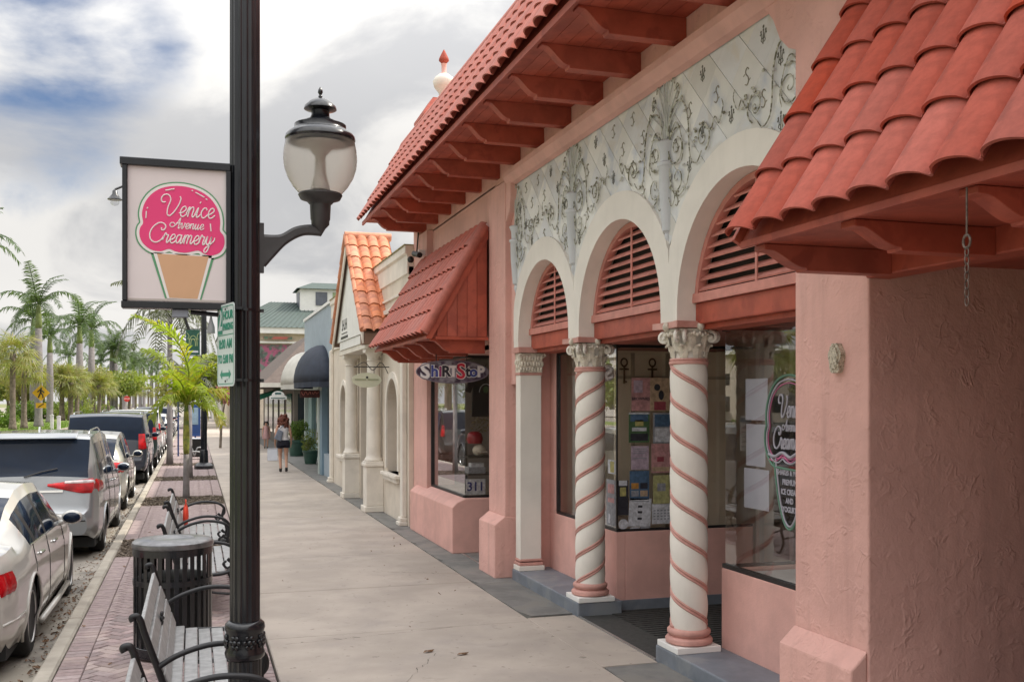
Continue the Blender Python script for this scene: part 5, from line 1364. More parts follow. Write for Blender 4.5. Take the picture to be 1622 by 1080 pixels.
for yc in (18.05, 24.3):
    nb = empty('arched_niche', (CX, yc, .8), parent=cb); hw = .52 if yc < 20 else .5
    w = MB(); n = 16
    for i in range(n):
        a, b_ = pi*i/n, pi*(i+1)/n
        q = [(yc+R_*cos(t), 1.98+R_*sin(t)) for R_, t in ((hw+.005, a), (hw+.13, a), (hw+.13, b_), (hw+.005, b_))]
        w.prism(q, 'x', CX-.03, CX-.001)
    for s_ in (-1, 1): w.box(CX-.03, CX-.001, yc+s_*(hw+.005), yc+s_*(hw+.13), .87, 1.98)
    w.build('surround', M['creamt'], nb)
    w = MB(); w.box(CX-.11, CX+.28, yc-hw-.2, yc+hw+.2, .74, .80); w.box(CX-.07, CX-.001, yc-hw-.14, yc+hw+.14, .66, .739); w.build('sill', M['creamt'], nb, bevel=.008)
    w = MB(); w.prism([(yc-hw+.01, .801), (yc+hw-.01, .801)]+[(yc+(hw-.01)*cos(pi*i/14), 1.98+(hw-.01)*sin(pi*i/14)) for i in range(15)], 'x', 3.70, 3.74); w.build('window_panel', mat('niche_brown', (.12, .07, .04), .4, var=.3) if yc < 20 else M['dark'], nb)
    w = MB(); w.box(3.66, 3.70, yc-.03, yc+.03, .801, 2.45); w.box(3.66, 3.70, yc+hw-.09, yc+hw-.02, .801, 2.0); w.build('mullion', mat('niche_frame', (.25, .14, .07), .5), nb)
# thin pilasters with feet
for y in (16.86, 26.3):
    p_ = empty('corner_pilaster', (3.36, y, 0), parent=cb)
    MB().box(3.33, CX-.001, y-.10, y+.10, .14, 3.4).build('shaft', M['creamt'], p_, bevel=.02)
    w = MB(); w.box(3.27, CX-.001, y-.14, y+.14, .003, .07); w.box(3.295, CX-.001, y-.12, y+.12, .072, .14); w.build('foot', M['creamt'], p_, bevel=.015)
# portico columns on pedestals
for y in (19.18, 22.05):
    p_ = empty('portico_column', (3.25, y, 0), parent=cb)
    w = MB(); w.box(3.09, CX-.001, y-.19, y+.19, .12, .86); w.build('pedestal', M['creamt'], p_, bevel=.01)
    w = MB(); w.box(3.05, CX-.001, y-.23, y+.23, .003, .115); w.box(3.06, CX-.001, y-.22, y+.22, .862, .93); w.box(3.08, CX-.001, y-.20, y+.20, .932, .96); w.build('pedestal_moulding', M['creamt'], p_, bevel=.02)
    w = MB(); w.lathe([(.165, .962), (.175, .98), (.165, 1.01), (.145, 1.03), (.138, 1.10), (.132, 2.0), (.120, 2.85)], 20, (3.26, y, 0)); w.build('shaft', M['creamt'], p_, smooth=45)
    w = MB(); w.lathe([(.120, 2.851), (.14, 2.87), (.12, 2.89), (.125, 2.96), (.17, 3.02)], 20, (3.26, y, 0)); w.box(3.08, CX-.001, y-.18, y+.18, 3.02, 3.09); w.build('capital', M['creamt'], p_, smooth=40)
# entablature and gable
YG, HG, ZR, ZE, XF = 20.6, 2.15, 5.42, 3.36, 2.95
w = MB(); w.box(3.06, CX-.001, 18.7, 22.5, 3.092, 3.20); w.build('entablature', M['creamt'], cb, bevel=.01)
w = MB(); w.prism([(YG-HG+.12, ZE+.02), (YG+HG-.12, ZE+.02), (YG, ZR-.10)], 'x', 3.02, 3.06); w.box(3.04, 3.40, 18.95, 22.25, 3.201, 3.37); w.build('gable_wall', M['white2'], cb)
AG = atan2(ZR-ZE, HG); Lg = sqrt((ZR-ZE)**2+HG**2)
rf = empty('gable_roof', (3.3, YG, 4.4), parent=cb)
w = MB(); w.prism([(YG-HG, ZE), (YG-HG, ZE-.06), (YG, ZR-.08), (YG+HG, ZE-.06), (YG+HG, ZE), (YG, ZR)], 'x', XF+.01, 3.82); w.build('roof_deck', mat('roof_underside', (.16, .10, .07), .8), rf)
for s_ in (-1, 1):
    w = MB(); w.prism([(YG+s_*HG, ZE-.02), (YG+s_*(HG-.02), ZE-.20), (YG, ZR-.24), (YG, ZR-.05)], 'x', XF-.02, XF+.008); w.build('barge_board', M['creamt'], rf)
me_o = tile_mesh('orange_tile', M['orange'], .215, .43, hcrest=.05, lip=.028)
tile_roof(rf, (XF-.02, YG-HG-.03, ZE+.005), (1, 0, 0), (0, cos(AG), sin(AG)), 4, 8, .215, Lg/8, me_o, jit=.008)
tile_roof(rf, (XF+.84, YG+HG+.03, ZE+.005), (-1, 0, 0), (0, -cos(AG), sin(AG)), 4, 8, .215, Lg/8, me_o, jit=.008)
w = MB(); w.tube([(XF-.04, YG, ZR+.04), (3.86, YG, ZR+.04)], .085, 10); w.build('ridge_tile', M['orange'], rf, smooth=50)
for s_ in (-1, 1):
    for i in range(8):
        a = i/8; b_ = (i+1.08)/8; y0_ = YG+s_*HG*(1-a); y1_ = YG+s_*HG*(1-b_)
        w = MB(); w.tube([(XF-.01, y0_, ZE+(ZR-ZE)*a+.045), (XF-.01, y1_, ZE+(ZR-ZE)*b_+.03)], [.065, .055], 8); w.build('rake_tile', M['orange'], rf, smooth=50)
w = MB(); w.box(2.97, 3.40, YG-HG-.02, YG-HG+.5, 3.15, 3.345); w.build('eave_box', mat('eave_brown', (.19, .11, .075), .7), cb)
w = MB(); w.box(3.015, 3.02, 20.9, 21.9, 3.42, 3.47); w.box(3.015, 3.02, 21.0, 21.8, 3.52, 3.54)
for i, y in enumerate((21.7, 21.5, 21.3, 21.1)): w.box(3.013, 3.02, y-.07, y-.03, 3.60, 3.82); w.box(3.013, 3.02, y-.07, y+.06, 3.60+(.09 if i % 2 else 0), 3.64+(.09 if i % 2 else 0))
w.build('gable_lettering', M['blackm'], cb)
w = MB(); w.prism([(2.985+.27*cos(2*pi*i/32), 2.48+.135*sin(2*pi*i/32)) for i in range(32)], 'y', 18.28, 18.31)
w.build('oval_hanging_sign', mat('pale_green_oval', (.55, .56, .42), .5, var=.04), None, label='pale cream green oval hanging sign in front of the cream portico', cat='sign')
_s = bpy.data.objects['oval_hanging_sign']
w = MB(); w.ball((2.99, 18.275, 2.53), .022, .01, .022, 8, 6); w.build('emblem', M['blackm'], _s)
w = MB(); w.box(2.77, 2.97, 18.272, 18.279, 2.482, 2.50); w.box(3.0, 3.2, 18.272, 18.279, 2.482, 2.50); w.build('print', mat('sage_print', (.28, .30, .18), .6), _s)
w = MB(); w.tube([(3.40, 18.30, 2.72), (2.75, 18.30, 2.72)], .01, 5); w.tube([(2.85, 18.30, 2.72), (2.85, 18.30, 2.58)], .006, 5); w.tube([(3.12, 18.30, 2.72), (3.12, 18.30, 2.58)], .006, 5)
w.tube([(p[0], 18.30, p[1]) for p in bez([(3.38, 2.60), (3.25, 2.80), (3.1, 2.66), (2.95, 2.80), (2.8, 2.73)])], .007, 5); w.build('scroll_bracket', M['blackm'], _s)
# ================================================================ BLUE BUILDING
bb = empty('blue_shop_building', (3.6, 33, 0), label='pale blue shop building with teal storefront bays and dome awnings', cat='building')
m_blue = mat('pale_blue_stucco', (.33, .39, .44), .75, var=.06, bump=.2, bs=40, bd=.003); m_blue2 = mat('slate_blue_paint', (.19, .28, .35), .6, var=.06)
m_teal = mat('teal_paint', (.22, .33, .32), .6, var=.08); m_pale = mat('pale_mint_trim', (.50, .56, .52), .6, var=.05)
w = MB(); w.box(3.45, 9, 26.52, 26.75, 0, 4.7); w.box(3.46, 9, 26.75, 33.8, 2.62, 4.7); w.build('wall', m_blue, bb)
w = MB(); w.box(3.42, 9, 26.5, 33.85, 4.70, 4.78); w.build('coping', M['white2'], bb)
w = MB(); w.box(3.50, 3.95, 26.76, 28.9, 0, .62); w.build('low_wall', m_blue, bb)
w = MB(); w.box(3.44, 3.72, 28.9, 29.5, 0, 2.62); w.build('pier', m_blue2, bb)
w = MB(); w.box(3.40, 3.44, 29.35, 29.5, 0, 2.62); w.box(3.42, 3.44, 28.88, 29.34, 2.40, 2.62); w.build('trim', m_pale, bb)
w = MB(); w.box(3.60, 3.65, 26.8, 28.85, .62, 2.62); w.build('pane', mat('dark_shop_glass', (.02, .025, .03), .08), bb)
w = MB(); w.box(4.35, 4.5, 29.5, 41.5, 0, 3.4); w.box(3.46, 9, 33.8, 41.5, 2.62, 3.3); w.build('storefront_wall', m_teal, bb)
for i, y in enumerate((30.4, 31.9, 33.4, 35.0, 36.8, 38.8, 41.2)):
    MB().box(4.22, 4.35, y-.12, y+.12, 0, 2.62).build('storefront_post', m_pale if i % 2 == 0 else m_teal, bb)
for a, c in ((30.55, 31.75), (32.05, 33.25), (35.15, 36.65), (36.95, 38.65)):
    MB().box(4.31, 4.345, a, c, .5, 2.4).build('storefront_pane', mat('storefront_glass', (.05, .08, .09), .1) if a < 31 else bpy.data.materials['storefront_glass'], bb)
MB().box(4.21, 4.35, 29.5, 41.4, 2.42, 2.62).build('storefront_fascia', m_pale, bb)
def dome_awning(y0, y1, xo, m_, label):
    w = MB(); n, k = 8, 10; X0 = 3.455; zb, zt = 2.47, 3.68; yc = (y0+y1)/2; hw = (y1-y0)/2
    vs = []; fs = []
    for i in range(k+1):                # from one end around to the other
        ph = pi*i/k
        for j in range(n+1):
            t = pi/2*j/n
            vs.append((X0-(X0-xo)*sin(ph)**.8*cos(t), yc-hw*cos(ph)*cos(t)**.9, zb+.16+(zt-zb-.16)*sin(t)))
    for i in range(k):
        for j in range(n): fs.append((i*(n+1)+j, (i+1)*(n+1)+j, (i+1)*(n+1)+j+1, i*(n+1)+j+1))
    w.add(vs, fs)
    val = MB()
    for i in range(k):
        a, b_ = vs[i*(n+1)], vs[(i+1)*(n+1)]; val.add([a, b_, (b_[0], b_[1], zb), (a[0], a[1], zb)], [(0, 1, 2, 3)])
    o = empty('dome_awning', (X0, yc, zb), parent=bb, label=label)
    c = w.build('canvas', m_, o, smooth=True); c.modifiers.new('s', 'SOLIDIFY').thickness = .01
    c = val.build('valance', m_, o); c.modifiers.new('s', 'SOLIDIFY').thickness = .01
    rb = MB()
    for i in range(1, k):
        rb.tube([vs[i*(n+1)+j] for j in range(n+1)], .012, 5)
    rb.build('rib', m_, o)
dome_awning(27.1, 31.3, 2.72, mat('navy_canvas', (.020, .027, .045), .75, var=.2), 'navy canvas dome awning')
dome_awning(31.6, 34.9, 2.66, mat('cream_canvas', (.55, .53, .48), .75, var=.08), 'cream canvas dome awning beyond the navy one')
o = empty('hanging_shop_sign', (3.1, 29, 2.3), label='dark red hanging board with pale cursive squiggle under the navy dome awning', cat='sign')
w = MB(); w.prism([(3.12+p[0], 2.305+p[1]) for p in rrect(.56, .22, .04)], 'y', 29.0, 29.03); w.build('sign_board', mat('oxblood_board', (.075, .012, .01), .4, var=.3, vs=5), o)
w = MB(); 
for pts in ([(-.24, .04), (-.18, -.05), (-.12, .05), (-.06, -.03), (0, .05), (.02, -.02)], [(.06, .03), (.10, -.02), (.14, .05), (.19, 0), (.24, .04)]): ribbon3(w, bez(pts, 5), .022, lambda p: (3.12+p[0], 28.998, 2.315+p[1]))
w.build('lettering', mat('faded_red_print', (.45, .13, .10), .5), o)
# ================================================================ BROWN HIP-ROOFED SHOP, MURAL BUILDING
br = empty('brown_roofed_shop', (4, 50, 0), label='low shop with a brown hipped shingle roof and deep cream eave beyond the blue building', cat='building')
m_br = mat('brown_shingle', (.10, .074, .062), .85, var=.15, vs=6, bump=.4, bs=12, bd=.02)
w = MB(); w.add([(2.62, 42, 2.80), (9, 42, 2.80), (9, 62, 2.80), (2.62, 62, 2.80), (5.1, 46, 5.2), (9, 46, 5.2), (9, 58, 5.2), (5.1, 58, 5.2)], [(0, 1, 5, 4), (3, 0, 4, 7), (2, 3, 7, 6), (4, 5, 6, 7), (0, 3, 2, 1)]); w.build('roof', m_br, br)
w = MB(); w.box(2.56, 2.618, 41.95, 62, 2.66, 2.84); w.box(2.56, 9, 41.93, 41.99, 2.66, 2.84); w.build('fascia', M['creamt'], br)
w = MB(); w.box(3.9, 9, 42.2, 61.5, 0, 2.795); w.build('wall', mat('taupe_wall', (.14, .12, .10), .8), br)
for i in range(5): MB().box(3.86, 3.90, 43+i*3.6, 45.4+i*3.6, .5, 2.4).build('pane', bpy.data.materials['dark_shop_glass'], br)
for i in range(3): MB().box(4.05+i*.55, 4.5+i*.55, 42.17, 42.2, .4, 2.4).build('pane', bpy.data.materials['dark_shop_glass'], br)
o = empty('arched_sign', (3.1, 40, 2.3), label='small white arch topped hanging sign with a dark picture under the brown eave', cat='sign')
w = MB(); w.prism([(-.32, -.16), (.32, -.16), (.32, -.04)]+[(.24*cos(pi*i/10), .0+.17*sin(pi*i/10)) for i in range(11)]+[(-.32, -.04)], 'y', -.02, .02, TRS((3.09, 40, 2.32))); w.build('sign_board', M['white2'], o)
w = MB(); w.box(2.97, 3.2, 39.97, 39.979, 2.36, 2.43); w.box(2.82, 3.36, 39.97, 39.979, 2.20, 2.23); w.build('print', mat('sign_teal_dark', (.04, .12, .12), .5), o)
w = MB(); w.prism([(2.75, 2.1), (2.75, 2.32), (3.9, 2.65), (3.9, 2.55)], 'y', 48, 54); w.build('green_awning', mat('green_canvas', (.02, .22, .13), .7), br)
mb = empty('mural_building', (8, 80, 0), label='large cream building with a green hipped roof, cupola and magenta flower mural', cat='building')
w = MB(); w.box(2.6, 26, 80, 100, 0, 7.3); w.build('wall', mat('cream_far_wall', (.62, .53, .42), .8), mb)
w = MB(); w.box(2.0, 26.5, 79.4, 101, 7.3, 7.75); w.box(2.4, 8.2, 79.7, 79.99, 6.55, 6.7); w.build('fascia', M['white2'], mb)
w = MB(); w.add([(1.9, 79.3, 7.75), (26.6, 79.3, 7.75), (26.6, 101, 7.75), (1.9, 101, 7.75), (6, 87, 10.4), (22, 87, 10.4), (22, 94, 10.4), (6, 94, 10.4)], [(0, 1, 5, 4), (1, 2, 6, 5), (2, 3, 7, 6), (3, 0, 4, 7), (4, 5, 6, 7)])
for i in range(60):
    x = 2.2+i*.41; t0 = 0; 
    xa = x; w.tube([(xa, 79.32, 7.79), (6+(22-6)*(x-1.9)/24.7, 87, 10.43)], .035, 4)
w.build('roof', mat('green_metal_roof', (.055, .08, .072), .7, var=.12, vs=3), mb)
cu = empty('cupola', (10, 86, 10), parent=mb)
w = MB(); w.box(8.3, 12.6, 84.5, 88, 8.9, 11.35); w.build('cupola_wall', M['white2'], cu)
w = MB(); w.add([(8.0, 84.2, 11.35), (12.9, 84.2, 11.35), (12.9, 88.3, 11.35), (8.0, 88.3, 11.35), (9.4, 85.8, 12.0), (11.6, 85.8, 12.0)], [(0, 1, 5, 4), (1, 2, 5), (2, 3, 4, 5), (3, 0, 4)]); w.build('cupola_roof', bpy.data.materials['green_metal_roof'], cu)
w = MB(); w.box(9.55, 10.5, 84.44, 84.5, 10.0, 11.1); w.box(8.25, 8.3, 85, 87, 9.9, 11.1); w.build('cupola_window', mat('cupola_dark', (.12, .13, .16), .4), cu)
MB().box(10.95, 12.3, 84.44, 84.5, 9.7, 11.1).build('cupola_panel', mat('cupola_green_panel', (.30, .36, .2), .6), cu)
mu_m = mat('mural_print', (.10, .13, .11), .6, var=.6, vs=2, col2=(.36, .09, .17), c2s=1.8, c2lo=.46, c2hi=.56)
MB().box(4.75, 9.5, 79.9, 79.96, 3.6, 6.45).build('mural', mu_m, mb)
w = MB(); w.box(4.5, 4.74, 79.88, 79.99, 2, 6.5); w.box(3.0, 4.4, 79.6, 79.9, 4.9, 5.1); w.build('trim', M['white2'], mb)
w = MB(); w.box(5.0, 7.2, 79.5, 79.6, 6.85, 7.05); w.build('name_strip', mat('strip_green', (.08, .14, .09), .6, var=.5, vs=4, col2=(.4, .1, .08), c2s=1.2), mb)
# far buildings on the right side of the street, beyond
for i, (y0, y1, x, h, c, l) in enumerate(((104, 122, 3.4, 5, (.62, .60, .56), 'white low building with columns far down the pavement'), (124, 150, 3.2, 7, (.50, .42, .34), 'tan two storey building at the far end of the pavement'))):
    fb = empty('far_building', (8, y0, 0), label=l, cat='building')
    MB().box(x, 20, y0, y1, 0, h).build('wall', mat('far_wall_%s' % 'ab'[i], c, .8), fb)
    for k in range(6): MB().box(x-1.2, x-.9, y0+1+k*2.6, y0+1.3+k*2.6, 0, 3.2).build('column', M['white2'], fb)
    MB().box(x-1.4, x, y0, y1, 3.2, 3.6).build('canopy', M['white2'], fb)
    for k in range(5): MB().box(x-.04, x, y0+1.5+k*3, y0+3.4+k*3, .6, 2.6).build('window', bpy.data.materials['dark_shop_glass'], fb)
# ================================================================ MEDIAN PARK, PALMS, TREES
def leafmat(name, col, trans=.35, rough=.5, var=.35, vs=3, rand=.12, col2=None):
    m = mat(name, col, rough, var=var, vs=vs, rand=rand, coords='object', col2=col2, c2s=2.2, spec=.4)
    nt = m.node_tree; b = nt.nodes['Principled BSDF']; src = b.inputs['Base Color'].links[0].from_socket
    t = N(nt, 'ShaderNodeBsdfTranslucent'); tc_ = MIXC(nt, 1.0, src, (1.5, 1.6, .55), 'MULTIPLY'); nt.links.new(tc_, t.inputs[0])
    mx = N(nt, 'ShaderNodeMixShader'); mx.inputs[0].default_value = trans
    nt.links.new(b.outputs[0], mx.inputs[1]); nt.links.new(t.outputs[0], mx.inputs[2]); nt.links.new(mx.outputs[0], nt.nodes['Material Output'].inputs[0])
    return m
L_roy = leafmat('royal_palm_leaf', (.07, .11, .045)); L_sab = leafmat('sabal_palm_leaf', (.19, .21, .065), col2=(.26, .23, .09))
L_yng = leafmat('young_palm_leaf', (.21, .265, .035), .5, rand=.05, col2=(.31, .28, .035)); L_bush = leafmat('bushy_leaf', (.17, .21, .06), col2=(.27, .27, .09))
L_olv = leafmat('olive_leaf', (.23, .24, .08), col2=(.32, .27, .11)); L_hedge = leafmat('hedge_leaf', (.10, .17, .03), col2=(.16, .22, .04))
L_grey = leafmat('grey_palm_leaf', (.10, .11, .075)); L_pink = leafmat('bougainvillea_leaf', (.34, .12, .16), col2=(.12, .14, .05))
m_trunk = mat('palm_trunk_grey', (.205, .185, .185), .85, var=.2, vs=4, bump=.4, bs=8, bd=.02, rand=.1, coords='object'); m_shaft = mat('crownshaft_green', (.16, .20, .06), .45, var=.25, vs=3, coords='object', rand=.1)
m_trunk2 = mat('sabal_trunk_brown', (.17, .135, .11), .9, var=.35, vs=5, bump=.8, bs=14, bd=.03, rand=.1, coords='object')
med = MB(); med.box(-32, -9.6, -20, 240, -.3, .02); med.build('median_lawn', mat('lawn', (.13, .19, .03), .95, var=.3, vs=1.2, bump=1, bs=25, bd=.03, col2=(.20, .22, .05), c2s=.6), None, kind='structure')
MB().box(-9.6, -9.42, -20, 240, -.3, .025).build('median_kerb', M['kerb'], None, kind='structure')
MB().box(-26, -21, -20, 240, .02, .03).build('median_path', M['concrete'], None, kind='structure')
gb = MB()
for i in range(9000):
    x = -9.62-abs(rnd.gauss(0, 3)); y = rnd.uniform(8, 110); h = rnd.uniform(.05, .14); a = rnd.uniform(0, 6.28); s = .03
    gb.add([(x-s*cos(a), y-s*sin(a), .02), (x+s*cos(a), y+s*sin(a), .02), (x+rnd.uniform(-.04, .04), y+rnd.uniform(-.04, .04), .02+h)], [(0, 1, 2)])
gb.build('grass', L_hedge, None, kind='stuff', label='short bright green grass along the edge of the median', cat='grass')
def frond_mesh(name, pts, nl, ll, w0, m_, droop=.5, spread=1.0, seed=1, ragged=.0, keep=.12):
    """feather frond: midrib through pts (x outward, z up), paired leaflets hanging from it"""
    r_ = random.Random(seed); P = bez(pts, 8); w = MB(); k = len(P)
    def at(t):
        f = t*(k-1); i = min(int(f), k-2); f -= i
        return Vector((P[i][0]+(P[i+1][0]-P[i][0])*f, 0, P[i][1]+(P[i+1][1]-P[i][1])*f)), Vector((P[i+1][0]-P[i][0], 0, P[i+1][1]-P[i][1])).normalized()
    w.tube([(p[0], 0, p[1]) for p in P[::3]+[P[-1]]], [w0*(1-.8*i/max(1, len(P[::3]))) for i in range(len(P[::3])+1)], 4, caps=False)
    for i in range(nl):
        t = keep+(1-keep)*i/(nl-1); c, d = at(t)
        L_ = ll*(.45+.55*sin(pi*min(1, t*1.05+.08)))*r_.uniform(.8, 1.1)
        for s_ in (-1, 1):
            if r_.random() < ragged: continue
            out = (Vector((0, s_*spread, 0))+d*r_.uniform(.35, .75)+Vector((0, 0, r_.uniform(-droop*.4, .25)))).normalized()
            mid = c+out*L_*.5+Vector((0, 0, -L_*droop*.12)); end = c+out*L_*.92+Vector((0, 0, -L_*droop*r_.uniform(.4, .7)))
            ww = d*(ll*.040)
            w.add([c-ww, c+ww, mid+ww*1.3, end, mid-ww*1.3], [(0, 1, 2, 4), (4, 2, 3)])
    me = w.mesh(name); me.materials.append(m_); return me
def fan_mesh(name, R_, m_, seed=1):
    r_ = random.Random(seed); w = MB(); w.tube([(0, 0, 0), (R_*.8, 0, R_*.15)], .015, 4)
    c = Vector((R_*.8, 0, R_*.15))
    for i in range(18):
        a = -2.3+4.6*i/17; L_ = R_*r_.uniform(.75, 1.05)*(.75+.25*cos(a)); d = Vector((cos(a), sin(a), 0)); n = Vector((-sin(a), cos(a), 0))*.035*R_
        mid = c+d*L_*.55; end = c+d*L_+Vector((0, 0, -L_*r_.uniform(.3, .6)))
        w.add([c, mid+n, end, mid-n], [(0, 1, 2, 3)])
    me = w.mesh(name); me.materials.append(m_); return me
RF = [frond_mesh('royal_frond_up', [(0, 0), (.35, 1.2), (1.1, 2.2), (2.2, 2.5)], 34, .75, .035, L_roy, .55, seed=3),
      frond_mesh('royal_frond_mid', [(0, 0), (1.0, .8), (2.2, .75), (3.0, -.1)], 36, .78, .035, L_roy, .8, seed=4),
      frond_mesh('royal_frond_low', [(0, 0), (.9, .1), (1.9, -.6), (2.4, -1.7)], 34, .72, .03, L_roy, .9, seed=5)]
GF = [frond_mesh('grey_frond_up', [(0, 0), (.3, .6), (.8, 1.0), (1.4, .9)], 26, .45, .02, L_grey, .7, seed=6),
      frond_mesh('grey_frond_low', [(0, 0), (.6, .25), (1.1, -.2), (1.35, -1.0)], 26, .45, .02, L_grey, .9, seed=7)]
SF = [fan_mesh('sabal_fan_a', 1.0, L_sab, 1), fan_mesh('sabal_fan_b', .9, L_sab, 2)]
def palm(x, y, h, label, kind='royal', s=1.0, group=None, seed=0, z=0, r=None, nf=None, cat='palm tree'):
    r_ = random.Random(seed+int(x*10)+int(y)); o = empty('royal_palm' if kind == 'royal' else ('sabal_palm' if kind == 'sabal' else 'coconut_palm'), (x, y, z), label=label, cat=cat, group=group)
    lean = r_.uniform(-.12, .12)
    if kind == 'royal':
        r = r or .24*s; hs = h*.80
        w = MB(); w.lathe([(r*1.5, -.1), (r*1.25, .25), (r, .8), (r*1.05, hs*.4), (r*1.12, hs*.6), (r*.82, hs)], 12, (x, y, z)); w.build('trunk', m_trunk, o, smooth=True)
        w = MB(); w.lathe([(r*.85, hs), (r*.88, hs+.3*s), (r*.6, h-.2), (r*.35, h)], 10, (x, y, z)); w.build('crownshaft', m_shaft, o, smooth=True)
        for i in range(nf or 13):
            a = i*2.4+r_.uniform(-.3, .3); c = 0 if i < 4 else (1 if i < 9 else 2)
            sc_ = s*r_.uniform(.68, .92)
            inst('frond', RF[c], o, TRS((x, y, z+h-.15), (r_.uniform(-.2, .2), r_.uniform(-.15, .15), a), (sc_, sc_, sc_)))
        w = MB(); w.tube([(x, y, z+h-.1), (x+.05, y, z+h+1.5*s)], [.03, .008], 5); w.build('spear', m_shaft, o)
    elif kind == 'sabal':
        r = r or .17*s
        w = MB(); w.lathe([(r*1.7, -.1), (r*1.3, .3), (r, 1.0), (r*.95, h*.9), (r*1.3, h)], 10, (x, y, z)); w.build('trunk', m_trunk2, o, smooth=True)
        for i in range(nf or 26):
            el = r_.uniform(-.9, 1.3); a = i*2.4; sc_ = s*r_.uniform(.85, 1.15)
            inst('fan_leaf', SF[i % 2], o, TRS((x, y, z+h-.1), (r_.uniform(-.5, .5), -el, a), (sc_, sc_, sc_)))
    else:
        r = r or .09
        w = MB(); w.lathe([(r*1.3, -.1), (r, .5), (r*.8, h)], 10, (x, y, z)); w.build('trunk', m_trunk, o, smooth=True)
        for i in range(nf or 12):
            a = i*2.4+r_.uniform(-.3, .3); sc_ = s*r_.uniform(.85, 1.1)
            inst('frond', GF[0 if i < 5 else 1], o, TRS((x, y, z+h-.05), (r_.uniform(-.2, .2), 0, a), (sc_, sc_, sc_)))
    return o
G1 = 'royal palms on the median'; G2 = 'sabal palms on the median'
cY, sY = cos(TH), sin(TH)
def gp(u, v, z=-.05):
    a = (u-811)/1600; k = (z-2.1)/((635-v)/1600); return ((a*cY+sY)*k, (cY-a*sY)*k)
def hz(u, v, vt, z=-.05):
    x, y = gp(u, v, z); zc = x*sY+y*cY; return x, y, 2.1+zc*(635-vt)/1600
x, y, h = hz(61, 677, 481); palm(x, y, h, 'tallest royal palm on the median, left of the pedestrian sign top', s=1.35, seed=1, r=.30)
x, y, h = hz(79, 670, 531); palm(x, y, h, 'royal palm just right of the pedestrian sign', s=1.15, seed=2, r=.30)
x, y, h = hz(53, 668, 505); palm(x, y, h, 'royal palm half hidden behind the tallest one', s=1.5, seed=3)
x, y, h = hz(126, 660, 515); palm(x, y, h, 'left one of the twin royal palms mid median', s=1.9, seed=4)
x, y, h = hz(145, 658, 522); palm(x, y, h, 'right one of the twin royal palms mid median', s=2.0, seed=5)
x, y, h = hz(177, 652, 552); palm(x, y, h, 'royal palm with a double trunk, above the dark suv', s=2.0, seed=6)
x, y, h = hz(183, 652, 556); palm(x, y, h, 'second trunk of the close royal pair above the dark suv', s=1.9, seed=16)
x, y, h = hz(197, 650, 570); palm(x, y, h, 'royal palm right of the close pair', s=2.3, seed=7)
for i, (u, v, vt, s) in enumerate(((212, 645, 578, 3.2), (222, 644, 574, 3.4), (228, 644, 582, 3.2), (240, 642, 578, 4.2), (205, 646, 585, 3), (160, 652, 575, 2.2), (110, 655, 565, 2.1), (248, 642, 588, 4))):
    x, y, h = hz(u, v, vt, 0); palm(x, y, h, ['slender distant royal palm just right of the close pair', 'taller of two touching distant royal palms near the stop sign', 'distant royal palm next right of the touching two', 'distant royal palm near the right end of the median row', 'distant royal palm directly above the stop sign', 'distant royal palm rising out of the shade trees left of the close pair', 'distant royal palm behind the left twin, low among the shade trees', 'farthest royal palm, at the right end of the median row'][i], s=s*.75, seed=20+i, group='distant royal palms down the median', nf=11)
x, y, h = hz(20, 682, 560); palm(x, y, h, 'leftmost dark trunked sabal palm on the median', 'sabal', s=1.45, seed=31, r=.2)
x, y, h = hz(38, 680, 588); palm(x, y, h, 'second sabal palm from the left, its base flaring dark', 'sabal', s=1.2, seed=32, r=.2)
for i, (u, v, vt) in enumerate(((98, 667, 603), (112, 667, 605), (122, 664, 606), (148, 660, 612), (157, 660, 610), (164, 658, 612), (172, 657, 614), (205, 652, 618), (215, 651, 616), (235, 648, 620), (-8, 676, 575), (68, 663, 600))):
    x, y, h = hz(u, v, vt); palm(x, y, h, ['sabal palm right of the white bollards, left of a close pair', 'left trunk of the close sabal pair beyond the bollards', 'right trunk of the close sabal pair beyond the bollards', 'sabal palm under the right twin royal palm', 'sabal palm next right of the one under the twin royals', 'sabal palm left of the double trunked royal palm', 'sabal palm touching the double trunked royal palm', 'small distant sabal palm just right of the stop sign', 'second small sabal palm to the right of the stop sign', 'farthest sabal palm at the right end of the row', 'sabal palm cut by the left picture edge', 'sabal palm hidden behind the pedestrian sign and royal trunks'][i], 'sabal', s=1.5, seed=40+i, group='sabal palms behind the royals')
# palms left of the frame whose fronds reach in, and the row seen in reflections
palm(-11.5, 58.6, 9.7, 'near royal palm whose fronds reach in at the left picture edge', s=1.25, seed=51)
for i, (x, y, h) in enumerate(((-13, 30, 8), (-16, 18, 7.5), (-13.5, 8, 8.2), (-18, 52, 8.5))): palm(x, y, h, 'one of the royal palms on the near median seen in the window reflections', s=1.15, seed=55+i, group='near median royal palms')
for i, (x, y, h) in enumerate(((-12, 22, 4), (-11.5, 13, 3.6), (-14, 36, 4.2))): palm(x, y, h, 'one of the sabal palms on the near median seen in the window reflections', 'sabal', s=1.1, seed=60+i, group='near median sabal palms')
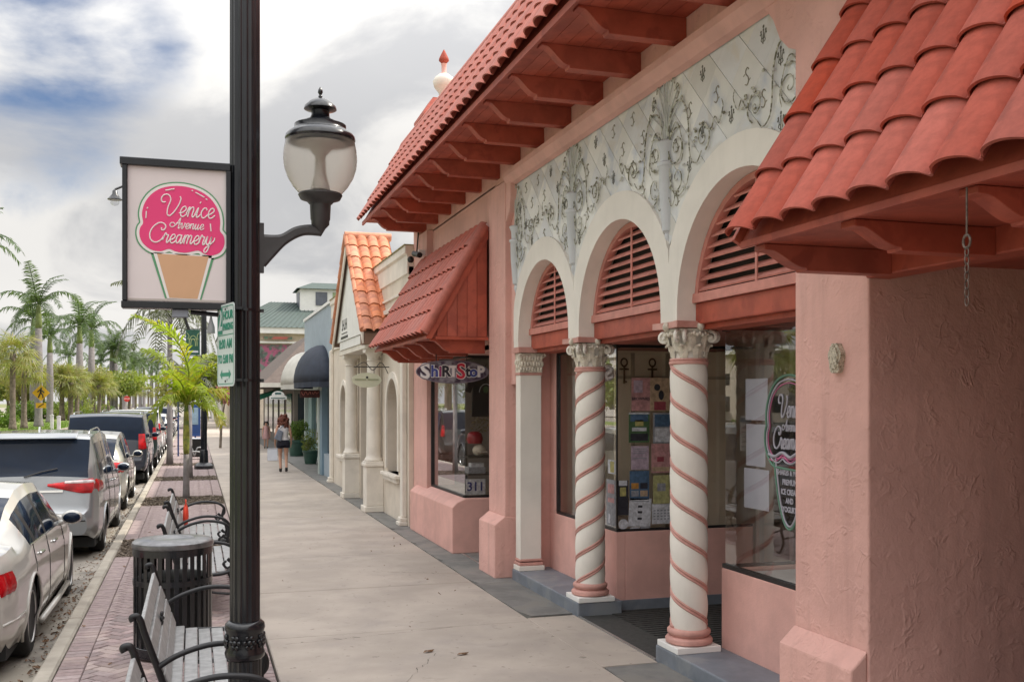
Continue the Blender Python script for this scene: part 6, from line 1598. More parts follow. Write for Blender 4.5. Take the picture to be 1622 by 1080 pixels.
# broadleaf trees and shrubs
def crown_mesh(name, rx, rz, n, ls, m_, seed, lobes=7):
    r_ = random.Random(seed); w = MB(); C_ = []
    for i in range(lobes):
        a = r_.uniform(0, 6.28); C_.append((rx*.55*cos(a)*r_.uniform(.3, 1), rx*.55*sin(a)*r_.uniform(.3, 1), rz*r_.uniform(-.45, .55), r_.uniform(.35, .62)))
    for i in range(n):
        c = C_[i % lobes]; d = Vector((r_.gauss(0, 1), r_.gauss(0, 1), r_.gauss(0, 1))).normalized()*r_.uniform(.6, 1.08)
        p = Vector((c[0]+d.x*rx*c[3], c[1]+d.y*rx*c[3], c[2]+d.z*rz*c[3]))
        s = ls*r_.uniform(.6, 1.3); R_ = Euler((r_.uniform(0, 6), r_.uniform(0, 6), r_.uniform(0, 6))).to_matrix()
        w.add([p+R_ @ Vector(q)*s for q in ((-.5, 0, 0), (0, .3, .08), (.6, 0, 0), (0, -.3, .08))], [(0, 1, 2, 3)])
    me = w.mesh(name); me.materials.append(m_); return me
CRN = [crown_mesh('crown_a', 4, 3, 3600, .42, L_bush, 1), crown_mesh('crown_b', 4, 3, 3600, .42, L_olv, 2), crown_mesh('crown_c', 4, 2.6, 3400, .42, L_bush, 3, 9), crown_mesh('crown_d', 4, 2.8, 3400, .40, L_olv, 4, 9)]
m_bark = mat('tree_bark', (.16, .13, .10), .9, var=.3, bump=.5, bs=12, bd=.02)
def tree(x, y, h, s, k, label, group=None, name='shade_tree'):
    o = empty(name, (x, y, 0), label=label, cat='tree', group=group)
    w = MB(); ch = h*.42; w.tube([(x, y, -.1), (x+.1, y, ch*.6), (x, y, ch)], [.22*s, .17*s, .13*s], 8)
    for i in range(5): a = i*1.26+k; w.tube([(x, y, ch*.8), (x+1.2*s*cos(a), y+1.2*s*sin(a), ch+1.2*s), (x+2*s*cos(a), y+2*s*sin(a), ch+2.2*s)], [.1*s, .06*s, .03*s], 5)
    w.build('trunk', m_bark, o, smooth=True)
    inst('crown', CRN[k % 4], o, TRS((x, y, h*.68), (0, 0, rnd.uniform(0, 6)), (s, s, s*.9)))
    return o
i = 0
for (x, y, h, s) in ((-24, 74, 5.4, .9), (-21, 92, 5.2, .9), (-26, 110, 5.8, 1.0), (-19, 128, 5.6, 1.0), (-24, 150, 6.2, 1.1), (-17, 176, 6.6, 1.2), (-14, 214, 8, 1.4), (-37, 66, 6, 1.1), (-40, 98, 7, 1.3), (-36, 135, 7, 1.4), (-42, 45, 6, 1.2), (-24, 44, 5.5, 1), (-25, 26, 5.5, 1), (-24, 10, 5.6, 1.1), (-30, 36, 6.5, 1.3), (-30, 18, 6.5, 1.3), (-30, 2, 6.5, 1.3)):
    tree(x, y, h, s, i, 'one of the bushy shade trees massed behind the palms on the median', 'shade trees behind the palms'); i += 1
SHR = [crown_mesh('shrub_a', 1, .75, 900, .16, L_hedge, 11, 6), crown_mesh('shrub_b', 1, .8, 900, .15, L_bush, 12, 6)]
for i in range(34):
    y = rnd.uniform(60, 190) if i < 26 else rnd.uniform(4, 55); x = -rnd.uniform(12.5, 19)-(0 if y < 90 else 1); s = rnd.uniform(.9, 1.7)*(1 if y < 90 else 1.4)
    o = empty('shrub', (x, y, 0), label='one of the rounded green shrubs planted along the median', cat='shrub', group='shrubs along the median')
    inst('foliage', SHR[i % 2], o, TRS((x, y, .45*s), (0, 0, i), (s, s, s*.8)))
# kerbside palms in the tree pits
palm(-.78, 35.4, 4.9, 'droopy grey green palm rising behind the young palm', 'coconut', s=1.15, seed=71, r=.10, nf=14)
palm(-.12, 28.8, 2.6, 'slim palm in the second tree pit, right behind the young one', 'coconut', s=.7, seed=72, r=.07, nf=8)
yp = empty('young_palm', (-.17, 23.0, 0), label='young bright yellow green palm in the nearest planted tree pit', cat='palm tree')
PXm = 22.0/1600
w = MB(); w.lathe([(.085, -.03), (.075, .10), (.066, .5), (.060, .95)], 12, (-.17, 23.0, 0)); w.build('trunk', m_trunk, yp, smooth=True)
w = MB(); w.lathe([(.060, .95), (.066, 1.05), (.072, 1.3), (.060, 1.7), (.04, 2.1)], 12, (-.17, 23.0, 0)); w.build('crownshaft', mat('yellow_green_shaft', (.24, .24, .04), .45, var=.4, vs=6, col2=(.12, .17, .04), c2s=8), yp, smooth=True)
def yfrond(px, depth, ll=.42, dr=.55, nl=34, rag=0, seed=1):
    """px: midrib in photo pixels at the palm's distance; depth: metres toward (+) or away from the viewer at the tip"""
    P = bez([((u-297)*PXm, (640-v)*PXm) for u, v in px], 8); r_ = random.Random(seed); k = len(P); w = MB()
    base = Vector((-.17, 23.0, 2.03)); pts = [base+Vector((p[0], -depth*(i/(k-1))**1.3, p[1])) for i, p in enumerate(P)]
    w.tube(pts[::2]+[pts[-1]], [.02*(1-.75*i/(k/2)) for i in range(len(pts[::2])+1)], 5, caps=False)
    for i in range(nl):
        t = .10+.90*i/(nl-1); f = t*(k-1); j = min(int(f), k-2); c = pts[j].lerp(pts[j+1], f-j); d = (pts[j+1]-pts[j]).normalized()
        side = d.cross(Vector((0, 0, 1))); side = side.normalized() if side.length > .05 else Vector((0, 1, 0))
        upv = side.cross(d).normalized()
        L_ = ll*(.5+.5*sin(pi*min(1, t+.05)))*r_.uniform(.85, 1.1)
        for s_ in (-1, 1):
            if r_.random() < rag: continue
            out = (side*s_*.8+upv*r_.uniform(-.1, .55)+d*r_.uniform(.5, .9)).normalized()
            mid = c+out*L_*.5; end = c+out*L_+Vector((0, 0, -L_*dr*r_.uniform(.5, 1))); ww = d*.028
            w.add([c-ww*.6, c+ww*.6, mid+ww, end, mid-ww], [(0, 1, 2, 4), (4, 2, 3)])
    w.build('frond', L_yng, yp)
for j, a in enumerate([
    ([(297, 640), (301, 590), (287, 548), (262, 522), (226, 508)], .5, .50, .35, 46), ([(297, 640), (278, 592), (258, 566), (238, 553)], -.5, .40, .8, 30),
    ([(297, 640), (275, 612), (250, 600), (231, 599)], .6, .36, .5, 28), ([(297, 640), (312, 606), (332, 583), (362, 570)], .3, .42, .5, 34),
    ([(297, 640), (322, 622), (345, 618), (368, 630)], -.4, .36, .8, 28), ([(297, 640), (320, 640), (342, 652), (352, 672)], .5, .34, .9, 26),
    ([(297, 640), (278, 630), (258, 640), (246, 662)], .4, .34, .9, 26), ([(297, 640), (304, 600), (312, 578), (330, 560)], -.8, .36, .4, 28),
    ([(297, 640), (292, 612), (280, 596), (270, 590)], 1.4, .38, .6, 30), ([(297, 640), (306, 618), (312, 612), (322, 622)], 1.4, .38, .7, 30), ([(297, 640), (288, 622), (280, 622), (268, 634)], 1.0, .34, .8, 26), ([(297, 640), (308, 626), (325, 628), (335, 645)], 1.1, .34, .8, 26)]):
    yfrond(a[0], a[1], a[2], a[3], a[4], seed=j)
# trees and flowering shrubs far down the kerb
for i, (x, y, s, me, l) in enumerate(((.6, 66, 1.5, 0, 'dark green kerbside tree far down the pavement'), (-.4, 84, 1.8, 0, 'round kerbside tree at the far end of the parked cars'))):
    tree(x, y, 5.2, s*.42, i, l)
o = empty('bougainvillea', (1.2, 47, 0), label='pink flowering bougainvillea hanging beside the far lamp post', cat='shrub')
me = crown_mesh('bougainvillea_crown', 1.1, .6, 900, .13, L_pink, 21, 6); inst('foliage', me, o, TRS((1.3, 47, 2.35), (0, 0, 0), (1, 1, .8)))
w = MB(); w.tube([(1.1, 47, 0), (1.15, 47, 1.1), (1.3, 47, 2.1)], [.06, .05, .03], 6); w.build('trunk', m_bark, o)
# potted plants by the teal storefront
for i, (x, y, l, s) in enumerate(((3.72, 39.2, 'large dark green pot with leafy plant beside the walking woman', 1.15), (3.70, 34.2, 'smaller pot with a pale green bush in front of the blue pier', .85))):
    o = empty('potted_plant', (x, y, 0), label=l, cat='potted plant')
    w = MB(); w.lathe([(.22*s, .01), (.30*s, .45*s), (.33*s, .47*s), (.33*s, .53*s), (.28*s, .53*s)], 16, (x, y, 0)); w.build('pot', mat('green_glaze_pot', (.03, .08, .06), .4, var=.2) if i == 0 else bpy.data.materials['green_glaze_pot'], o, smooth=40)
    inst('foliage', SHR[i], o, TRS((x, y, .85*s), (0, 0, i), (.42*s, .42*s, .55*s)))
# ================================================================ STREET FURNITURE FAR OFF
l2 = empty('street_lamp', (.28, 32.8, 0), label='far black lamp post with a green banner and a wide square foot', cat='street lamp')
w = MB(); w.lathe([(.30, .0), (.30, .10), (.24, .16), (.14, .2), (.12, .55), (.10, .6)], 16, (.28, 32.8, 0)); w.build('base', M['black'], l2, smooth=40)
w = MB(); w.cyl((.28, 32.8, .55), (.28, 32.8, 8.6), .095, .07, 12); w.build('post', M['black'], l2)
w = MB(); w.tube([(.28, 32.8, 8.45), (-.8, 32.8, 8.75), (-1.9, 32.8, 8.7), (-2.3, 32.8, 8.5)], .035, 6); w.tube([(.28, 32.8, 4.33), (-.28, 32.8, 4.33)], .012, 5); w.tube([(.28, 32.8, 3.5), (-.28, 32.8, 3.5)], .012, 5); w.build('arm', M['black'], l2)
w = MB(); w.lathe([(.03, 8.5), (.07, 8.46), (.08, 8.36), (.22, 8.2), (.20, 8.18)], 14, (-2.3, 32.8, 0)); w.build('shade', M['black'], l2, smooth=40)
w = MB(); w.ball((-2.3, 32.8, 8.14), .14, .14, .14, 12, 8); w.build('globe', glass_mat('clear_globe', (.9, .9, .9)), l2, smooth=True)
bnr = empty('banner', (-.03, 32.78, 3.9), label='green street banner with a pale gateway drawing on the far lamp post', cat='banner')
MB().box(-.25, .16, 32.775, 32.79, 3.52, 4.31).build('cloth', mat('banner_green', (.02, .09, .06), .7, var=.2, vs=6), bnr)
w = MB(); 
for q in ([(-.16, 3.80), (-.14, 4.02), (-.04, 4.12), (.06, 4.02), (.08, 3.80)], [(-.11, 3.80), (-.10, 3.95), (-.04, 4.02), (.02, 3.95), (.03, 3.80)], [(-.2, 4.02), (-.16, 4.12), (-.22, 4.2)], [(.08, 4.02), (.09, 4.14), (.13, 4.2)]): ribbon3(w, bez(q, 4), .025, lambda p: (p[0], 32.772, p[1]))
w.box(-.2, .12, 32.771, 32.774, 4.0, 4.02); w.build('print', mat('banner_print', (.35, .42, .2), .6), bnr)
MB().box(-.2, .11, 32.771, 32.774, 3.60, 3.66).build('print', M['paper'], bnr)
o = empty('information_board', (-.05, 40.5, 0), label='blue information board on a post behind the young palm trunk', cat='board')
MB().box(-.18, .22, 40.5, 40.6, .75, 2.05).build('board', mat('board_blue', (.03, .08, .26), .5, var=.2), o)
MB().box(-.10, .14, 40.48, 40.499, 1.2, 1.85).build('poster_panel', mat('board_panel', (.30, .42, .52), .5, var=.2, vs=5), o)
w = MB(); w.box(-.62, -.56, 40.5, 40.56, 0, 2.1); w.box(.0, .06, 40.52, 40.58, 0, .75); w.build('post', mat('board_post', (.03, .06, .18), .5), o)
o = empty('newspaper_box', (.02, 38.2, 0), label='dark newspaper box with a pale lid below the blue board', cat='newspaper box')
MB().box(-.22, .26, 38.2, 38.6, .08, .72, ch=.02).build('body', M['blackm'], o); MB().box(-.24, .28, 38.18, 38.62, .722, .76).build('lid', M['paper'], o)
o = empty('bicycle_rack', (.1, 36.9, 0), label='low grey looped bicycle rack next to the far lamp post foot', cat='bicycle rack')
w = MB(); w.tube([(p[0], 37, p[1]) for p in bez([(-.3, .02), (-.28, .42), (-.1, .46), (0, .2), (.1, .46), (.3, .42), (.34, .02)])], .025, 7); w.tube([(p[0], 36.4, p[1]) for p in bez([(-.3, .02), (-.25, .30), (.1, .36), (.32, .25), (.34, .02)])], .025, 7); w.build('loop', mat('rack_grey', (.4, .4, .4), .4, metal=.5), o, smooth=True)
# pedestrian crossing sign on the median
x, y = gp(65, 679); zc = x*sY+y*cY; zz0 = lambda v: 2.1+(635-v)*zc/1600
ps = empty('pedestrian_sign', (x, y, 0), label='yellow diamond pedestrian crossing sign with an arrow plate on the median', cat='sign')
w = MB(); w.cyl((x, y, 0), (x, y, zz0(612)), .035, n=8); w.build('post', M['alu'], ps)
m_yel = mat('sign_yellow', (.75, .42, .02), .5, var=.03); cs = zz0(622)
w = MB(); w.prism([(x-.64, cs), (x, cs-.64), (x+.64, cs), (x, cs+.64)], 'y', y-.06, y-.04); w.build('diamond_board', m_yel, ps)
w = MB(); w.prism([(x-.36, zz0(638)), (x+.36, zz0(638)), (x+.36, zz0(646)), (x-.36, zz0(646))], 'y', y-.06, y-.04); w.build('arrow_plate', m_yel, ps)
w = MB(); w.ball((x+.02, y-.07, cs+.33), .08, .01, .08, 8, 6)
for q in ([(0, .24), (-.04, .0), (-.16, -.34)], [(0, .0), (.12, -.15), (.14, -.36)], [(-.22, .05), (-.08, .2), (.08, .16), (.22, .0)], [(.0, .25), (.0, .0)]): ribbon3(w, [(a*1.1, b*1.1) for a, b in q], .1, lambda p: (x+p[0], y-.065, cs+p[1]))
ribbon3(w, [(.2, zz0(639)-cs), (-.2, zz0(645)-cs)], .07, lambda p: (x+p[0], y-.065, cs+p[1])); w.build('figure_print', M['blackm'], ps)
for i, (u, v) in enumerate(((82, 681), (93, 685))):
    x, y = gp(u, v); o = MB(); o.box(x-.11, x+.11, y-.11, y+.11, 0, 1.0, ch=.02); o.prism([(x-.13, 1.0), (x+.13, 1.0), (x+.13, 1.06), (x, 1.12), (x-.13, 1.06)], 'y', y-.13, y+.13)
    o.build('bollard', mat('bollard_white', (.6, .58, .6), .6) if i == 0 else bpy.data.materials['bollard_white'], None, label='white square bollard at the median corner, ' + ('the left one' if i == 0 else 'the right one'), cat='bollard', group='white bollards on the median')
x, y = gp(201, 660); zc = x*sY+y*cY
o = empty('stop_sign', (x, y, 0), label='small red stop sign far down the median', cat='sign')
w = MB(); w.cyl((x, y, 0), (x, y, 2.5), .04, n=6); w.build('post', M['alu'], o)
w = MB(); w.prism([(x+.42*cos(pi/8+i*pi/4), 2.4+.42*sin(pi/8+i*pi/4)) for i in range(8)], 'y', y-.07, y-.04); w.build('sign_board', m_red, o)
txt('STOP', .3, M['white2'], Matrix.Translation((x, y-.075, 2.4)) @ RX, o)
# buildings across the park
for i, (x0, x1, y0, y1, h, c, l) in enumerate(((-62, -46, 66, 80, 5.5, (.62, .62, .63), 'white building across the park at the left picture edge'), (-64, -46, 84, 112, 7, (.52, .46, .38), 'tan building behind the park trees'), (-66, -46, 30, 60, 7, (.6, .55, .46), 'cream building across the park seen in reflections'), (-66, -46, -6, 26, 6, (.55, .57, .55), 'pale grey building across the park seen in reflections'), (-66, -46, 118, 160, 8, (.58, .55, .52), 'long pale building far across the park'))):
    o = empty('park_side_building', (x0, y0, 0), label=l, cat='building')
    MB().box(x0, x1, y0, y1, 0, h).build('wall', mat('park_wall_%s' % 'abcde'[i], c, .8), o)
    MB().box(x0-.4, x1+.4, y0-.4, y1+.4, h, h+.4).build('parapet', M['white2'], o)
    k = int((y1-y0)/3.4)
    for q in range(k):
        MB().box(x1, x1+.05, y0+1+q*3.4, y0+2.9+q*3.4, 1, 2.6).build('window', bpy.data.materials['dark_shop_glass'], o)
        if h > 5: MB().box(x1, x1+.05, y0+1+q*3.4, y0+2.9+q*3.4, 3.8, 5.0).build('window', bpy.data.materials['dark_shop_glass'], o)
    for q in range(4): MB().box(x0+1.5+q*3.6, x0+3.4+q*3.6, y0-.05, y0, 1, 2.8).build('window', bpy.data.materials['dark_shop_glass'], o)
# sandwich board
o = empty('sandwich_board', (2.62, 36.5, 0), label='small pale folding sandwich board on the pavement before the brown shop', cat='board')
for s_ in (-1, 1): MB().box(-.17, .17, -.008, .008, 0, .44, TRS((2.62, 36.5+s_*.10, .01), (s_*.25, 0, 0))).build('panel', M['paper'], o)
# ================================================================ PARKED CARS
def paint(name, c, metal=.0, rough=.28):
    return mat(name, c, rough, metal=metal, var=.02, coat=1.0, spec=.5, coords='object')
m_tyre = mat('tyre_rubber', (.02, .02, .02), .85, var=.3, coords='object'); m_rim = mat('alloy_rim', (.42, .42, .42), .3, metal=.8, var=.1, coords='object')
m_cglass = mat('car_glass', (.008, .016, .034), .05, var=.1, coords='object', spec=.22); m_ctrim = mat('car_black_trim', (.015, .015, .016), .5, coords='object')
m_tail = mat('tail_light_red', (.42, .006, .010), .18, var=.35, vs=9, coords='object', coat=.25, spec=.3); m_chrome = mat('chrome_trim', (.6, .6, .6), .15, metal=1, var=.02, coords='object')
m_under = mat('car_underside', (.012, .012, .012), .9, coords='object'); m_tailw = mat('tail_light_clear', (.5, .42, .42), .15, var=.3, vs=14, coords='object', coat=1)
def lerp_keys(K, x):
    if x <= K[0][0]: return K[0][1]
    for (a, va), (b, vb) in zip(K, K[1:]):
        if x <= b:
            t = (x-a)/(b-a); t2 = t*t*(3-2*t)*.45+t*.55
            return va+(vb-va)*t2
    return K[-1][1]
def make_car(name, spec, pm, label, X, Y, cat='car', group=None):
    """X: outer right side, Y: rear bumper.  local x right, y forward, z up from the road"""
    L, Wd = spec['L'], spec['W']/2; cx_ = X-Wd
    o = empty(name, (cx_, Y, -.12), label=label, cat=cat, group=group)
    T = Matrix.Translation((cx_, Y, -.12))
    st = sorted(set([0, .01, .03, .06, .10, .14, .18, .23, .28, .34, .40, .47, .54, .62, .7, .8]+[.9+.115*i for i in range(int((L-1.5)/.115))]+[L-.6+.06*i for i in range(10)]+[L-.03, L]))
    ns, ng, nt_ = 12, 5, 6
    def prof(y):
        top = lerp_keys(spec['top'], y); belt = min(lerp_keys(spec['belt'], y), top-.03); bot = lerp_keys(spec['bot'], y)
        w = Wd*lerp_keys(spec['plan'], y); rw = Wd*lerp_keys(spec['roofw'], y)
        if top-belt < .12: rw = w*.90
        P = []
        for i in range(ns+1):
            t = i/ns; z = bot+(belt-bot)*t
            bulge = 1-.075*(1-min(1, t/.30))**2-.045*max(0, (t-.55)/.45)**1.8
            if spec.get('crease') and abs(t-.78) < .05: bulge += .006
            P.append((w*bulge, z))
        xb = P[-1][0]
        for i in range(1, ng+1):
            t = i/ng; P.append((xb+(rw-xb)*t**1.15, belt+(top-.035-belt)*(t if top-belt > .12 else t)))
        for i in range(1, nt_+1):
            t = i/nt_; a = t*pi/2; P.append((rw*(1-t)**.9 if t < 1 else 0, top-.035+.035*sin(a)))
        return P
    rows = [prof(y) for y in st]; m = len(rows[0])
    wheels = [spec['ro'], spec['ro']+spec['wb']]; RA = spec['R']+.045; zc_ = spec['R']
    V = {}
    def side_hit(y, z, i): return i <= ns and any((y-a)**2+(z-zc_)**2 < RA*RA for a in wheels)
    pos = []
    for si, y in enumerate(st):
        row = []
        for i, (x, z) in enumerate(rows[si]): row.append([x, y, z])
        pos.append(row)
    def cat_(si, i):
        y = (st[si]+st[si+1])/2; zA = (rows[si][i][1]+rows[si+1][i+1][1])/2; x = (rows[si][i][0]+rows[si+1][i+1][0])/2
        if i < ns:
            if any((y-a)**2+(zA-zc_)**2 < (RA-.0)**2 for a in wheels): return 'hole'
        f = spec['tail'](x/Wd, y, zA) if spec.get('tail') else None
        if f: return f
        if ns <= i < ns+ng:
            if (rows[si][-1][1]-rows[si][ns][1]) > .14 and (rows[si+1][-1][1]-rows[si+1][ns][1]) > .14 and i < ns+ng-1:
                for (a, b_) in spec['side']:
                    if a < y < b_: return 'glass'
                if spec['side'][0][0] < y < spec['side'][-1][1]: return 'trim'
        if i >= ns+ng-1+1:
            a, b_ = spec['rearg']
            if a < y < b_ and i >= ns+ng+1-1: return 'glass'
            a, b_ = spec['frontg']
            if a < y < b_: return 'glass'
        if zA < rows[si][0][1]+.10 and i < 2 and spec.get('sill'): return 'trim'
        return 'body'
    bags = {k: MB() for k in ('body', 'glass', 'trim', 'tail', 'tailw')}
    for sgn in (1, -1):
        # snap rim of the wheel openings
        P = [[Vector((p[0]*sgn, p[1], p[2])) for p in row] for row in pos]
        cats = [[cat_(si, i) for i in range(m-1)] for si in range(len(st)-1)]
        for si in range(len(st)):
            for i in range(ns+1):
                adj = [cats[a][b] for a in (si-1, si) for b in (i-1, i) if 0 <= a < len(st)-1 and 0 <= b < m-1]
                if 'hole' in adj and any(c != 'hole' for c in adj):
                    p = P[si][i]; a = min(wheels, key=lambda q: abs(q-p.y)); d = Vector((0, p.y-a, p.z-zc_)); l = d.length or 1
                    if p.z > zc_-.16: p.y = a+d.y/l*RA; p.z = zc_+d.z/l*RA
        for si in range(len(st)-1):
            for i in range(m-1):
                c = cats[si][i]
                if c == 'hole': continue
                q = [P[si][i], P[si+1][i], P[si+1][i+1], P[si][i+1]]
                if sgn < 0: q = q[::-1]
                if c in ('tail', 'tailw'):
                    n_ = (q[1]-q[0]).cross(q[3]-q[0]); 
                    if n_.length > 0: n_.normalize(); 
                    q = [v+n_*.012 for v in q]
                bags[c].add([v[:] for v in q], [(0, 1, 2, 3)])
    # close rear and front ends
    for si in (0, len(st)-1):
        ring = [Vector((p[0], p[1], p[2])) for p in pos[si]]+[Vector((-p[0], p[1], p[2])) for p in pos[si][::-1][1:]]
        bags['body'].add([v[:] for v in ring], [tuple(range(len(ring))) if si == 0 else tuple(range(len(ring)))[::-1]])
    for k, mm in (('body', pm), ('glass', m_cglass), ('trim', m_ctrim), ('tail', m_tail), ('tailw', m_tailw)):
        if bags[k].f:
            me = bags[k].mesh(k); bm = bmesh.new(); bm.from_mesh(me); bmesh.ops.remove_doubles(bm, verts=bm.verts[:], dist=.0008); bmesh.ops.recalc_face_normals(bm, faces=bm.faces[:]) if k == 'body' else None
            bm.to_mesh(me); bm.free(); me.materials.append(mm); me.polygons.foreach_set('use_smooth', [True]*len(me.polygons))
            try: me.set_sharp_from_angle(angle=radians(42))
            except Exception: pass
            link({'body': 'body', 'glass': 'window', 'trim': 'trim', 'tail': 'tail_light', 'tailw': 'reverse_light'}[k], me, o, T)
    def sx_at(y, z):
        si = min(range(len(st)), key=lambda i: abs(st[i]-y)); R_ = rows[si]
        for i in range(len(R_)-1):
            if R_[i][1] <= z <= R_[i+1][1]:
                t = (z-R_[i][1])/max(1e-6, R_[i+1][1]-R_[i][1]); return R_[i][0]+(R_[i+1][0]-R_[i][0])*t
        return R_[ns][0]
    def y_at_top(z):
        lo, hi = 0.0, .5
        for _ in range(26):
            md = (lo+hi)/2
            if lerp_keys(spec['top'], md) < z: lo = md
            else: hi = md
        return (lo+hi)/2
    def wrap(nm, x0, y1, zt, zb_, mm, off=.020):
        # lamp lens that follows the body round the rear corner: s 0..1 across the rear, 1..2 along the side
        for sgn in (1, -1):
            w = MB(); vs = []; fs = []; nS, nZ = 22, 6
            for i in range(nS+1):
                s_ = 2*i/nS
                for j in range(nZ+1):
                    a, b_ = zb_(s_), zt(s_); z = a+(b_-a)*j/nZ; yr = y_at_top(z+.03); xr = Wd*lerp_keys(spec['plan'], yr+.03)*.955
                    e = off*min(1, 3*min(j, nZ-j)/nZ+.25)
                    if s_ <= 1: t = s_; x = x0+(xr-x0)*t; y = yr-e-.006+.02*t**4; x += e*t**3
                    else:
                        t = s_-1; y = yr+.014+(y1-yr)*t; x = sx_at(max(y, yr+.05), z)+e; x = xr+e+(x-xr-e)*min(1, t*4)
                    vs.append((sgn*x, y, z))
            for i in range(nS):
                for j in range(nZ): fs.append((i*(nZ+1)+j, (i+1)*(nZ+1)+j, (i+1)*(nZ+1)+j+1, i*(nZ+1)+j+1))
            w.add(vs, fs); w.build(nm, mm, o, T, smooth=60)
    for wr in spec.get('wraps', []): wrap(*wr)
    # wheel arch lips and liners, wheels
    for a in wheels:
        for sgn in (1, -1):
            w = MB(); path = []
            for i in range(19):
                t = -.38+(pi+.76)*i/18; y, z = a+RA*cos(t), zc_+RA*sin(t)
                if z > .17: path.append((sgn*(sx_at(y, max(z, .25))+.002), y, z))
            w.tube(path, .014, 6); w.build('arch_lip', pm, o, T, smooth=True)
            w = MB(); vs = []; fs = []
            for i in range(15):
                t = -.2+(pi+.4)*i/14
                for x in (Wd*.55, Wd*.955): vs.append((sgn*x, a+RA*.99*cos(t), max(.15, zc_+RA*.99*sin(t))))
            for i in range(14): fs.append((2*i, 2*i+1, 2*i+3, 2*i+2))
            w.add(vs, fs); w.add([(sgn*Wd*.55, a+RA*1.05*cos(t), zc_+RA*1.05*sin(t)) for t in [2*pi*i/16 for i in range(16)]], [tuple(range(16))]); w.build('arch_liner', m_under, o, T)
            wh = empty('wheel', (0, 0, 0), parent=o); xo = sgn*(Wd-.03); R = spec['R']; tw = .215
            Mw = T @ Matrix.Translation((xo, a, R)) @ Matrix.Rotation(pi/2*sgn, 4, 'Y')
            WM[wh.name] = Mw; wh.matrix_basis = wm(o).inverted() @ Mw
            w = MB(); w.lathe([(R*.66, 0), (R*.70, .006), (R*.90, .004), (R*.965, -.012), (R, -.035), (R, -tw+.035), (R*.965, -tw+.01), (R*.7, -tw)], 32); w.build('tyre', m_tyre, wh, Mw, smooth=35)
            w = MB(); w.lathe([(R*.685, .004), (R*.66, .010), (R*.63, -.004), (R*.60, -.05)], 32, caps=False)
            nsp = spec.get('spokes', 5)
            for q in range(nsp*2 if nsp == 5 else nsp):
                an = 2*pi*(q//2)/5+(.16 if q % 2 else -.16) if nsp == 5 else 2*pi*q/nsp
                w.box(.04, R*.64, -.014, .014, -.028, -.008, Matrix.Rotation(an, 4, 'Z'), ch=.004)
            w.lathe([(.0, -.012), (.05, -.012), (.065, -.02), (.07, -.04)], 16, caps=False); w.build('rim', m_rim, wh, Mw, smooth=35)
            w = MB(); w.lathe([(R*.42, -.06), (R*.42, -.055), (.05, -.055)], 24); w.build('brake_disc', m_under, wh, Mw)
    w = MB(); w.box(-Wd*.9, Wd*.9, .25, L-.25, .16, .30); w.build('underside', m_under, o, T)
    # mirrors, handles, seams, chrome
    ym = spec['mirror']; zb = lerp_keys(spec['belt'], ym); xs = sx_at(ym, zb-.02)
    for sgn in (1, -1):
        w = MB(); w.ball((sgn*(xs+.12), ym+.03, zb+.065), .105, .065, .075, 14, 10); w.cyl((sgn*(xs-.02), ym+.02, zb+.0), (sgn*(xs+.06), ym+.03, zb+.03), .028); w.build('mirror', pm, o, T, smooth=True)
        w = MB(); w.ball((sgn*(xs+.12), ym-.004, zb+.063), .088, .045, .058, 14, 10); w.build('mirror_glass', m_cglass, o, T, smooth=True)
        for y in spec['handles']:
            z = lerp_keys(spec['belt'], y)-.115; x = sx_at(y, z); w = MB(); w.box(sgn*(x-.005), sgn*(x+.028), y-.10, y+.10, z-.014, z+.014, ch=.008); w.build('door_handle', pm if not spec.get('chrome') else m_chrome, o, T)
        sm_ = MB()
        for y in spec['seams']:
            zt = lerp_keys(spec['belt'], y); pts = [(sgn*(sx_at(y, z)+.0005), y+spec.get('lean', 0)*(z-.4), z) for z in [.26+(zt-.26)*i/8 for i in range(9)]]
            sm_.tube(pts, .0045, 4)
        if spec.get('crease'):
            pts = []
            for i in range(24):
                y = spec['ro']+.1+(spec['wb']+.2)*i/23; z = .60+(lerp_keys(spec['belt'], y)-.60)*.55
                pts.append((sgn*(sx_at(y, z)+.0), y, z))
        sm_.build('door_seam', m_ctrim, o, T)
        if spec.get('chrome'):
            w = MB(); a, b_ = spec['side'][0][0], spec['side'][-1][1]
            w.tube([(sgn*(sx_at(y, lerp_keys(spec['belt'], y))+.003), y, lerp_keys(spec['belt'], y)+.006) for y in [a+(b_-a)*i/14 for i in range(15)]], .008, 5); w.build('chrome_strip', m_chrome, o, T)
        if spec.get('rails'):
            w = MB(); a, b_ = spec['rails']
            pts = []
            for i in range(13):
                y = a+(b_-a)*i/12; e = min(1, min(i, 12-i)/1.5)
                pts.append((sgn*Wd*lerp_keys(spec['roofw'], y)*.93, y, lerp_keys(spec['top'], y)-.02+.045*e))
            w.tube(pts, .012, 6); w.build('roof_rail', m_chrome if not spec.get('railblack') else m_ctrim, o, T, smooth=True)
    for fn in spec.get('extra', []): fn(o, T, Wd, pm)
    return o
def t_sedan(x, y, z):
    return None
